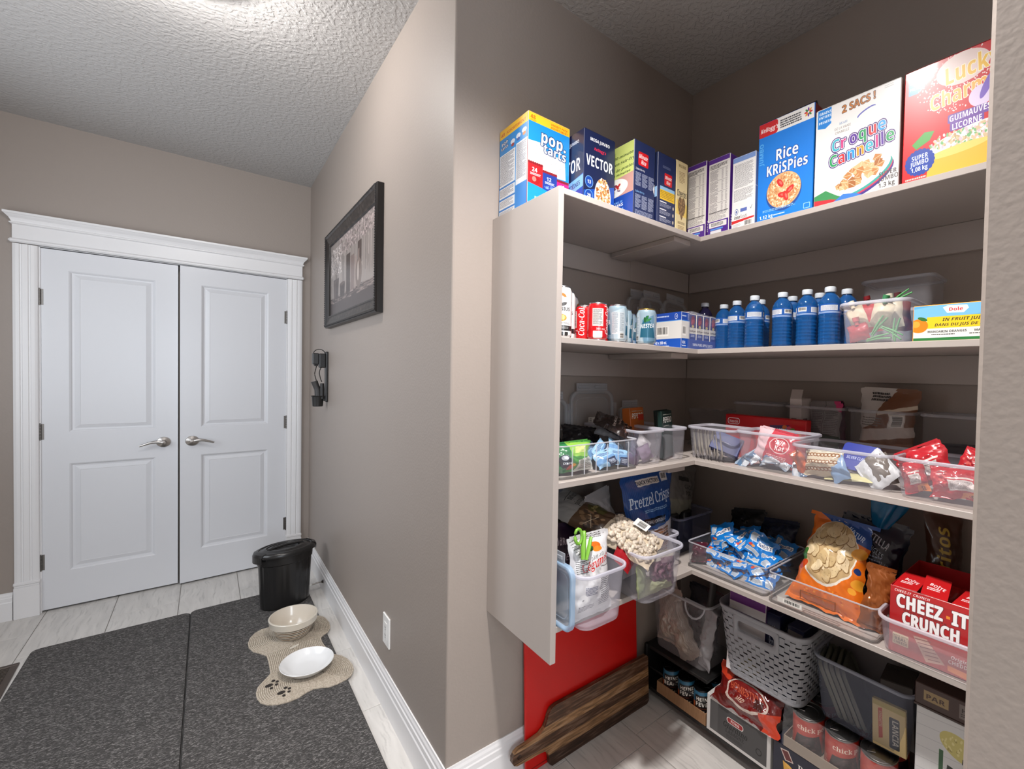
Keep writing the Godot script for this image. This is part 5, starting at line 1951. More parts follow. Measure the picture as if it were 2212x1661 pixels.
func build_bottles() -> void:
	var blue := clear(0.64, c(20, 86, 152), 0.05)
	var p := Paint.new(256, 96, c(26, 84, 160))
	for k in 2:
		p.rect(k * 128 + 8, 14, 66, 52, c(214, 218, 226))
		p.small(k * 128 + 12, 18, 58, 44, 9, c(110, 120, 140), 3 + k)
		p.bars(k * 128 + 84, 14, 36, 40)
		p.small(k * 128 + 84, 56, 36, 10, 2, c(200, 214, 236), 6)
	p.rect(0, 76, 256, 4, c(206, 222, 240))
	p.rect(0, 86, 256, 3, c(206, 222, 240))
	var lm := print_mat(p.tex(), 0.3, 0.3)
	var h := 0.172
	var body := Mb.new()
	var prof := [0.0, 0.004, 0.02, 0.0025, 0.026, 0.0, 0.031, 0.004, 0.032, 0.010]
	for i in 7:
		var y := 0.018 + i * 0.0105
		prof.append_array([0.0318, y - 0.004, 0.0302, y, 0.0318, y + 0.004])
	prof.append_array([0.032, 0.094, 0.0314, 0.096, 0.0314, 0.122, 0.032, 0.124, 0.030, 0.134, 0.0245, 0.145, 0.018, 0.152, 0.0135, 0.156, 0.0135, 0.160, 0.0155, 0.161, 0.0155, 0.163, 0.012, 0.163])
	body.lathe(vv(prof), 28, 1.0, 1.0, 1.2)
	var bm := body.mesh()
	var lab := Mb.new()
	lab.lathe(vv([0.0322, 0.094, 0.0322, 0.123]), 28)
	var lb := lab.mesh()
	var capb := Mb.new()
	var rows := []
	for e in [[0.0158, 0.160], [0.0162, 0.163], [0.0162, 0.173], [0.0148, 0.1755]]:
		var row := PackedVector3Array()
		for j in 48:
			var a := TAU * j / 48.0
			var rad: float = e[0] - (0.0006 if j % 2 else 0.0)
			row.append(Vector3(sin(a) * rad, e[1], cos(a) * rad))
		rows.append(row)
	capb.patch(rows, true, Rect2(0, 0, 1, 1), Vector3(0, 0.168, 0))
	capb.cap(rows[3], Vector3.UP)
	var cp := capb.mesh()
	var cm := mat(c(200, 208, 216), 0.45)
	# front row, then those standing behind it
	var at := [[1.372, -0.955, 0.4], [1.325, -0.852, 1.1], [1.330, -0.752, 0.2], [1.335, -0.672, 2.2], [1.338, -0.602, 0.9], [1.41, -1.04, 1.9], [1.405, -0.878, 0.6], [1.412, -0.762, 1.5], [1.412, -0.668, 0.3], [1.400, -0.578, 2.6], [1.475, -0.945, 1.3], [1.482, -0.800, 0.1], [1.49, -0.700, 2.0]]
	var told := ["blue plastic water bottle at the juice end of the front row", "blue plastic water bottle second from the juice case in the front row", "blue plastic water bottle in the middle of the front row", "blue plastic water bottle second from the clear tub in the front row", "blue plastic water bottle beside the clear tub of pouches", "blue plastic water bottle behind the wrapped juice case", "blue plastic water bottle in the second row behind the juice end", "blue plastic water bottle in the middle of the second row", "blue plastic water bottle in the second row near the tub", "blue plastic water bottle behind the clear tub of pouches", "blue plastic water bottle in the third row by the juice end", "blue plastic water bottle in the middle of the third row", "blue plastic water bottle in the third row near the tub"]
	for i in at.size():
		var o := thing("water_bottle", told[i], "bottle", Vector3(at[i][0], S2, at[i][1]), at[i][2], "blue water bottles on the second shelf")
		part(o, "bottle_body", bm, blue)
		part(o, "label_band", lb, lm)
		part(o, "cap", cp, cm)
	var dk := thing("dark_bottle", "dark purple bottle with a white cap in the shelf corner", "bottle", Vector3(1.452, S2, -1.165), 0.5)
	part(dk, "bottle_body", bm, clear(0.85, c(30, 26, 58), 0.1)).scale = Vector3(1.0, 1.14, 1.0)
	part(dk, "cap", cp, cm, Vector3(0, 0.024, 0))


func build_second_right() -> void:
	# three spare lids on edge against the side wall
	var told := ["clear spare lid standing on edge against the wall, behind two others", "clear spare lid standing on edge between two others", "clear spare lid standing on edge nearest the juice case"]
	lid_thing(told[0], Vector3(1.30, S2, -1.385), 0.135, 0.228, 0.03, Vector3(-0.06, 0.0, 0.0))
	lid_thing(told[1], Vector3(1.345, S2, -1.358), 0.145, 0.225, 0.03, Vector3(-0.05, 0.08, 0.0))
	lid_thing(told[2], Vector3(1.455, S2, -1.335), 0.175, 0.222, 0.035, Vector3(-0.05, 0.12, -0.05))

	# tub of apple sauce pouches
	var t := tub("clear_tub", "clear tub of fruit pouches beside the water bottles", on_long(1.283, -0.561, -0.371, 0.20, S2), TURN, Vector3(0.186, 0.116, 0.20), frosted(c(205, 205, 214), 0.26), frosted(c(215, 216, 226), 0.5), 0.9, 0.024)
	var pg := "fruit pouches in the clear tub"
	var cols := [[c(206, 190, 164), c(226, 214, 190), "cream fruit pouch lying slanted in the clear tub"], [c(210, 196, 170), c(60, 130, 84), "cream and green fruit pouch in the clear tub"], [c(176, 44, 52), c(206, 90, 90), "red fruit pouch at the bottom of the clear tub"], [c(190, 30, 34), c(120, 20, 26), "red foil pouch sticking out of the clear tub"], [c(208, 196, 172), c(228, 220, 200), "pale fruit pouch with a spout in the clear tub"], [c(120, 60, 64), c(90, 40, 46), "dark maroon pouch in the clear tub"]]
	var spots := [[1.335, 0.040, -0.505, 0.35, 0.35], [1.330, 0.044, -0.462, -0.3, 0.2], [1.325, 0.012, -0.505, 0.2, 0.0], [1.40, 0.042, -0.495, 0.2, 0.3], [1.345, 0.046, -0.430, 0.1, -0.2], [1.395, 0.040, -0.425, 0.1, 0.3]]
	for i in 6:
		var mm := pouch(0.058, 0.07 if i in [0, 1, 4] else (0.045 if i == 2 else 0.085), 0.022, 0.004, 20 + i, 10, 12)
		var b := bag("fruit_pouch", cols[i][2], Vector3(spots[i][0], S2 + spots[i][1], spots[i][2]), Vector3(0.15, TURN + 0.1 * i - 0.25, spots[i][3]), mm, mat(cols[i][0], 0.32), "pouch", pg)
		var sp := Mb.new()
		sp.lathe(vv([0.006, 0.0, 0.006, 0.010, 0.009, 0.011, 0.009, 0.022, 0.0, 0.023]), 14)
		part(b, "spout", sp.mesh(), mat(cols[i][1], 0.4), Vector3(0, mm.get_aabb().end.y - 0.002, 0))
	# green twist clips
	var gr := mat(c(96, 168, 104), 0.4)
	var gs := [[1.311, 0.045, -0.452, 0.9], [1.311, 0.028, -0.425, -0.6], [1.312, 0.012, -0.455, 0.1], [1.312, 0.035, -0.408, 1.4], [1.35, 0.122, -0.415, 0.5]]
	for i in gs.size():
		var k := thing("bag_clip", "small green plastic bag clip on top of the clear tub" if i == 4 else "small green plastic bag clip inside the clear tub", "clip", Vector3(gs[i][0], S2 + gs[i][1], gs[i][2]), TURN, "green clips in the tub")
		k.rotation.z = gs[i][3]
		var b1 := Mb.new()
		b1.tube([Vector3(-0.03, 0, 0), Vector3(0, 0.003, 0), Vector3(0.032, 0, 0)], [0.003, 0.005, 0.0035], 8, 0.6)
		part(k, "clip_arm", b1.mesh(), gr)
		var b2 := Mb.new()
		b2.tube([Vector3(-0.028, 0.004, 0.002), Vector3(0, 0.009, 0.002), Vector3(0.03, 0.012, 0.002)], [0.003, 0.005, 0.003], 8, 0.6)
		part(k, "clip_arm", b2.mesh(), gr)
	# empty clear bin behind, upside down
	var ub := tub("clear_bin", "empty clear bin standing upside down behind the fruit pouches", on_long(1.47, -0.575, -0.362, 0.15, S2), TURN, Vector3(0.208, 0.21, 0.15), frosted(c(180, 180, 186), 0.22), frosted(c(200, 200, 206), 0.42), 0.94, 0.02)
	part(ub, "lid_pane", slab(Vector3(-0.10, 0.206, -0.072), Vector3(0.10, 0.209, 0.072), 0.001), frosted(c(190, 190, 196), 0.25))
	# mandarin cups box
	var p := Paint.new(440, 256, c(90, 168, 224))
	p.poly([0, 110, 90, 96, 440, 130, 440, 256, 0, 256], c(226, 226, 220))
	p.poly([0, 20, 120, 0, 440, 0, 440, 60, 200, 90, 0, 100], c(120, 186, 230))
	p.poly([140, 20, 160, 8, 250, 12, 258, 34, 236, 64, 160, 60], Color.WHITE)
	p.text("Dole", 200, 48, 34, c(206, 30, 36), "bc", 0.9)
	p.rect(66, 84, 374, 84, c(244, 200, 36))
	p.text("IN FRUIT JUICE", 240, 118, 30, c(60, 54, 40), "bic", 0.95)
	p.text("DANS DU JUS DE FRUIT", 240, 154, 28, c(60, 54, 40), "bic", 0.92)
	p.text("MANDARIN ORANGES", 70, 200, 22, c(40, 40, 40), "b", 0.8)
	p.text("MANDARINES", 284, 200, 22, c(40, 40, 40), "b", 0.85)
	p.small(90, 210, 110, 8, 1, c(60, 60, 60), 4, 0.8)
	p.small(264, 210, 150, 8, 1, c(60, 60, 60), 5, 0.8)
	p.rect(0, 236, 440, 20, c(40, 116, 58))
	p.ell(26, 146, 46, 52, c(238, 130, 24))
	p.ell(12, 134, 20, 24, c(248, 166, 60))
	p.ell(44, 96, 26, 12, c(50, 110, 50), 0.5)
	for e in [[380, 20], [410, 40], [424, 12], [396, 62]]:
		p.ell(e[0], e[1], 16, 9, c(240, 190, 50), 0.6)
	carton("fruit_cup_box", "blue, white and yellow mandarin cup box beside the clear tub", on_long(1.283, -0.365, -0.165, 0.17, S2), TURN, Vector3(0.198, 0.089, 0.17), print_mat(p.tex(), 0.36, 0.2), {"front": Rect2(0, 0, 1, 1), "left": Rect2(0, 0, 0.02, 0.1), "right": Rect2(0, 0, 0.02, 0.1), "top": Rect2(0.7, 0.02, 0.02, 0.02), "back": Rect2(0, 0, 1, 1)}, c(40, 34, 32))


# ------------------------------------------------------------------ third shelf: bins of snacks
func bin_plastic(a := 0.24) -> StandardMaterial3D:
	return frosted(c(196, 194, 204), a)


func rim_plastic() -> StandardMaterial3D:
	return frosted(c(212, 211, 222), 0.5)


func acrylic(called: String, label: String, at: Vector3, turn: float, size: Vector3, ribs: int) -> Node3D:
	var o := thing(called, label, "tray", at, turn)
	part(o, "tray_wall", tub_body(size.x, size.y, size.z, 0.985, 0.016), clear(0.09, c(200, 205, 214), 0.05))
	part(o, "base_rim", tub_rim(size.x * 0.985, 0.008, size.z - size.x * 0.015, 0.016, 0.004, 0.008), frosted(c(110, 106, 104), 0.55))
	part(o, "top_rim", tub_rim(size.x - 0.002, size.y, size.z - 0.002, 0.016, 0.0025, 0.004), frosted(c(214, 214, 222), 0.55))
	for i in ribs:
		var b := Mb.new()
		b.box(Vector3(0.004, size.y - 0.014, 0.002), Vector3(-size.x / 2 + size.x * (i + 1.0) / (ribs + 1.0), size.y / 2, size.z / 2 + 0.0008), 0.0006)
		part(o, "rib", b.mesh(), frosted(c(220, 222, 230), 0.34))
	return o


func foil_print(bg: Color, lines: Array, sd := 1, pale := Color(0.9, 0.9, 0.92), w := 128, h := 160) -> Paint:
	var p := Paint.new(w, h, bg)
	for e in lines:
		p.text(e[0], w * 0.5, e[1], e[2], e[3], e[4] if e.size() > 4 else "bc", e[5] if e.size() > 5 else 0.9)
	return p


func build_third_shelf() -> void:
	# clear organiser with candy bags
	acrylic("clear_organiser", "clear ribbed organiser tray of green and blue snack bags by the end panel", Vector3(0.853, S3, -1.235), 0.0, Vector3(0.298, 0.096, 0.345), 6)
	var p := Paint.new(192, 192, c(70, 140, 60))
	p.poly([0, 0, 90, 0, 60, 192, 0, 192], c(40, 112, 62))
	p.poly([70, 0, 192, 20, 192, 110, 90, 90], c(132, 178, 70))
	p.rect(104, 34, 56, 40, c(200, 214, 130))
	p.poly([110, 120, 192, 104, 192, 192, 96, 192], c(216, 216, 206))
	p.small(118, 128, 66, 56, 9, c(60, 60, 60), 4)
	p.ell(50, 120, 30, 44, c(26, 30, 50))
	p.ell(52, 96, 16, 16, c(216, 220, 230))
	p.text("Dare", 36, 138, 20, Color.WHITE, "b", 0.9)
	p.ell(70, 160, 16, 16, c(190, 60, 40))
	p.ell(84, 146, 10, 10, c(240, 170, 50))
	bag("candy_bag", "green candy bag with fruit print at the front of the ribbed organiser", Vector3(0.778, S3 + 0.010, -1.105), Vector3(-0.15, -0.15, 0.05), pouch(0.135, 0.088, 0.055, 0.007, 3), print_mat(p.tex(), 0.22, 0.4))
	var bp := Paint.new(128, 128, c(150, 192, 226))
	bp.poly([0, 60, 128, 40, 128, 80, 0, 104], c(110, 156, 204))
	bp.small(20, 16, 80, 30, 4, c(40, 60, 110), 3, 0.6)
	bp.poly([60, 70, 128, 60, 128, 128, 70, 128], c(40, 52, 84))
	bp.small(74, 80, 44, 36, 4, c(220, 228, 240), 5, 0.5)
	var bpm := print_mat(bp.tex(), 0.24, 0.4)
	var spots := [[0.905, 0.012, -1.09, 0.25], [0.955, 0.010, -1.10, -0.25], [0.925, 0.038, -1.125, 0.6], [0.968, 0.036, -1.13, -0.6], [0.905, 0.03, -1.16, 0.1]]
	for i in 5:
		bag("candy_packet", "crumpled light blue candy packet in the ribbed organiser", Vector3(spots[i][0], S3 + spots[i][1], spots[i][2]), Vector3(-0.5, 0.2 * i - 0.3, spots[i][3]), pouch(0.072, 0.052, 0.022, 0.007, 30 + i, 10, 10), bpm, "packet", "light blue candy packets in the organiser")
	bag("dark_bag", "black foil bag lying behind the green candy bag", Vector3(0.80, S3 + 0.04, -1.20), Vector3(-0.9, 0.25, 0.25), pouch(0.15, 0.12, 0.05, 0.008, 41), mat(c(24, 23, 26), 0.25), "bag")
	bag("dark_bag", "black foil bag with white lettering behind the light blue packets", Vector3(0.90, S3 + 0.04, -1.23), Vector3(-0.8, -0.3, -0.2), pouch(0.14, 0.11, 0.05, 0.008, 42), mat(c(30, 28, 32), 0.25), "bag")
	# lids on edge against the side wall
	var l := lid_thing("large clear lid with a barcode sticker, on edge against the wall", Vector3(1.07, S3, -1.398), 0.205, 0.236, 0.035, Vector3(-0.03, 0, 0))
	var sp := Paint.new(64, 72, c(222, 220, 214))
	sp.bars(30, 8, 28, 54, false)
	sp.small(8, 8, 16, 56, 6, c(60, 60, 60), 3)
	var sb := Mb.new()
	sb.quad(Vector3(-0.02, 0.088, 0.0085), Vector3(0.02, 0.088, 0.0085), Vector3(0.02, 0.135, 0.0085), Vector3(-0.02, 0.135, 0.0085))
	part(l, "barcode_sticker", sb.mesh(), print_mat(sp.tex(), 0.6))
	lid_thing("smaller clear lid on edge behind the orange chocolate stick box", Vector3(1.265, S3, -1.398), 0.118, 0.168, 0.022, Vector3(-0.03, 0, 0))
	lid_thing("clear lid on edge half hidden behind the end panel", Vector3(0.895, S3, -1.40), 0.115, 0.205, 0.025, Vector3(-0.02, 0, 0))
	# bin of purple sachets
	tub("clear_bin", "clear bin of purple sachets beside the ribbed organiser", Vector3(1.072, S3, -1.222), 0.0, Vector3(0.128, 0.118, 0.325), bin_plastic(), rim_plastic(), 0.92, 0.022)
	var pc := [c(92, 70, 98), c(120, 104, 124), c(66, 52, 74), c(190, 186, 190), c(84, 74, 80), c(104, 84, 110)]
	for i in 6:
		bag("sachet", "dull purple sachet in the bin beside the ribbed organiser" if i != 3 else "white sachet among the dull purple ones", Vector3(1.048 + 0.046 * (i % 2), S3 + 0.010 + 0.030 * int(i / 2.0), -1.108 - 0.035 * int(i / 2.0)), Vector3(-0.35, 0.1, 0.7 - 0.5 * i), pouch(0.066, 0.052, 0.018, 0.005, 50 + i, 10, 10), mat(pc[i], 0.3), "sachet", "sachets in the purple bin")
	var dpp := foil_print(c(34, 22, 20), [["ENERGY BITES", 80, 15, c(220, 206, 196)], ["chocolat", 100, 14, c(190, 160, 150)]])
	dpp.scatter(64, 130, 44, 18, 30, 6, [c(170, 130, 110), c(90, 60, 50)], 3)
	bag("chocolate_bag", "crinkled dark brown snack bag lying on the bin of sachets", Vector3(1.045, S3 + 0.098, -1.145), Vector3(-1.05, 0.35, 0.5), pouch(0.135, 0.13, 0.045, 0.008, 61), print_mat(dpp.tex(), 0.2, 0.5))
	bag("clear_sachet", "clear crumpled wrapper beside the dark brown snack bag", Vector3(0.98, S3 + 0.088, -1.19), Vector3(-1.0, -0.2, -0.5), pouch(0.09, 0.08, 0.03, 0.008, 62), frosted(c(190, 190, 196), 0.45, 0.28))
	# bin of chocolate sticks
	tub("clear_bin", "narrow clear bin of dark green chocolate stick boxes in the corner", Vector3(1.197, S3, -1.215), 0.0, Vector3(0.112, 0.118, 0.31), bin_plastic(0.18), rim_plastic(), 0.93, 0.02)
	var pep := Paint.new(320, 256, c(22, 46, 42))
	pep.rect(160, 0, 160, 256, c(190, 100, 40))
	for k in 2:
		pep.text("PEPERO", 80 + k * 160, 62, 46, c(238, 238, 234), "bic", 0.8)
		pep.small(20 + k * 160, 14, 60, 10, 1, c(200, 200, 190), 3)
		pep.small(80 + k * 160, 16, 66, 8, 1, c(180, 190, 180), 4)
	pep.small(20, 78, 90, 8, 1, c(200, 200, 190), 5)
	pep.rect(250, 40, 70, 36, c(206, 60, 40))
	var pepm := print_mat(pep.tex(), 0.4, 0.2)
	var gf := Rect2(0, 0, 0.5, 1)
	var of := Rect2(0.5, 0, 0.5, 1)
	var pos := [[1.205, -1.125, 0.165], [1.217, -1.146, 0.168], [1.229, -1.167, 0.170]]
	var pt := ["dark green chocolate stick box at the front of its leaning row", "dark green chocolate stick box in the middle of its leaning row", "dark green chocolate stick box at the back of its leaning row"]
	for i in 3:
		var o := carton("chocolate_stick_box", pt[i], Vector3(pos[i][0] + 0.002, S3 + 0.006, pos[i][1]), 0.35, Vector3(0.094, 0.166, 0.018), pepm, {"front": gf, "left": Rect2(0.01, 0.6, 0.05, 0.3), "right": Rect2(0.01, 0.6, 0.05, 0.3), "top": Rect2(0.01, 0.7, 0.1, 0.1), "back": gf}, c(24, 48, 44), "box", "green chocolate stick boxes")
		o.rotation.x = -0.1
	var oo := carton("chocolate_stick_box", "orange chocolate stick box leaning behind the dark brown bag", Vector3(1.150, S3 + 0.022, -1.235), 0.3, Vector3(0.100, 0.156, 0.034), pepm, {"front": of, "left": Rect2(0.55, 0.7, 0.05, 0.2), "right": Rect2(0.8, 0.18, 0.18, 0.1), "top": Rect2(0.52, 0.7, 0.1, 0.1), "back": of}, c(196, 112, 50))
	oo.rotation.x = -0.1
	build_third_long()


func build_third_long() -> void:
	# bin of white envelopes
	tub("clear_bin", "clear bin of white tea envelopes in the shelf corner", on_long(1.285, -1.116, -0.897, 0.155, S3), TURN, Vector3(0.217, 0.118, 0.155), bin_plastic(0.2), rim_plastic(), 0.92, 0.026)
	var ep := Paint.new(96, 128, c(214, 208, 200))
	ep.small(12, 90, 70, 26, 4, c(170, 164, 158), 3)
	var em := print_mat(ep.tex(), 0.6)
	var env := pouch(0.092, 0.088, 0.009, 0.002, 70, 8, 8, 0.05)
	for i in 8:
		bag("tea_envelope", "flat white tea envelope filed slanting in the corner bin", Vector3(1.312 + 0.004 * (i % 2), S3 + 0.010, -1.078 + i * 0.0165), Vector3(0.10, TURN - 0.8, 0.30 + 0.015 * i), env, em, "envelope", "white tea envelopes in the corner bin")
	var np := Paint.new(192, 128, c(40, 50, 104))
	np.text("01", 20, 30, 20, Color.WHITE)
	np.bars(60, 40, 50, 40, false)
	np.rect(120, 60, 60, 30, c(30, 64, 110))
	np.text("tea", 130, 82, 20, Color.WHITE)
	np.small(120, 96, 56, 20, 4, c(200, 206, 226), 4)
	var nb := carton("tea_box", "navy tea carton lying slantwise on the white envelopes", Vector3(1.345, S3 + 0.050, -0.965), TURN - 0.1, Vector3(0.105, 0.03, 0.07), print_mat(np.tex(), 0.4, 0.2), {"front": Rect2(0, 0, 1, 1)}, c(40, 50, 104))
	nb.rotation = Vector3(0.9, TURN, -0.5)
	# bin of wafers and silver sachets
	tub("clear_bin", "clear bin of silver sachets with a pink wafer bag", on_long(1.275, -0.893, -0.647, 0.165, S3), TURN, Vector3(0.244, 0.124, 0.165), bin_plastic(0.22), rim_plastic(), 0.92, 0.026)
	var kp := Paint.new(192, 160, c(196, 70, 84))
	kp.poly([0, 0, 70, 0, 50, 160, 0, 160], c(226, 190, 196))
	kp.ell(122, 70, 46, 38, c(232, 214, 214))
	kp.ell(122, 70, 42, 34, c(190, 40, 54))
	kp.text("Kit", 122, 68, 32, Color.WHITE, "bic", 0.9)
	kp.text("Kat", 124, 94, 32, Color.WHITE, "bic", 0.9)
	kp.small(70, 120, 100, 28, 4, c(240, 220, 220), 5)
	bag("wafer_bag", "pink and red wafer bag standing in the bin of silver sachets", Vector3(1.345, S3 + 0.018, -0.785), Vector3(-0.22, TURN + 0.05, -0.15), pouch(0.15, 0.112, 0.04, 0.006, 81), print_mat(kp.tex(), 0.25, 0.4))
	var ssp := Paint.new(96, 96, c(150, 166, 184))
	ssp.poly([0, 20, 96, 0, 96, 40, 0, 60], c(90, 116, 146))
	ssp.poly([10, 60, 96, 50, 96, 80, 20, 96], c(206, 214, 222))
	var ssm := print_mat(ssp.tex(), 0.2, 0.5)
	for i in 7:
		bag("silver_sachet", "crumpled silver blue sachet at the bottom of the wafer bin", Vector3(1.322 + 0.014 * (i % 3), S3 + 0.010 + 0.012 * (i % 2), -0.855 + i * 0.026), Vector3(-0.9 + 0.1 * (i % 3), TURN + 0.3 * (i % 2), 1.2 - 0.4 * i), pouch(0.058, 0.046, 0.012, 0.006, 90 + i, 9, 9), ssm, "sachet", "silver sachets in the wafer bin")
	# red candy gift box behind
	p_smart()
	# bin of bread twists
	tub("clear_bin", "wide clear bin with a blue card and snack bags", on_long(1.272, -0.692, -0.392, 0.215, S3), TURN, Vector3(0.298, 0.104, 0.215), bin_plastic(0.2), rim_plastic(), 0.92, 0.034)
	var tw := Paint.new(192, 128, c(204, 190, 166))
	for i in 26:
		var x := 14 + (i % 9) * 19.0
		var y := 22 + int(i / 9.0) * 36.0
		tw.ell(x, y, 13, 10, c(140, 92, 52))
		tw.ell(x, y, 7, 5, c(220, 206, 184))
	tw.rect(0, 0, 192, 8, c(226, 220, 204))
	bag("pretzel_bag", "clear bag of brown looped pretzels in the wide bin", Vector3(1.318, S3 + 0.012, -0.600), Vector3(-0.25, TURN, 0.08), pouch(0.115, 0.075, 0.04, 0.006, 101), print_mat(tw.tex(), 0.25, 0.4))
	bag("crumpled_wrapper", "orange crumpled wrapper at the corner of the wide bin", Vector3(1.325, S3 + 0.010, -0.648), Vector3(-0.4, TURN + 0.5, 0.6), pouch(0.036, 0.075, 0.022, 0.007, 102, 10, 12), mat(c(206, 106, 70), 0.25), "wrapper")
	bag("pale_sachet", "white and blue paper sachet slanting in the wide bin", Vector3(1.345, S3 + 0.016, -0.488), Vector3(-0.3, TURN - 0.1, -0.7), pouch(0.10, 0.085, 0.02, 0.005, 103), mat(c(206, 208, 212), 0.4), "sachet")
	bag("blue_sachet", "pale blue foil sachet between the pretzels and the white one", Vector3(1.31, S3 + 0.010, -0.535), Vector3(-0.3, TURN, 0.5), pouch(0.05, 0.07, 0.018, 0.005, 104, 10, 10), mat(c(130, 160, 196), 0.3), "sachet")
	bag("yellow_sachet", "pale yellow flattened sachet on the floor of the wide bin", Vector3(1.325, S3 + 0.010, -0.52), Vector3(-1.25, TURN, 0.2), pouch(0.15, 0.05, 0.014, 0.005, 105, 12, 9), mat(c(206, 200, 150), 0.35), "sachet")
	bag("grey_sachet", "grey crinkled sachet at the far end of the wide bin", Vector3(1.345, S3 + 0.012, -0.43), Vector3(-0.3, TURN + 0.2, 0.4), pouch(0.06, 0.085, 0.03, 0.007, 106, 10, 10), mat(c(120, 112, 104), 0.3), "sachet")
	var cp := Paint.new(160, 96, c(28, 48, 150))
	cp.text("SILVER CLASSIC", 80, 58, 15, c(210, 216, 236), "bc", 0.9)
	var card := thing("blue_card", "royal blue rounded card sticking up out of the wide bin", "card", Vector3(1.362, S3 + 0.035, -0.528), TURN)
	card.rotation = Vector3(-0.65, TURN, -0.08)
	var cb := Mb.new()
	var lp := PackedVector2Array()
	for v in rr(0.108, 0.088, 0.012, 0.0, 4):
		lp.append(Vector2(v.x, v.z + 0.044))
	cb.extrude(lp, 0.0025, Transform3D(), 0.0004)
	part(card, "card_sheet", cb.mesh(), print_mat(cp.tex(), 0.3, 0.3))
	# bin of red bags
	tub("clear_bin", "clear bin packed with red nut bags at the pantry opening", on_long(1.272, -0.402, -0.172, 0.20, S3), TURN, Vector3(0.228, 0.104, 0.20), bin_plastic(0.24), rim_plastic(), 0.93, 0.03)
	var rp := Paint.new(160, 160, c(186, 40, 50))
	rp.rect(50, 70, 74, 50, c(216, 206, 202))
	rp.small(56, 78, 62, 36, 6, c(120, 110, 110), 3)
	rp.rect(46, 56, 82, 8, c(226, 214, 208))
	rp.poly([90, 130, 160, 116, 160, 160, 84, 160], c(220, 130, 70))
	rp.text("SE", 110, 152, 24, c(90, 40, 20))
	rp.scatter(30, 60, 22, 40, 26, 7, [c(206, 90, 84), c(150, 30, 40)], 4)
	var rpm := print_mat(rp.tex(), 0.22, 0.5)
	var told := ["shiny red nut bag poking up out of its bin", "red nut bag with a white label against the bin front", "red nut bag squeezed into the bin corner", "red nut bag with an orange corner at the bin end", "red nut bag lying on top of the others"]
	var rs := [[1.362, 0.030, -0.320, 0.5, 0.125, 0.105], [1.318, 0.012, -0.262, 0.05, 0.12, 0.080], [1.322, 0.012, -0.352, 0.25, 0.06, 0.082], [1.320, 0.010, -0.212, -0.2, 0.07, 0.080], [1.38, 0.040, -0.245, -0.4, 0.11, 0.085]]
	for i in 5:
		bag("nut_bag", told[i], Vector3(rs[i][0], S3 + rs[i][1], rs[i][2]), Vector3(-0.2 - 0.1 * (i % 2), TURN + 0.1, rs[i][3]), pouch(rs[i][4], rs[i][5], 0.04, 0.008, 110 + i), rpm, "bag", "red nut bags in the opening bin")
	# row of taller bins along the back wall
	var told2 := ["tall empty clear bin behind the red candy box", "tall clear bin holding a carton and a grey bag", "tall clear bin holding the brown snack pouch", "tall clear bin of dark goods at the end of the back row"]
	var zs := [[-1.06, -0.842], [-0.836, -0.62], [-0.613, -0.412], [-0.405, -0.20]]
	for i in 4:
		tub("clear_bin", told2[i], on_long(1.497, zs[i][0], zs[i][1], 0.145, S3), TURN, Vector3(zs[i][1] - zs[i][0] - 0.003, 0.206, 0.145), frosted(c(150, 148, 152), 0.15), frosted(c(176, 174, 178), 0.38), 0.95, 0.018)
	var mp := Paint.new(128, 192, c(206, 198, 194))
	mp.rect(20, 60, 60, 14, c(60, 56, 56))
	mp.rect(20, 90, 60, 10, c(70, 66, 66))
	mp.rect(20, 116, 60, 10, c(70, 66, 66))
	mp.small(16, 140, 90, 36, 4, c(110, 100, 100), 4)
	var mc := carton("small_carton", "small pale carton with a raised flap in a tall back bin", on_long(1.515, -0.818, -0.772, 0.075, S3 + 0.004), TURN, Vector3(0.045, 0.225, 0.075), print_mat(mp.tex(), 0.5), {"front": Rect2(0, 0, 1, 1)}, c(196, 188, 182))
	var fb := Mb.new()
	fb.box(Vector3(0.043, 0.034, 0.0012), Vector3(0, 0.017, 0), 0.0003)
	part(mc, "raised_flap", fb.mesh(), mat(c(176, 166, 160), 0.6), Vector3(0, 0.225, 0.036), Vector3(-0.35, 0, 0))
	bag("grey_pouch", "grey printed pouch in the tall bin beside the small carton", Vector3(1.553, S3 + 0.012, -0.705), Vector3(-0.1, TURN, 0.03), pouch(0.118, 0.208, 0.05, 0.006, 121), grey_bag_mat(), "pouch")
	bag("green_pouch", "dark green foil packet behind the glass of the carton bin", Vector3(1.53, S3 + 0.008, -0.70), Vector3(0, TURN, -0.1), pouch(0.10, 0.10, 0.03, 0.006, 122), mat(c(30, 62, 48), 0.25), "pouch")
	bag("pink_pouch", "dark packet with a pink corner in the carton bin", Vector3(1.59, S3 + 0.02, -0.665), Vector3(0, TURN, 0.1), pouch(0.06, 0.20, 0.02, 0.006, 123), mat(c(70, 24, 48), 0.3), "pouch")
	var bw := Paint.new(192, 256, c(112, 66, 34))
	bw.poly([0, 0, 120, 0, 70, 60, 60, 110, 0, 130], c(188, 182, 176))
	bw.small(40, 10, 60, 30, 3, c(40, 36, 36), 3, 0.7)
	bw.poly([70, 70, 192, 44, 192, 56, 70, 82], c(206, 190, 168))
	bw.rect(110, 72, 54, 56, c(206, 200, 194))
	bw.bars(114, 78, 46, 36, false)
	bw.poly([0, 130, 192, 110, 192, 140, 0, 170], c(196, 184, 176))
	bw.poly([0, 180, 192, 160, 192, 256, 0, 256], c(140, 90, 66))
	bw.poly([10, 200, 180, 190, 180, 204, 10, 216], c(206, 190, 176))
	bw.small(10, 90, 80, 30, 4, c(110, 104, 100), 5)
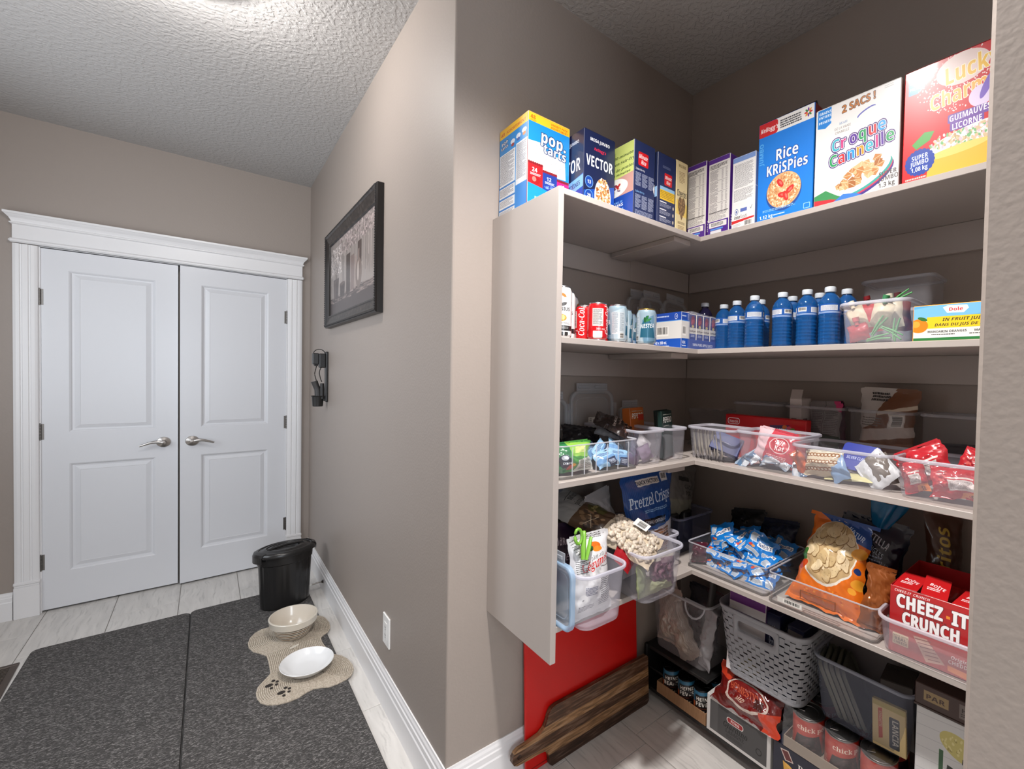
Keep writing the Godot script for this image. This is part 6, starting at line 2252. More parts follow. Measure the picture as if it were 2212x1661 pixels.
	bag("brown_pouch", "large brown and silver snack pouch standing in a tall back bin", Vector3(1.555, S3 + 0.010, -0.512), Vector3(-0.05, TURN, -0.03), pouch(0.178, 0.262, 0.06, 0.008, 131), print_mat(bw.tex(), 0.28, 0.3), "pouch")
	bag("dark_pouch", "dark bundle lying in the end bin of the back row", Vector3(1.56, S3 + 0.008, -0.30), Vector3(-0.1, TURN, 0.05), pouch(0.17, 0.11, 0.07, 0.008, 132), mat(c(32, 28, 28), 0.4), "pouch")
	bag("cling_bag", "clear crumpled plastic bag in the dark shelf corner", Vector3(1.56, S3 + 0.002, -1.20), Vector3(0, TURN + 0.5, 0.0), pouch(0.20, 0.16, 0.09, 0.012, 133), frosted(c(120, 118, 122), 0.22, 0.3))


func grey_bag_mat() -> StandardMaterial3D:
	if mats.has("greybag"):
		return mats["greybag"]
	var p := Paint.new(128, 192, c(128, 122, 122))
	p.small(10, 20, 52, 120, 22, c(70, 66, 66), 3)
	p.small(70, 30, 50, 110, 20, c(70, 66, 66), 4)
	p.line(64, 0, 64, 192, 2, c(70, 66, 66))
	p.poly([96, 0, 128, 0, 128, 30, 110, 24], c(206, 40, 110))
	mats["greybag"] = print_mat(p.tex(), 0.35, 0.2)
	return mats["greybag"]


func p_smart() -> void:
	var p := Paint.new(512, 256, c(204, 20, 28))
	p.rrect(14, 16, 86, 40, 16, Color.WHITE)
	p.rrect(18, 20, 78, 32, 13, c(204, 20, 28))
	p.text("Nestlé", 57, 46, 24, Color.WHITE, "bc", 0.85)
	p.poly([300, 40, 420, 30, 420, 84, 306, 90], c(70, 30, 90))
	p.text("SMARTIES", 362, 76, 34, Color.WHITE, "bc", 0.62)
	var cols := [c(226, 120, 40), c(130, 60, 150), c(226, 90, 120), c(90, 160, 210), c(240, 200, 70), c(110, 170, 80)]
	for i in 14:
		p.ell(392 + (i * 37) % 90, 44 + (i * 23) % 60, 15, 12, cols[i % 6])
	p.text("SUNDAY", 230, 120, 22, c(240, 210, 210), "bi")
	carton("candy_box", "long red candy box standing behind the front snack bins", on_long(1.452, -1.05, -0.722, 0.038, S3), TURN, Vector3(0.328, 0.158, 0.038), print_mat(p.tex(), 0.34, 0.3), {"front": Rect2(0, 0, 1, 1), "left": Rect2(0.02, 0.6, 0.1, 0.3), "right": Rect2(0.02, 0.6, 0.1, 0.3), "top": Rect2(0.02, 0.6, 0.2, 0.1)}, c(190, 20, 28))


# ------------------------------------------------------------------ fourth shelf: bulk bags
func bag_dir(called: String, label: String, base: Vector3, axis: Vector3, front: Vector3, mesh: Mesh, m: Material, category := "bag", group := "") -> Node3D:
	var y := axis.normalized()
	var z := (front - y * front.dot(y)).normalized()
	var o := thing(called, label, category, base, 0.0, group)
	o.transform = Transform3D(Basis(y.cross(z), y, z), base)
	part(o, "wrapper", mesh, m)
	crimp(o, mesh, m)
	return o


func build_fourth_shelf() -> void:
	var milk := frosted(c(206, 204, 216), 0.30)
	var milk_rim := frosted(c(216, 215, 228), 0.55)
	# two bins that stick out past the shelf edge
	tub("clear_bin", "milky clear bin of pasta bags sticking out past the lowest shelf", Vector3(0.792, S4, -1.148), 0.0, Vector3(0.170, 0.158, 0.41), milk, milk_rim, 0.88, 0.034)
	tub("clear_bin", "milky clear bin with the pistachio bag sticking out past the shelf", Vector3(1.026, S4, -1.148), 0.0, Vector3(0.192, 0.155, 0.41), frosted(c(196, 194, 206), 0.22), milk_rim, 0.88, 0.034)
	# white pasta bag
	var p := Paint.new(256, 384, c(222, 222, 224))
	p.poly([0, 0, 60, 0, 30, 110, 0, 150], c(200, 200, 204))
	for i in 10:
		p.line(10 + i * 5, 20 + i * 12, 40 + i * 6, 14 + i * 12, 2, c(50, 48, 48))
	p.small(90, 6, 120, 22, 3, c(90, 88, 88), 3)
	p.ell(150, 56, 40, 16, c(230, 110, 30), 0.15)
	p.ell(160, 74, 34, 12, c(240, 136, 40), 0.05)
	p.ell(120, 66, 16, 10, c(60, 90, 40), -0.4)
	p.text("pâtes aux", 150, 112, 24, c(80, 76, 76), "lsic", 0.9, -0.12)
	p.text("Légumes", 140, 150, 52, c(206, 40, 40), "sic", 0.82, -0.16)
	p.small(170, 154, 60, 10, 1, c(110, 106, 106), 4)
	p.small(20, 110, 60, 60, 7, c(80, 78, 80), 5)
	p.small(150, 190, 90, 150, 16, c(70, 68, 74), 6)
	p.small(60, 236, 74, 40, 6, c(50, 56, 90), 7, 0.6)
	p.ell(44, 290, 26, 26, c(240, 240, 240))
	p.ell(44, 290, 5, 5, c(150, 150, 150))
	p.small(30, 318, 90, 30, 4, c(80, 78, 84), 8)
	var wb := bag("pasta_bag", "white vegetable pasta bag closed with a green clip, standing in its bin", Vector3(0.788, S4 + 0.012, -1.012), Vector3(-0.14, 0.05, -0.03), pouch(0.152, 0.225, 0.07, 0.006, 201, 20, 26), print_mat(p.tex(), 0.4, 0.15))
	var cl := Mb.new()
	cl.tube([Vector3(-0.052, 0.170, 0.038), Vector3(-0.046, 0.20, 0.034), Vector3(-0.036, 0.232, 0.026), Vector3(-0.030, 0.240, 0.020)], [0.006, 0.0075, 0.007, 0.005], 8, 0.6)
	cl.tube([Vector3(-0.044, 0.168, 0.041), Vector3(-0.030, 0.196, 0.038), Vector3(-0.014, 0.222, 0.030)], [0.006, 0.007, 0.005], 8, 0.6)
	var ring := []
	for i in 13:
		var a := TAU * i / 12.0
		ring.append(Vector3(-0.058 + cos(a) * 0.012, 0.232 + sin(a) * 0.02, 0.03))
	cl.tube(ring, 0.0045, 7)
	part(wb, "bag_clip", cl.mesh(), mat(c(120, 176, 60), 0.35), Vector3.ZERO, Vector3.ZERO, "bright green clip")
	# blue-rimmed lid standing beside it
	var lo := thing("blue_rimmed_lid", "pale blue rimmed lid on edge between the end panel and the pasta bin", "lid", Vector3(0.704, S4, -1.13))
	lo.rotation = Vector3(0, -PI / 2 + 0.02, 0.0)
	var ms := lid_mesh(0.30, 0.178, 0.03)
	part(lo, "rim", ms[0], frosted(c(150, 178, 206), 0.75))
	part(lo, "pane", ms[1], frosted(c(170, 186, 204), 0.45))
	part(lo, "clip_flap", ms[2], frosted(c(190, 196, 206), 0.5)).position = Vector3(0, 0.0, 0)
	# dark dried-fruit bag behind
	p = Paint.new(192, 224, c(46, 30, 52))
	p.text("WildRoots", 96, 70, 34, c(196, 186, 196), "ic", 0.85)
	p.text("Mulberries", 96, 120, 38, c(190, 176, 190), "lic", 0.85)
	p.ell(90, 170, 60, 30, c(120, 40, 110))
	bag("dried_fruit_bag", "dark purple dried fruit bag behind the white pasta bag", Vector3(0.775, S4 + 0.03, -1.145), Vector3(-0.3, 0.1, -0.16), pouch(0.15, 0.20, 0.06, 0.006, 202), print_mat(p.tex(), 0.3, 0.3))
	# pistachios
	build_pistachios()
	# things inside the second bin
	bag("raisin_bag", "purple fruit bag seen through the second bin front", Vector3(1.052, S4 + 0.022, -0.992), Vector3(-0.1, 0.0, -0.12), pouch(0.115, 0.108, 0.03, 0.006, 203), fruit_mat(), "bag")
	bag("seed_bag", "pale green seed bag along the floor of the second bin", Vector3(1.026, S4 + 0.010, -0.992), Vector3(-0.15, 0.0, 0.0), pouch(0.155, 0.052, 0.03, 0.004, 204), mat(c(150, 154, 122), 0.5), "bag")
	bag("lettuce_bag", "green crumpled packet upright at the second bin corner", Vector3(0.966, S4 + 0.014, -0.993), Vector3(-0.05, 0.2, 0.05), pouch(0.045, 0.10, 0.025, 0.006, 205, 10, 14), mat(c(140, 148, 112), 0.4), "bag")
	bag("red_packet", "deep red packet wedged beside the pistachio bag", Vector3(0.948, S4 + 0.110, -1.02), Vector3(-0.6, 0.2, 0.5), pouch(0.08, 0.07, 0.02, 0.005, 206, 10, 10), mat(c(150, 20, 30), 0.3), "packet")
	# pretzel bag
	p = Paint.new(288, 352, c(26, 66, 132))
	for i in 36:
		p.rect(i * 8, 0, 1.5, 196, c(44, 92, 164))
	p.rrect(74, 20, 126, 24, 4, c(228, 224, 220))
	p.text("SNACK FACTORY.", 137, 39, 18, c(30, 34, 48), "bc", 0.88)
	p.rect(212, 10, 40, 34, c(206, 214, 224))
	p.bars(216, 14, 32, 26)
	p.text("Pretzel Crisps", 140, 112, 54, c(206, 222, 240), "sic", 0.66, -0.04)
	p.small(80, 128, 150, 12, 2, c(150, 190, 226), 3, 0.6)
	p.rect(66, 160, 140, 28, c(16, 22, 40))
	p.text("ORIGINAL/ORIGINALE", 136, 180, 17, c(226, 226, 226), "bc", 0.84)
	p.poly([0, 190, 60, 196, 140, 204, 288, 184, 288, 352, 0, 352], c(206, 202, 204))
	p.text("C'est très", 46, 222, 20, c(60, 56, 60), "si", 0.9, -0.15)
	p.text("mince!", 56, 244, 20, c(60, 56, 60), "si", 0.9, -0.15)
	for i in 15:
		p.rrect(116, 208 + i * 9.6, 118, 8, 4, [c(120, 74, 40), c(156, 102, 58), c(96, 58, 34)][i % 3])
		p.scatter(176, 212 + i * 9.6, 54, 2, 12, 1.6, [c(236, 226, 206), c(190, 140, 90)], i)
	p.ell(104, 288, 42, 40, c(140, 84, 44))
	p.ell(92, 282, 12, 13, c(206, 202, 204))
	p.ell(118, 290, 9, 11, c(206, 202, 204))
	bag("pretzel_bag", "tall blue and white pretzel crisps bag standing in the second bin", Vector3(1.142, S4 + 0.014, -1.135), Vector3(-0.05, 0.05, 0.02), pouch(0.272, 0.338, 0.075, 0.007, 207, 20, 26), print_mat(p.tex(), 0.26, 0.35))
	bag("white_bag", "pale grey plastic bag standing between the pistachio and pretzel bags", Vector3(1.00, S4 + 0.10, -1.20), Vector3(-0.1, 0.1, 0.2), pouch(0.12, 0.20, 0.06, 0.01, 208), mat(c(146, 144, 146), 0.35))
	p = Paint.new(160, 192, c(118, 114, 110))
	p.rect(30, 40, 60, 14, c(40, 38, 38))
	p.text("GARLIC", 96, 80, 20, c(60, 58, 58), "bc", 0.9)
	p.text("NUTS", 96, 100, 20, c(60, 58, 58), "bc", 0.9)
	p.poly([0, 120, 160, 110, 160, 192, 0, 192], c(136, 134, 120))
	bag("garlic_bag", "grey garlic snack bag leaning in the corner behind the pretzels", Vector3(1.43, S4 + 0.085, -1.27), Vector3(-0.05, 0.1, -0.28), pouch(0.19, 0.235, 0.06, 0.009, 209), print_mat(p.tex(), 0.35, 0.2))
	tub("dark_tub", "blue tinted tub of jars in the corner of the lowest shelf", Vector3(1.425, S4, -1.275), 0.0, Vector3(0.225, 0.142, 0.25), frosted(c(84, 88, 118), 0.30), frosted(c(130, 132, 156), 0.5), 0.93, 0.022, "storage bin")
	for i in 2:
		var j := thing("jar", ["dark glass jar standing in the blue tinted tub", "second dark jar in the blue tinted tub beside the wall"][i], "jar", Vector3(1.38 + i * 0.085, S4 + 0.004, -1.26))
		part(j, "jar_body", lathe_mesh(vv([0.0, 0.0, 0.035, 0.0, 0.037, 0.004, 0.037, 0.09, 0.030, 0.105, 0.030, 0.112]), 28), mat(c(26, 24, 30), 0.15))
		part(j, "jar_lid", lathe_mesh(vv([0.033, 0.106, 0.0335, 0.122, 0.031, 0.125, 0.0, 0.125]), 28), mat(c(20, 20, 24), 0.3))
	tub("clear_bin", "narrow milky bin of packets between the pretzels and the blue packets", Vector3(1.187, S4, -1.235), 0.0, Vector3(0.10, 0.135, 0.33), frosted(c(180, 178, 192), 0.22), milk_rim, 0.9, 0.022)
	tub("dark_tub", "dark blue tub pushed to the wall behind the pasta bin", Vector3(0.80, S4 + 0.18, -1.355), 0.0, Vector3(0.19, 0.16, 0.13), frosted(c(60, 66, 92), 0.4), frosted(c(90, 96, 124), 0.5), 0.93, 0.02)
	build_fourth_long()


func fruit_mat() -> StandardMaterial3D:
	var p := Paint.new(160, 160, c(96, 74, 88))
	p.scatter(80, 96, 74, 56, 90, 9, [c(120, 84, 104), c(78, 52, 70), c(140, 108, 120), c(66, 44, 60)], 4)
	p.poly([0, 0, 160, 0, 160, 26, 0, 44], c(170, 166, 160))
	p.rect(56, 26, 80, 24, c(130, 110, 120))
	return print_mat(p.tex(), 0.35, 0.3)


func build_pistachios() -> void:
	var p := Paint.new(224, 384, c(206, 190, 166))
	p.rect(0, 0, 224, 108, c(150, 146, 142))
	p.text("natural", 170, 60, 30, c(40, 38, 38), "bsic", 0.8)
	p.text("pistachios", 160, 92, 26, c(40, 38, 38), "bsic", 0.8)
	p.line(110, 40, 220, 30, 2, c(50, 48, 48))
	p.poly([0, 96, 224, 108, 224, 200, 150, 214, 0, 196], c(84, 62, 44))
	p.ell(160, 150, 60, 34, c(70, 66, 30))
	p.text("Pistachio", 164, 148, 22, c(170, 160, 110), "bsic", 0.8)
	p.scatter(66, 150, 54, 40, 40, 9, [c(120, 92, 66), c(58, 42, 32), c(150, 120, 90)], 5)
	p.line(20, 140, 90, 172, 2, c(206, 190, 160))
	p.line(20, 168, 92, 140, 2, c(206, 190, 160))
	p.bars(140, 300, 40, 50)
	p.text("1.36 kg", 110, 296, 18, c(60, 56, 52), "b")
	var w := 0.150
	var h := 0.385
	var th := 0.080
	var base := Vector3(1.024, S4 + 0.128, -0.992)
	var o := bag_dir("pistachio_bag", "big bag of pistachio nuts lying slanted over the second bin", base, Vector3(-0.19, 0.150, -0.29), Vector3(-0.1, 1.0, 0.6), pouch(w, h, th, 0.006, 221, 20, 30, 0.02), print_mat(p.tex(), 0.3, 0.3))
	# the nuts that press against the clear lower part of the bag
	var shell := Mb.new()
	shell.lathe(vv([0.0, -0.0105, 0.0038, -0.0095, 0.0064, -0.004, 0.0072, 0.001, 0.0058, 0.0065, 0.0024, 0.0100, 0.0, 0.0108]), 12, 1.0, 0.85, 3.0)
	var mm := MultiMesh.new()
	mm.transform_format = MultiMesh.TRANSFORM_3D
	mm.use_colors = true
	mm.mesh = shell.mesh()
	var r := RandomNumberGenerator.new()
	r.seed = 9
	mm.instance_count = 230
	for i in 230:
		var u := r.randf_range(0.08, 0.92)
		var t := r.randf_range(0.03, 0.42)
		var k := pow(sin(PI * u), 0.55) * pow(maxf(0.0, sin(PI * pow(clampf((t - 0.02) / 0.96, 0, 1), lerpf(0.6, 1.0, 0.65)))), 0.6)
		var q := Vector3((u - 0.5) * w * 0.9, t * h, th * 0.5 * k + 0.001)
		var bs := Basis(Vector3(0, 0, 1), r.randf() * TAU) * Basis(Vector3(1, 0, 0), r.randf_range(-0.5, 0.5)) * Basis(Vector3(0, 1, 0), r.randf() * TAU)
		mm.set_instance_transform(i, Transform3D(bs, q))
		var l := r.randf_range(0.42, 0.72)
		mm.set_instance_color(i, Color(l, l * 0.86, l * 0.70))
	var mi := MultiMeshInstance3D.new()
	mi.name = "pistachio_nuts"
	mi.multimesh = mm
	var nm := StandardMaterial3D.new()
	nm.vertex_color_use_as_albedo = true
	nm.roughness = 0.55
	mi.material_override = nm
	mi.set_meta("kind", "stuff")
	o.add_child(mi)
	var sb := Mb.new()
	sb.quad(Vector3(0.018, 0.06, th * 0.5 + 0.009), Vector3(0.055, 0.055, th * 0.5 + 0.006), Vector3(0.058, 0.105, th * 0.5 + 0.008), Vector3(0.02, 0.11, th * 0.5 + 0.011))
	var sp := Paint.new(48, 64, c(222, 220, 216))
	sp.bars(4, 12, 40, 50)
	part(o, "barcode_label", sb.mesh(), print_mat(sp.tex(), 0.5))


func build_fourth_long() -> void:
	# tray of small blue fruit snack packets
	acrylic("clear_tray", "clear tray heaped with small blue fruit snack packets", on_long(1.278, -1.085, -0.752, 0.27, S4), TURN, Vector3(0.328, 0.092, 0.27), 0)
	var p := Paint.new(192, 160, c(22, 122, 206))
	p.rect(12, 18, 44, 60, c(206, 216, 226))
	p.small(16, 22, 36, 52, 10, c(110, 120, 136), 3)
	p.poly([70, 60, 170, 34, 176, 66, 74, 94], Color(0.95, 0.95, 0.95))
	p.text("Welch's", 122, 74, 32, c(24, 50, 110), "bic", 0.8, -0.25)
	p.ell(36, 104, 13, 10, c(206, 70, 56))
	p.ell(56, 108, 12, 9, c(226, 150, 80))
	p.rect(14, 122, 96, 26, c(206, 216, 226))
	p.small(18, 126, 88, 18, 4, c(110, 120, 136), 7)
	p.rect(128, 100, 50, 46, c(200, 210, 222))
	p.small(132, 104, 42, 38, 8, c(110, 120, 136), 5)
	var wm := print_mat(p.tex(), 0.22, 0.5)
	var ms := []
	for i in 5:
		ms.append(pouch(0.106, 0.080, 0.024, 0.011, 240 + i, 12, 10, 0.08))
	var r := RandomNumberGenerator.new()
	r.seed = 14
	var n := 0
	for layer in 4:
		var cols: int = [5, 5, 4, 3][layer]
		for i in cols:
			for k in (2 if layer < 3 else 1):
				var z := lerpf(-1.045, -0.795, (i + 0.5) / cols) + r.randf_range(-0.012, 0.012)
				var x: float = 1.362 + k * 0.085 + layer * 0.012 + r.randf_range(-0.01, 0.01)
				var y: float = S4 + 0.014 + layer * 0.030 + k * 0.012 + r.randf_range(-0.004, 0.004)
				var o := thing("fruit_snack_packet", "small blue fruit snack packet in the heaped clear tray", "packet", Vector3(x, y, z), 0.0, "blue fruit snack packets in the clear tray")
				var e := Vector3(-1.05 + r.randf_range(-0.6, 0.7), TURN + r.randf_range(-0.7, 0.7), r.randf_range(-0.9, 0.9))
				o.rotation = e
				part(o, "wrapper", ms[n % 5], wm, Vector3(0, -0.032, 0))
				n += 1
	for i in 3:
		bag("dark_snack_bag", ["dark navy foil bag behind the heap of blue packets", "black foil bag at the wall behind the blue packets", "dark maroon packet at the corner of the blue packet tray"][i], [Vector3(1.52, S4 + 0.01, -0.87), Vector3(1.515, S4 + 0.01, -0.99), Vector3(1.315, S4 + 0.012, -1.055)][i], Vector3(-0.5, TURN + 0.2 * i, 0.1), pouch([0.16, 0.15, 0.06][i], [0.16, 0.17, 0.07][i], 0.05, 0.009, 250 + i), mat([c(20, 28, 52), c(18, 18, 22), c(74, 26, 40)][i], 0.2), "bag")

	# tray with the orange chip bag
	var tr := acrylic("clear_tray", "clear tray with a barcode holding the orange chip bag", on_long(1.268, -0.742, -0.418, 0.30, S4), TURN, Vector3(0.322, 0.094, 0.30), 0)
	var sp := Paint.new(96, 32, c(216, 214, 210))
	sp.bars(22, 4, 70, 24)
	var sb := Mb.new()
	sb.quad(Vector3(-0.125, 0.012, 0.1512), Vector3(-0.045, 0.012, 0.1512), Vector3(-0.045, 0.028, 0.1512), Vector3(-0.125, 0.028, 0.1512))
	part(tr, "barcode_sticker", sb.mesh(), print_mat(sp.tex(), 0.5))
	var hb := Mb.new()
	for e in [[Vector3(-0.05, 0.070, 0.1505), Vector3(0.05, 0.073, 0.1525)], [Vector3(-0.05, 0.046, 0.1505), Vector3(0.05, 0.049, 0.1525)], [Vector3(-0.053, 0.046, 0.1505), Vector3(-0.05, 0.073, 0.1525)], [Vector3(0.05, 0.046, 0.1505), Vector3(0.053, 0.073, 0.1525)]]:
		hb.box(e[1] - e[0], (e[0] + e[1]) * 0.5, 0.0006)
	part(tr, "handle_slot", hb.mesh(), frosted(c(150, 90, 60), 0.6))
	p = Paint.new(320, 384, c(226, 112, 26))
	p.poly([60, 0, 320, 0, 320, 90, 210, 70, 150, 40], c(24, 74, 150))
	p.text("NATUR", 200, 40, 34, c(206, 220, 240), "bi", 0.8, 0.35)
	p.ell(150, 150, 134, 138, Color(0.93, 0.9, 0.85))
	p.ell(150, 146, 128, 132, c(196, 166, 120))
	r.seed = 5
	for i in 46:
		var a := r.randf() * TAU
		var d := sqrt(r.randf()) * 108
		var q := Vector2(150 + cos(a) * d, 142 + sin(a) * d)
		var tilt := r.randf() * PI
		var cc: Color = [c(220, 196, 152), c(206, 178, 130), c(230, 208, 168)][i % 3]
		p.ell(q.x + 2, q.y + 3, 29, 22, c(140, 108, 68), tilt)
		p.ell(q.x, q.y, 28, 21, cc, tilt)
		p.scatter(q.x, q.y, 18, 13, 5, 1.4, [c(110, 80, 50)], i)
	for i in 40:
		p.ell(r.randf_range(10, 310), r.randf_range(290, 380), r.randf_range(2, 6), r.randf_range(2, 5), [c(240, 150, 50), c(206, 90, 20)][i % 2])
	p.ell(296, 190, 13, 13, c(34, 54, 110))
	for e in [[290, 120, 30], [304, 240, 26], [280, 270, 16]]:
		p.ell(e[0], e[1], e[2], e[2] * 0.8, c(242, 166, 50))
	p.ell(20, 190, 20, 34, c(60, 110, 50), 0.3)
	p.ell(30, 230, 24, 22, c(190, 70, 30))
	bag_dir("chip_bag", "orange multigrain chip bag with a round chip picture, leaning in its tray", Vector3(1.325, S4 + 0.008, -0.590), Vector3(0.13, 0.30, 0.012), Vector3(-1, 0.35, 0.0), pouch(0.245, 0.272, 0.10, 0.011, 261, 22, 26, 0.04, 0.8, 0.30, 0.2), print_mat(p.tex(), 0.22, 0.5))
	bag_dir("foil_bag", "crumpled copper foil bag end beside the orange chip bag", Vector3(1.325, S4 + 0.008, -0.452), Vector3(0.06, 0.30, 0.03), Vector3(-1, 0.2, 0.5), pouch(0.075, 0.17, 0.05, 0.011, 262, 14, 20), mat(c(150, 84, 40), 0.22, 0.3))
	# blue tortilla bag behind, its neck twisted shut
	p = Paint.new(224, 256, c(14, 26, 48))
	p.text("TORTILLA", 110, 60, 30, c(206, 216, 226), "bc", 0.8, 0.35)
	p.text("TRIANGLES", 110, 88, 22, c(190, 206, 220), "bc", 0.8, 0.35)
	p.small(50, 100, 110, 20, 2, c(150, 170, 196), 3)
	for i in 26:
		p.line(150 + (i % 6) * 10, 120 + i * 4, 156 + (i % 6) * 10, 112 + i * 4, 2, c(160, 176, 190))
	var tb := bag_dir("tortilla_bag", "dark blue tortilla chip bag with a twisted teal neck behind the orange bag", Vector3(1.47, S4 + 0.006, -0.525), Vector3(0.05, 0.30, 0.02), Vector3(-1, 0.1, 0.2), pouch(0.20, 0.258, 0.09, 0.009, 263), print_mat(p.tex(), 0.2, 0.5))
	var fan := Mb.new()
	var rows := []
	for i in 9:
		var t := i / 8.0
		var row := PackedVector3Array()
		var rad := lerpf(0.016, 0.050, pow(t, 0.8)) if t > 0.12 else 0.018
		for j in 20:
			var a := TAU * j / 20.0
			var k := rad * (1.0 + 0.22 * sin(a * 5.0 + t * 2.0))
			row.append(Vector3(cos(a) * k, t * 0.088 + 0.008 * sin(a * 3.0) * t, sin(a) * k * 0.45))
		rows.append(row)
	fan.patch(rows, true, Rect2(0, 0, 1, 1), Vector3(0, 0.04, 0))
	part(tb, "twisted_neck", fan.mesh(), mat(c(24, 104, 150), 0.18), Vector3(0.01, 0.236, 0), Vector3(0, 0, -0.1), "teal foil neck flaring above the twist")
	p = Paint.new(96, 256, c(74, 44, 28))
	p.text("Doritos", 62, 200, 50, c(190, 160, 60), "bi", 0.9, -PI / 2)
	p.scatter(48, 230, 40, 22, 30, 5, [c(150, 90, 50), c(110, 66, 40)], 3)
	bag_dir("brown_chip_bag", "brown chip bag standing at the wall behind the red cracker box", Vector3(1.565, S4 + 0.002, -0.335), Vector3(0.03, 0.3, -0.02), Vector3(-1, 0, 0.4), pouch(0.10, 0.31, 0.06, 0.007, 264), print_mat(p.tex(), 0.28, 0.3))
	# tub with the cracker box
	tub("clear_bin", "milky clear bin holding the red cracker box at the pantry opening", on_long(1.243, -0.422, -0.175, 0.30, S4), TURN, Vector3(0.245, 0.094, 0.30), frosted(c(214, 200, 208), 0.34), frosted(c(222, 214, 222), 0.6), 0.93, 0.034)
	p = Paint.new(384, 384, c(182, 22, 26))
	p.rect(0, 0, 384, 34, c(196, 30, 32))
	p.text("CHEEZ-IT  CRUNCH", 16, 26, 20, Color.WHITE, "bi", 0.9)
	p.text("CHEEZ", 26, 112, 104, Color.WHITE, "b", 0.66, 0.0, 5, c(90, 10, 14))
	p.text("CHEEZ", 26, 112, 104, Color.WHITE, "b", 0.66, 0.0, 2.5, Color.WHITE)
	p.text("IT", 270, 112, 104, Color.WHITE, "b", 0.7, 0.0, 5, c(90, 10, 14))
	p.text("IT", 270, 112, 104, Color.WHITE, "b", 0.7, 0.0, 2.5, Color.WHITE)
	p.rect(248, 74, 16, 16, c(240, 150, 40))
	p.small(60, 120, 200, 8, 1, c(120, 20, 20), 3, 0.9)
	p.text("CRUNCH", 56, 200, 92, Color.WHITE, "b", 0.66, 0.0, 5, c(90, 10, 14))
	p.text("CRUNCH", 56, 200, 92, Color.WHITE, "b", 0.66, 0.0, 2.5, Color.WHITE)
	p.rect(0, 240, 384, 144, c(176, 60, 56))
	p.rrect(16, 270, 74, 66, 4, c(222, 206, 170))
	p.text("MADE WITH", 53, 288, 12, c(90, 70, 50), "bc")
	p.text("REAL", 53, 310, 24, c(60, 50, 40), "bc")
	p.text("CHEESE", 53, 328, 18, c(60, 50, 40), "bc")
	p.poly([110, 250, 170, 244, 250, 350, 170, 372], c(206, 170, 150))
	for i in 6:
		p.line(118 + i * 12, 262 + i * 18, 190 + i * 8, 252 + i * 18, 5, c(130, 60, 56))
	p.text("Original", 270, 300, 26, Color.WHITE, "i", 0.9)
	p.text("CHEDDAR", 262, 328, 28, Color.WHITE, "b", 0.85)
	p.poly([260, 340, 384, 350, 384, 384, 262, 370], c(230, 140, 80))
	var cm := print_mat(p.tex(), 0.35, 0.3)
	var cz := thing("cracker_box", "red cracker box with its top flaps torn open", "box", on_long(1.272, -0.392, -0.198, 0.24, S4 + 0.003), TURN)
	var b := Mb.new()
	var wx := 0.190
	var hh := 0.168
	var dz := 0.24
	b.box(Vector3(wx, hh, 0.0018), Vector3(0, hh / 2, dz / 2), 0.0004)
	part(cz, "front_panel", b.mesh(), cm)
	var plain := mat(c(168, 22, 26), 0.4)
	var b2 := Mb.new()
	b2.box(Vector3(0.0018, hh, dz), Vector3(-wx / 2, hh / 2, 0), 0.0004)
	b2.box(Vector3(0.0018, hh, dz), Vector3(wx / 2, hh / 2, 0), 0.0004)
	b2.box(Vector3(wx, hh, 0.0018), Vector3(0, hh / 2, -dz / 2), 0.0004)
	b2.box(Vector3(wx, 0.0018, dz), Vector3(0, 0.001, 0), 0.0004)
	part(cz, "side_panels", b2.mesh(), plain)
	var tp := Paint.new(96, 128, c(196, 26, 30))
	tp.text("BOÎTE", 20, 60, 24, Color.WHITE, "b", 0.9, 0.3)
	tp.small(16, 74, 50, 20, 2, Color.WHITE, 3, 0.6)
	var tpm := print_mat(tp.tex(), 0.35, 0.3)
	for i in 3:
		var fl := Mb.new()
		fl.box(Vector3(0.056, 0.0012, 0.10), Vector3(0, 0, -0.05), 0.0003)
		part(cz, "torn_flap", fl.mesh(), tpm, Vector3(-0.064 + i * 0.064, hh, dz / 2 - 0.002), Vector3([0.05, 0.14, 0.03][i], [0.0, 0.12, -0.1][i], [0.03, -0.06, 0.05][i]))
	for i in 3:
		bag("cracker_packet", ["shiny red cracker sleeve inside the torn red box, by the wrapped chips", "shiny red cracker sleeve in the middle of the torn red box", "shiny red cracker sleeve at the open end of the torn red box"][i], Vector3(1.40, S4 + 0.012, -0.352 + i * 0.057), Vector3(-0.1, TURN, 0.0), pouch(0.055, 0.145, 0.04, 0.005, 270 + i, 10, 14), mat(c(176, 34, 30), 0.22), "packet", "cracker sleeves in the red box")


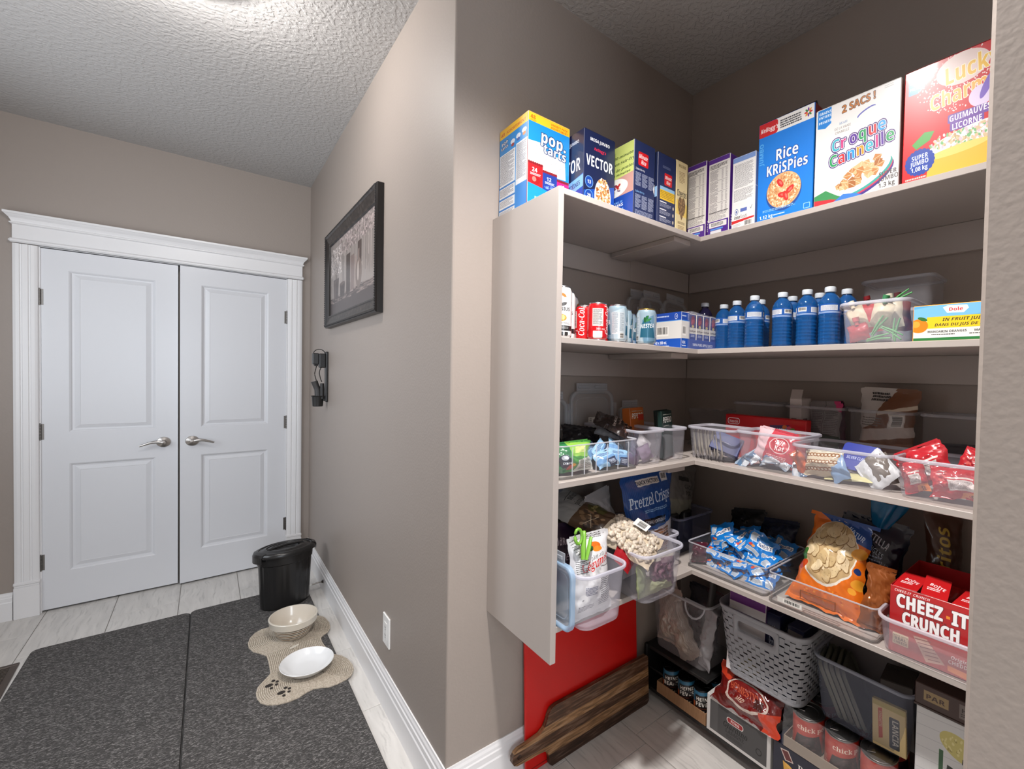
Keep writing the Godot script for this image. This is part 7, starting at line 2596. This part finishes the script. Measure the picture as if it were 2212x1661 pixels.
# ------------------------------------------------------------------ below the shelves
func build_floor_level() -> void:
	build_boards()
	# black rack
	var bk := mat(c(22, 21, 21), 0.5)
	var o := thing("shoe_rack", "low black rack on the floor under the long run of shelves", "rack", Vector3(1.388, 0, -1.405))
	part(o, "lower_board", slab(Vector3(-0.004, 0.050, 0.0), Vector3(0.24, 0.066, 1.25), 0.002), bk)
	part(o, "upper_board", slab(Vector3(0.004, 0.222, 0.004), Vector3(0.24, 0.236, 0.345), 0.002), bk)
	for e in [[0.0, 0.0, 0.236], [0.225, 0.0, 0.236], [0.225, 0.325, 0.222], [0.02, 1.20, 0.05], [0.225, 1.20, 0.05], [0.02, 0.75, 0.05]]:
		part(o, "leg", slab(Vector3(e[0], 0.0, e[1]), Vector3(e[0] + 0.018, e[2], e[1] + 0.018), 0.002), bk)
	part(o, "end_panel", slab(Vector3(0.018, 0.066, 0.002), Vector3(0.225, 0.222, 0.008), 0.001), bk)  # black sheet added to darken the gap that lies in shade
	part(o, "back_panel", slab(Vector3(0.236, 0.05, 0.004), Vector3(0.241, 0.236, 0.345), 0.001), bk)  # likewise added, so the shaded space behind the cans stays dark
	for x in [0.004, 0.226]:
		var sb := Mb.new()
		sb.tube([Vector3(x + 0.006, 0.14, 0.012), Vector3(x + 0.006, 0.14, 0.335)], 0.004, 8)
		part(o, "side_bar", sb.mesh(), bk)
	build_bean_tray()
	build_wrap_bin()
	build_lasagne()
	build_basket()
	build_chickpeas()
	build_lid_tub()
	build_end_box()


func build_boards() -> void:
	# red board leaning on the wall
	var o := thing("red_board", "large red cutting board leaning against the pantry wall", "cutting board", Vector3(1.069, 0.0012, -1.388))
	o.rotation.x = -0.052
	var b := Mb.new()
	var l := PackedVector2Array()
	for v in rr(0.532, 0.50, 0.016, 0.0, 4):
		l.append(Vector2(v.x, v.z + 0.25))
	b.extrude(l, 0.012, Transform3D(Basis(), Vector3(0, 0, -0.006)), 0.0025)
	part(o, "board_slab", b.mesh(), mat(c(206, 16, 10), 0.36))
	var g := Mb.new()
	for e in [[Vector3(-0.25, 0.012, 0.0062), Vector3(0.25, 0.016, 0.0066)], [Vector3(-0.25, 0.484, 0.0062), Vector3(0.25, 0.488, 0.0066)]]:
		g.box(e[1] - e[0], (e[0] + e[1]) * 0.5, 0.0001)
	part(o, "juice_groove", g.mesh(), mat(c(150, 8, 6), 0.4))
	# paddle board of joined walnut and acacia strips
	var wd := thing("paddle_board", "long striped wooden serving board with a handle, on edge before the red board", "serving board", Vector3(1.13, 0.0012, -1.366))
	wd.rotation = Vector3(-0.06, -0.01, 0)
	var out := [-0.245, 0.010, -0.235, 0.0, 0.235, 0.0, 0.245, 0.010, 0.245, 0.195, 0.235, 0.205, -0.215, 0.205, -0.235, 0.200, -0.246, 0.186, -0.253, 0.165, -0.265, 0.145, -0.285, 0.133, -0.33, 0.128, -0.365, 0.126, -0.378, 0.120, -0.387, 0.108, -0.388, 0.092, -0.382, 0.080, -0.370, 0.073, -0.33, 0.070, -0.290, 0.069, -0.265, 0.066, -0.252, 0.055, -0.247, 0.035]
	var poly := PackedVector2Array()
	for i in range(0, out.size(), 2):
		poly.append(Vector2(out[i], out[i + 1]))
	var tones := [[c(66, 43, 30), 0.0, 0.043], [c(158, 118, 80), 0.043, 0.080], [c(92, 62, 42), 0.080, 0.116], [c(164, 122, 82), 0.116, 0.148], [c(98, 66, 45), 0.148, 0.21]]
	for k in tones.size():
		var strip := PackedVector2Array([Vector2(-0.5, tones[k][1]), Vector2(0.5, tones[k][1]), Vector2(0.5, tones[k][2]), Vector2(-0.5, tones[k][2])])
		var mb := Mb.new()
		for q in Geometry2D.intersect_polygons(poly, strip):
			# hole in the handle
			if k == 2:
				var hole := PackedVector2Array()
				for i in 12:
					hole.append(Vector2(-0.362, 0.099) + Vector2.from_angle(TAU * i / 12.0) * 0.008)
				var cut := PackedVector2Array([Vector2(-0.5, 0.0), Vector2(-0.362, 0.0), Vector2(-0.362, 0.3), Vector2(-0.5, 0.3)])
				for half in [Geometry2D.intersect_polygons(q, cut), Geometry2D.clip_polygons(q, cut)]:
					for hq in half:
						for piece in Geometry2D.clip_polygons(hq, hole):
							mb.extrude(piece, 0.018, Transform3D(Basis(), Vector3(0, 0, -0.009)))
			else:
				mb.extrude(q, 0.018, Transform3D(Basis(), Vector3(0, 0, -0.009)))
		var m := StandardMaterial3D.new()
		var t: Color = tones[k][0]
		m.albedo_texture = noise_tex(0.02, 256, false, [[0.0, 0.42, 0.55, 0.68, 1.0], [t.darkened(0.45), t.darkened(0.12), t, t.lightened(0.1), t.lightened(0.22)]], 70 + k, 5)
		m.roughness = 0.42
		m.uv1_triplanar = true
		m.uv1_scale = Vector3(1.6, 16.0, 16.0)
		m.uv1_offset = Vector3(0.2 * k, 0.37 * k, 0)
		part(wd, "wood_strip", mb.mesh(), m)


func build_bean_tray() -> void:
	var y := 0.0662
	var kraft := StandardMaterial3D.new()
	kraft.albedo_texture = noise_tex(0.05, 128, false, [[0.0, 1.0], [c(134, 100, 70), c(160, 122, 88)]], 81, 3)
	kraft.roughness = 0.85
	kraft.uv1_triplanar = true
	kraft.uv1_scale = Vector3(3, 3, 40)
	mats["kraft"] = kraft
	var t := thing("cardboard_tray", "low brown cardboard tray around the bean cans", "tray", Vector3(1.383, y, -1.318))
	for e in [["front_wall", Vector3(0, 0, 0), Vector3(0.003, 0.048, 0.262)], ["back_wall", Vector3(0.165, 0, 0), Vector3(0.168, 0.048, 0.262)], ["end_wall", Vector3(0.003, 0, 0), Vector3(0.165, 0.048, 0.003)], ["end_wall", Vector3(0.003, 0, 0.259), Vector3(0.165, 0.048, 0.262)], ["tray_floor", Vector3(0.003, 0, 0.003), Vector3(0.165, 0.002, 0.259)]]:
		part(t, e[0], slab(e[1], e[2], 0.0006), kraft)
	var p := Paint.new(320, 160, c(26, 24, 26))
	p.rect(0, 0, 320, 26, c(40, 96, 126))
	for k in 2:
		var x := k * 160
		p.rect(x, 70, 40, 90, c(176, 84, 40))
		p.rect(x + 120, 70, 40, 90, c(176, 84, 40))
		p.rect(x, 20, 40, 50, c(40, 100, 130))
		p.rrect(x + 30, 22, 100, 134, 6, c(28, 24, 24))
		p.text("HEINZ", x + 80, 56, 30, c(226, 222, 214), "bc", 0.95)
		p.text(["BEANS", "FEVES"][k], x + 80, 88, 34, c(226, 222, 214), "bc", 0.95)
		p.small(x + 42, 98, 76, 8, 1, c(130, 60, 40), 3)
		p.scatter(x + 80, 128, 34, 12, 16, 5, [c(206, 190, 170), c(150, 80, 50)], 5)
	var m := print_mat(p.tex(), 0.35, 0.2)
	var rim := mat(c(46, 46, 48), 0.3, 0.9)
	var told := ["black labelled bean can in the cardboard tray, beside the wooden board", "black labelled bean can in the middle of the cardboard tray front", "black labelled bean can in the tray, beside the lasagne carton", "bean can in the tray's back row, beside the rack leg", "bean can in the middle of the tray's back row", "bean can in the tray's back row, behind the lasagne end"]
	var turn := [3.84, 0.70, 0.70]
	for i in 6:
		tin_node("bean_can", told[i], Vector3(1.425 + 0.079 * int(i / 3.0), y + 0.003, -1.272 + (i % 3) * 0.084), turn[i % 3], 0.037, 0.112, m, rim, "bean cans in the cardboard tray")


func build_wrap_bin() -> void:
	var y := 0.2365
	tub("clear_bin", "tall clear bin of wrapped noodles standing on the black rack", on_long(1.388, -1.398, -1.060, 0.25, y), TURN, Vector3(0.335, 0.275, 0.25), frosted(c(170, 166, 168), 0.22), frosted(c(190, 188, 192), 0.45), 0.88, 0.036)
	var np := Paint.new(192, 256, c(150, 136, 124))
	var r := RandomNumberGenerator.new()
	r.seed = 2
	for i in 90:
		var x := r.randf() * 192
		var l := r.randf_range(0.45, 0.78)
		p_line(np, x, r.randf_range(0, 60), x + r.randf_range(-40, 40), r.randf_range(120, 256), Color(l, l * 0.91, l * 0.85))
	var nm := print_mat(np.tex(), 0.3, 0.3)
	bag_dir("noodle_bag", "twisted clear bag of pale noodles in the tall bin", Vector3(1.425, y + 0.02, -1.165), Vector3(0.03, 0.22, -0.17), Vector3(-1, 0.1, 0), pouch(0.125, 0.30, 0.08, 0.012, 301, 18, 26), nm)
	bag_dir("noodle_bag", "bundle of rice noodles in cling wrap at the side of the tall bin", Vector3(1.425, y + 0.035, -1.295), Vector3(0.02, 0.25, -0.015), Vector3(-1, 0.1, 0.1), pouch(0.125, 0.22, 0.07, 0.012, 302, 18, 22), nm)
	bag_dir("dark_wrap_bag", "black plastic bag behind the wrapped noodles", Vector3(1.50, y + 0.03, -1.19), Vector3(0.05, 0.25, 0.0), Vector3(-1, 0.2, 0), pouch(0.19, 0.24, 0.08, 0.012, 303), mat(c(34, 32, 38), 0.22))
	bag_dir("clear_wrap_bag", "clear crinkled wrap in the corner of the tall bin", Vector3(1.43, y + 0.012, -1.105), Vector3(0.0, 0.25, 0.03), Vector3(-1, 0.1, -0.2), pouch(0.07, 0.24, 0.05, 0.012, 304, 12, 20), frosted(c(190, 188, 192), 0.4, 0.27))
	# spatula handle and tube
	var tb := Mb.new()
	tb.tube([Vector3(0, 0, 0), Vector3(0.0, 0.12, 0.06), Vector3(0.02, 0.26, 0.10)], [0.012, 0.016, 0.030], 14, 0.6)
	var t := thing("dark_tube", "dark grey tapered tube sticking up out of the tall bin", "tube", Vector3(1.44, y + 0.20, -1.10))
	t.rotation = Vector3(0.0, 2.4, 0.25)
	part(t, "tube_body", tb.mesh(), mat(c(66, 63, 62), 0.4))
	var ln := thing("white_scoop", "clear curved scoop edge resting on the tall bin rim", "scoop", Vector3(1.40, y + 0.272, -1.135), TURN)
	var sb := Mb.new()
	var pts := []
	for i in 9:
		var a := PI * i / 8.0
		pts.append(Vector3(cos(a) * 0.05, -sin(a) * 0.055, sin(a) * 0.015))
	sb.tube(pts, 0.004, 8)
	sb.tube([Vector3(-0.05, 0, 0), Vector3(0.05, 0, 0)], 0.005, 8)
	part(ln, "scoop_rim", sb.mesh(), frosted(c(200, 200, 206), 0.6))


func p_line(p: Paint, xa: float, ya: float, xb: float, yb: float, col: Color) -> void:
	p.line(xa, ya, xb, yb, 2.0, col)


func build_lasagne() -> void:
	var y := 0.0662
	var p := Paint.new(448, 224, c(206, 204, 202))
	p.rect(24, 22, 404, 184, c(72, 71, 72))
	p.rect(24, 22, 60, 184, c(86, 85, 86))
	p.rrect(150, 62, 120, 36, 16, c(222, 214, 210))
	p.rrect(155, 66, 110, 28, 13, c(150, 36, 40))
	p.text("Primo", 210, 88, 24, c(240, 230, 226), "bc", 0.9)
	p.text("Giardino", 210, 134, 46, c(22, 21, 22), "sic", 0.85)
	p.text("LASAGNE", 210, 162, 30, c(30, 29, 30), "sc", 0.9)
	p.small(150, 172, 120, 20, 3, c(40, 39, 40), 3)
	p.ell(376, 150, 20, 20, c(30, 29, 30))
	p.ell(376, 150, 15, 15, c(72, 71, 72))
	carton("lasagne_box", "grey and white lasagne carton on the black rack", on_long(1.380, -1.050, -0.776, 0.24, y), TURN, Vector3(0.272, 0.138, 0.24), print_mat(p.tex(), 0.5), {"front": Rect2(0, 0, 1, 1), "top": Rect2(0.01, 0.01, 0.03, 0.03), "left": Rect2(0.01, 0.01, 0.03, 0.05), "right": Rect2(0.01, 0.01, 0.03, 0.05)}, c(200, 198, 196))
	p = Paint.new(320, 160, c(96, 20, 18))
	p.poly([0, 0, 110, 0, 60, 60, 0, 50], c(190, 60, 36))
	p.ell(160, 84, 110, 52, c(206, 190, 180))
	p.ell(160, 82, 100, 44, c(116, 24, 22))
	p.text("HOMESTYLE", 158, 82, 34, c(190, 90, 60), "sc", 0.8)
	p.rect(206, 70, 40, 34, c(70, 24, 20))
	p.text("MED", 140, 112, 24, c(220, 200, 180), "bc", 0.8)
	p.poly([240, 110, 320, 80, 320, 160, 250, 160], c(190, 60, 34))
	bag_dir("red_pasta_bag", "glossy dark red pasta bag slumped over the lasagne carton", Vector3(1.372, 0.205, -0.885), Vector3(0.07, 0.11, 0.0), Vector3(-1, 0.55, 0.0), pouch(0.285, 0.135, 0.065, 0.012, 311, 26, 16, 0.1), print_mat(p.tex(), 0.16, 0.7))
	bag_dir("red_pasta_bag", "second dark red pasta bag lying flat under the grey basket", Vector3(1.46, 0.2055, -0.90), Vector3(0.14, 0.008, 0.0), Vector3(0, 1, 0.0), pouch(0.25, 0.16, 0.08, 0.008, 312, 20, 16, 0.1), mat(c(96, 22, 20), 0.2))


func build_basket() -> void:
	var gy := mat(c(150, 152, 158), 0.42)
	var y := 0.318
	var w := 0.350
	var h := 0.255
	var d := 0.235
	var o := thing("woven_basket", "grey plastic woven basket of cartons over the red pasta bags", "basket", on_long(1.374, -1.015, -0.66, d, y), TURN)
	var cols := 112
	var at := func(s: float, t: float) -> Vector3:
		# point on the tapered rounded wall at share s of its length and height t
		var ww := lerpf(w * 0.85, w, t)
		var dd := lerpf(d - w * 0.15, d, t)
		var r := 0.045
		var l := [ww - 2 * r, PI * r / 2, dd - 2 * r, PI * r / 2, ww - 2 * r, PI * r / 2, dd - 2 * r, PI * r / 2]
		var total := 0.0
		for e in l:
			total += e
		var q := fposmod(s, 1.0) * total
		var pos := Vector2(-ww / 2 + r, dd / 2)
		var dir := Vector2(1, 0)
		var i := 0
		while i < 7 and q > l[i]:
			q -= l[i]
			if i % 2 == 0:
				pos += dir * l[i]
			else:
				pos += (dir + Vector2(dir.y, -dir.x)) * r
				dir = Vector2(dir.y, -dir.x)
			i += 1
		var p2: Vector2
		if i % 2 == 0:
			p2 = pos + dir * q
		else:
			var a := q / r
			p2 = pos + dir * sin(a) * r + Vector2(dir.y, -dir.x) * (1.0 - cos(a)) * r
		return Vector3(p2.x, t * h, p2.y)
	# rows: thick strand, thin slot row, and so on
	var ys := [0.055]
	var kinds := []
	while ys[-1] < 0.90:
		ys.append(ys[-1] + 0.044)
		kinds.append(0)
		ys.append(ys[-1] + 0.017)
		kinds.append(1)
	var b := Mb.new()
	for i in kinds.size():
		for j in cols:
			var s0 := float(j) / cols
			var s1 := (j + 1.0) / cols
			var slot: bool = kinds[i] == 1 and (j + 2 * (int(i / 2.0) % 2)) % 4 in [0, 1]
			var mid: Vector3 = at.call((s0 + s1) / 2, (ys[i] + ys[i + 1]) / 2)
			var hand: bool = mid.z > 0.05 and absf(mid.x + 0.01) < 0.088 and mid.y > h * 0.66
			if slot or hand:
				continue
			var a: Vector3 = at.call(s0, ys[i])
			var e: Vector3 = at.call(s1, ys[i])
			var f: Vector3 = at.call(s1, ys[i + 1])
			var g: Vector3 = at.call(s0, ys[i + 1])
			var nn := (e - a).cross(g - a).normalized()
			var over := 0.0014 if kinds[i] == 0 and (int(j / 2.0) + int(i / 2.0)) % 2 == 0 else 0.0
			b.quad(a + nn * over, e + nn * over, f + nn * over, g + nn * over)
			if over > 0.0:
				b.quad(a, e, e + nn * over, a + nn * over)
				b.quad(g + nn * over, f + nn * over, f, g)
				b.quad(a, a + nn * over, g + nn * over, g)
				b.quad(e + nn * over, e, f, f + nn * over)
	part(o, "woven_wall", b.mesh(), gy)
	var solid := Mb.new()
	var lo := []
	for t in [0.0, 0.02, 0.055]:
		var row := PackedVector3Array()
		for j in cols:
			var q: Vector3 = at.call(float(j) / cols, t)
			row.append(q + Vector3(q.x, 0, q.z).normalized() * (0.003 if t == 0.02 else 0.0))
		lo.append(row)
	solid.patch(lo, true, Rect2(0, 0, 1, 1), Vector3(0, 0.01, 0))
	solid.cap(lo[0], Vector3.DOWN)
	part(o, "base", solid.mesh(), gy)
	var hi := []
	for e in [[0.90, 0.0], [0.93, 0.0], [0.94, 0.006], [0.99, 0.008], [1.0, 0.006], [1.0, -0.001], [0.90, -0.002]]:
		var row := PackedVector3Array()
		for j in cols:
			var q: Vector3 = at.call(float(j) / cols, e[0])
			# the rim dips a little in the middle of the long sides
			var dip: float = 0.0
			row.append(q + Vector3(q.x * 0.6, 0, q.z).normalized() * e[1] + Vector3(0, dip, 0))
		hi.append(row)
	var rm := Mb.new()
	rm.patch(hi, true, Rect2(0, 0, 1, 1), Vector3(0, h * 0.95, 0))
	part(o, "rim", rm.mesh(), gy)
	# framed grip opening in the front
	var fr := Mb.new()
	var ring := PackedVector3Array()
	for e in [[0.092, 0.044, -0.001], [0.092, 0.044, 0.005], [0.074, 0.024, 0.006], [0.072, 0.022, -0.003]]:
		pass
	var rows := []
	for e in [[0.182, 0.082, 0.016, -0.001], [0.180, 0.080, 0.016, 0.005], [0.150, 0.040, 0.014, 0.0055], [0.146, 0.036, 0.012, -0.004]]:
		var row := PackedVector3Array()
		for v in rr(e[0], e[1], e[2], 0.0, 5):
			var yy: float = h * 0.79 + v.z
			row.append(Vector3(v.x - 0.01, yy, lerpf((d - w * 0.15) / 2, d / 2, yy / h) + e[3]))
		rows.append(row)
	fr.patch(rows, true, Rect2(0, 0, 1, 1), null, true)
	part(o, "grip_frame", fr.mesh(), gy)
	# cartons in it
	var p := Paint.new(320, 192, c(226, 222, 224))
	p.rect(0, 0, 320, 40, c(110, 44, 130))
	p.bars(14, 52, 50, 60, false)
	p.ell(190, 190, 110, 60, c(60, 40, 46))
	p.ell(190, 194, 96, 50, c(190, 170, 120))
	p.rect(296, 0, 24, 192, c(96, 36, 116))
	var tp := Paint.new(192, 64, c(112, 46, 132))
	tp.text("Catelli", 96, 30, 26, Color.WHITE, "bc", 0.9)
	tp.text("Smart", 96, 54, 26, Color.WHITE, "bic", 0.9)
	var pc := carton("pasta_carton", "purple and white pasta carton standing in the grey basket", Vector3(1.432, y + 0.006, -0.908), TURN + 0.04, Vector3(0.150, 0.322, 0.056), print_mat(p.tex(), 0.4, 0.2), {"front": Rect2(0, 0, 0.92, 1), "right": Rect2(0.925, 0, 0.07, 1), "left": Rect2(0.925, 0, 0.07, 1), "top": Rect2(0.02, 0.02, 0.5, 0.1)}, c(112, 46, 132))
	pc.rotation.x = -0.05
	var tq := Mb.new()
	tq.quad(Vector3(-0.073, 0.324, 0.027), Vector3(0.073, 0.324, 0.027), Vector3(0.073, 0.324, -0.027), Vector3(-0.073, 0.324, -0.027))
	part(pc, "top_print", tq.mesh(), print_mat(tp.tex(), 0.4), Vector3(0, 0.0012, 0))
	p = Paint.new(256, 192, c(18, 24, 62))
	p.text("Barilla", 128, 90, 44, c(190, 200, 220), "bsic", 0.9)
	p.scatter(150, 40, 60, 12, 20, 4, [c(120, 126, 150), c(200, 190, 160)], 3)
	p.rect(0, 160, 256, 32, c(22, 34, 84))
	var nm := print_mat(p.tex(), 0.35, 0.3)
	var told := ["dark navy pasta carton in the middle of the grey basket", "dark navy pasta carton with a grey label, tilted at the basket end"]
	for i in 2:
		var nc := carton("pasta_carton", told[i], Vector3(1.470 + i * 0.01, y + 0.006, -0.800 + i * 0.062), TURN, Vector3(0.058, 0.258 - i * 0.02, 0.11), nm, {"front": Rect2(0, 0, 1, 1)}, c(18, 24, 62))
		nc.rotation = Vector3(-0.05, TURN, 0.04 - 0.08 * i)
		if i == 1:
			part(nc, "grey_label", slab(Vector3(-0.026, 0.170, 0.0555), Vector3(0.026, 0.225, 0.0562), 0.0002), mat(c(104, 102, 102), 0.5))


func build_chickpeas() -> void:
	# navy pasta carton below, a kraft tray of wrapped cans above it
	var y := 0.0662
	var p := Paint.new(448, 192, c(18, 20, 44))
	p.poly([28, 20, 62, 12, 84, 60, 50, 70], c(206, 190, 180))
	p.poly([34, 24, 59, 18, 78, 57, 53, 64], c(96, 34, 34))
	p.text("Pâtes italiennes", 100, 76, 40, c(226, 222, 214), "bs", 0.85)
	p.rect(100, 92, 220, 3, c(220, 216, 206))
	p.small(100, 102, 150, 20, 2, c(206, 202, 196), 3)
	p.poly([40, 76, 66, 84, 62, 128, 46, 130], c(214, 160, 60))
	p.ell(68, 92, 20, 8, c(226, 176, 80), 0.5)
	carton("pasta_case", "navy Italian pasta carton under the tray of red cans", on_long(1.380, -0.770, -0.375, 0.24, y), TURN, Vector3(0.39, 0.128, 0.24), print_mat(p.tex(), 0.38, 0.2), {"front": Rect2(0, 0, 1, 1), "left": Rect2(0.9, 0.7, 0.05, 0.2), "right": Rect2(0.9, 0.7, 0.05, 0.2), "top": Rect2(0.9, 0.7, 0.05, 0.2)}, c(18, 20, 44))
	var ty := y + 0.1295
	var t := thing("cardboard_tray", "shrink-wrapped cardboard tray of red chickpea cans", "tray", Vector3(1.378, ty, -0.73))
	var kr := mat(c(150, 136, 122), 0.8)
	for e in [["front_wall", Vector3(0, 0, 0), Vector3(0.003, 0.036, 0.345)], ["back_wall", Vector3(0.236, 0, 0), Vector3(0.239, 0.036, 0.345)], ["end_wall", Vector3(0.003, 0, 0), Vector3(0.236, 0.036, 0.003)], ["end_wall", Vector3(0.003, 0, 0.342), Vector3(0.236, 0.036, 0.345)], ["tray_floor", Vector3(0.003, 0, 0.003), Vector3(0.236, 0.002, 0.342)]]:
		part(t, e[0], slab(e[1], e[2], 0.0006), kr)
	var wrap := Mb.new()
	var rows := []
	for i in 12:
		var k := i / 11.0
		var row := PackedVector3Array()
		for j in 13:
			var u := j / 12.0
			var q := Vector3(-0.002 + 0.014 * pow(k, 2.0), 0.004 + k * 0.128, lerpf(-0.004, 0.349, u))
			q += Vector3(absf(wobble.get_noise_2d(u * 30.0, k * 16.0)) * -0.010, 0, wobble.get_noise_2d(k * 14.0, u * 9.0 + 30.0) * 0.003)
			row.append(q)
		rows.append(row)
	wrap.patch(rows, false, Rect2(0, 0, 1, 1), Vector3(0.1, 0.06, 0.17))
	part(t, "shrink_wrap", wrap.mesh(), clear(0.05, c(225, 225, 230), 0.08))
	p = Paint.new(384, 192, c(176, 52, 38))
	for k in 2:
		var x := k * 192
		for i in 30:
			p.line(x + (i * 37) % 180, 20 + (i * 23) % 60, x + (i * 37) % 180 + 14, 30 + (i * 23) % 60, 2, c(206, 90, 66))
		p.text("chick peas", x + 60, 60, 34, c(236, 222, 206), "bs", 0.8)
		p.poly([x + 60, 92, x + 150, 80, x + 170, 192, x + 40, 192], c(44, 26, 30))
		p.scatter(x + 106, 140, 50, 44, 60, 8, [c(60, 40, 42), c(34, 20, 24), c(80, 56, 54)], 5)
		p.small(x + 6, 120, 30, 40, 5, c(226, 200, 180), 6)
	var m := print_mat(p.tex(), 0.32, 0.3)
	var rim := mat(c(150, 148, 146), 0.28, 1.0)
	var told := ["red chickpea can in the wrapped tray, beside the grey basket", "red chickpea can in the middle of the wrapped tray", "red chickpea can in the wrapped tray, beside the white crisp carton", "red chickpea can in the back row by the basket", "red chickpea can in the middle of the back row", "red chickpea can in the back row by the crisp carton"]
	for i in 6:
		tin_node("chickpea_can", told[i], Vector3(1.434 + 0.106 * int(i / 3.0), ty + 0.0035, -0.672 + (i % 3) * 0.1085), 3.4 + 0.15 * (i % 3), 0.0505, 0.116, m, rim, "red chickpea cans in the wrapped tray")


func build_lid_tub() -> void:
	var y := 0.0662 + 0.1295 + 0.0035 + 0.1165
	tub("clear_bin", "deep smoky clear tub of container lids standing on the chickpea cans", on_long(1.418, -0.672, -0.362, 0.22, y), TURN, Vector3(0.305, 0.205, 0.22), frosted(c(140, 146, 166), 0.26), frosted(c(170, 174, 188), 0.5), 0.88, 0.032)
	var tones := [c(104, 104, 84), c(116, 115, 98), c(96, 94, 80), c(110, 108, 92), c(88, 88, 76)]
	for i in 5:
		var lo := thing("plastic_lid", "olive grey plastic lid filed slantwise in the smoky tub", "lid", Vector3(1.525, y + 0.012, -0.585 + i * 0.019), 0.0, "olive lids in the smoky tub")
		lo.rotation = Vector3(0.0, PI + 0.25, 0.0)
		lo.rotate_object_local(Vector3.RIGHT, 0.42)
		var ms := lid_mesh(0.15, 0.185, 0.022)
		part(lo, "rim", ms[0], mat(tones[i], 0.4))
		part(lo, "pane", ms[1], mat(tones[i].darkened(0.15), 0.45))
	var p := Paint.new(128, 192, c(226, 200, 140))
	p.rect(0, 0, 128, 20, c(190, 170, 90))
	p.rrect(66, 46, 40, 130, 6, c(60, 60, 62))
	p.text("LANCIA", 78, 54, 33, c(222, 214, 196), "b", 0.9, PI / 2)
	p.poly([22, 30, 38, 24, 40, 150, 24, 158], c(196, 80, 50))
	p.text("SPAGHETTI", 26, 40, 14, c(230, 206, 170), "b", 0.9, PI / 2)
	var lc := carton("noodle_carton", "cream carton with a dark name plate inside the smoky tub", Vector3(1.448, y + 0.008, -0.432), TURN, Vector3(0.092, 0.135, 0.012), print_mat(p.tex(), 0.4), {"front": Rect2(0, 0, 1, 1)}, c(200, 180, 110))
	lc.rotation = Vector3(0.0, TURN, 0.04)
	var dc := carton("dark_carton", "dark brown carton at the open end of the smoky tub", Vector3(1.53, y + 0.008, -0.425), TURN + 0.12, Vector3(0.088, 0.185, 0.10), mat(c(44, 30, 24), 0.45), {}, c(36, 26, 22))
	dc.rotation.z = 0.06
	bag("dark_film_bag", "dark clear film bag between the lids and the brown carton", Vector3(1.53, y + 0.008, -0.485), Vector3(-0.1, TURN, -0.2), pouch(0.05, 0.19, 0.05, 0.008, 331, 10, 16), mat(c(40, 36, 34), 0.25))


func build_end_box() -> void:
	var y := 0.0662
	var p := Paint.new(256, 512, c(206, 205, 204))
	for i in 16:
		p.line(0, 20 + i * 32, 256, 6 + i * 32, 1.5, c(180, 179, 180))
	p.ell(146, 70, 70, 34, c(196, 184, 110), 0.25)
	p.scatter(140, 66, 54, 24, 30, 5, [c(160, 146, 80), c(214, 204, 140)], 3)
	p.rect(78, 96, 14, 70, c(50, 90, 56))
	p.text("PARM", 96, 176, 66, c(40, 44, 40), "b", 0.85, 0.1)
	p.text("KIND", 150, 108, 22, c(40, 40, 40), "b", 0.9, 0.1)
	p.text("CRISPS", 116, 200, 22, c(60, 60, 60), "b", 0.9, 0.12)
	p.rect(80, 212, 176, 4, c(60, 60, 60))
	p.rect(80, 226, 176, 76, c(206, 190, 96))
	p.text("BREAD", 92, 262, 34, c(60, 56, 40), "b", 0.8, 0.1)
	p.text("SNAPS", 92, 292, 34, c(60, 56, 40), "b", 0.8, 0.1)
	p.rect(80, 308, 176, 4, c(60, 60, 60))
	p.small(150, 324, 96, 150, 20, c(90, 90, 92), 5)
	var o := carton("crisp_carton", "tall white cheese crisp carton with a brown lid at the rack end", on_long(1.385, -0.352, -0.172, 0.235, y), TURN, Vector3(0.178, 0.470, 0.235), print_mat(p.tex(), 0.45), {"front": Rect2(0, 0, 1, 1), "left": Rect2(0.02, 0.5, 0.3, 0.4), "right": Rect2(0.02, 0.5, 0.3, 0.4)}, c(190, 188, 186))
	var lp := Paint.new(192, 96, c(62, 38, 32))
	lp.rect(20, 20, 60, 44, c(150, 126, 86))
	lp.text("PAR", 24, 54, 28, c(62, 38, 32), "b", 0.9)
	lp.rect(104, 14, 70, 60, c(110, 98, 92))
	lp.text("HIGH", 108, 46, 24, c(40, 26, 24), "b", 0.85)
	lp.small(108, 52, 60, 16, 2, c(40, 26, 24), 3)
	var lt := thing("brown_tray", "dark brown printed tray lid resting on the white crisp carton", "tray", on_long(1.380, -0.355, -0.170, 0.245, y + 0.4725), TURN)
	part(lt, "tray_lid", box_mesh(Vector3(0.185, 0.062, 0.245), 0.002), print_mat(lp.tex(), 0.45))
	part(lt, "lid_lip", slab(Vector3(-0.094, 0.0, -0.124), Vector3(0.094, 0.006, 0.1245), 0.001), mat(c(54, 34, 28), 0.5))
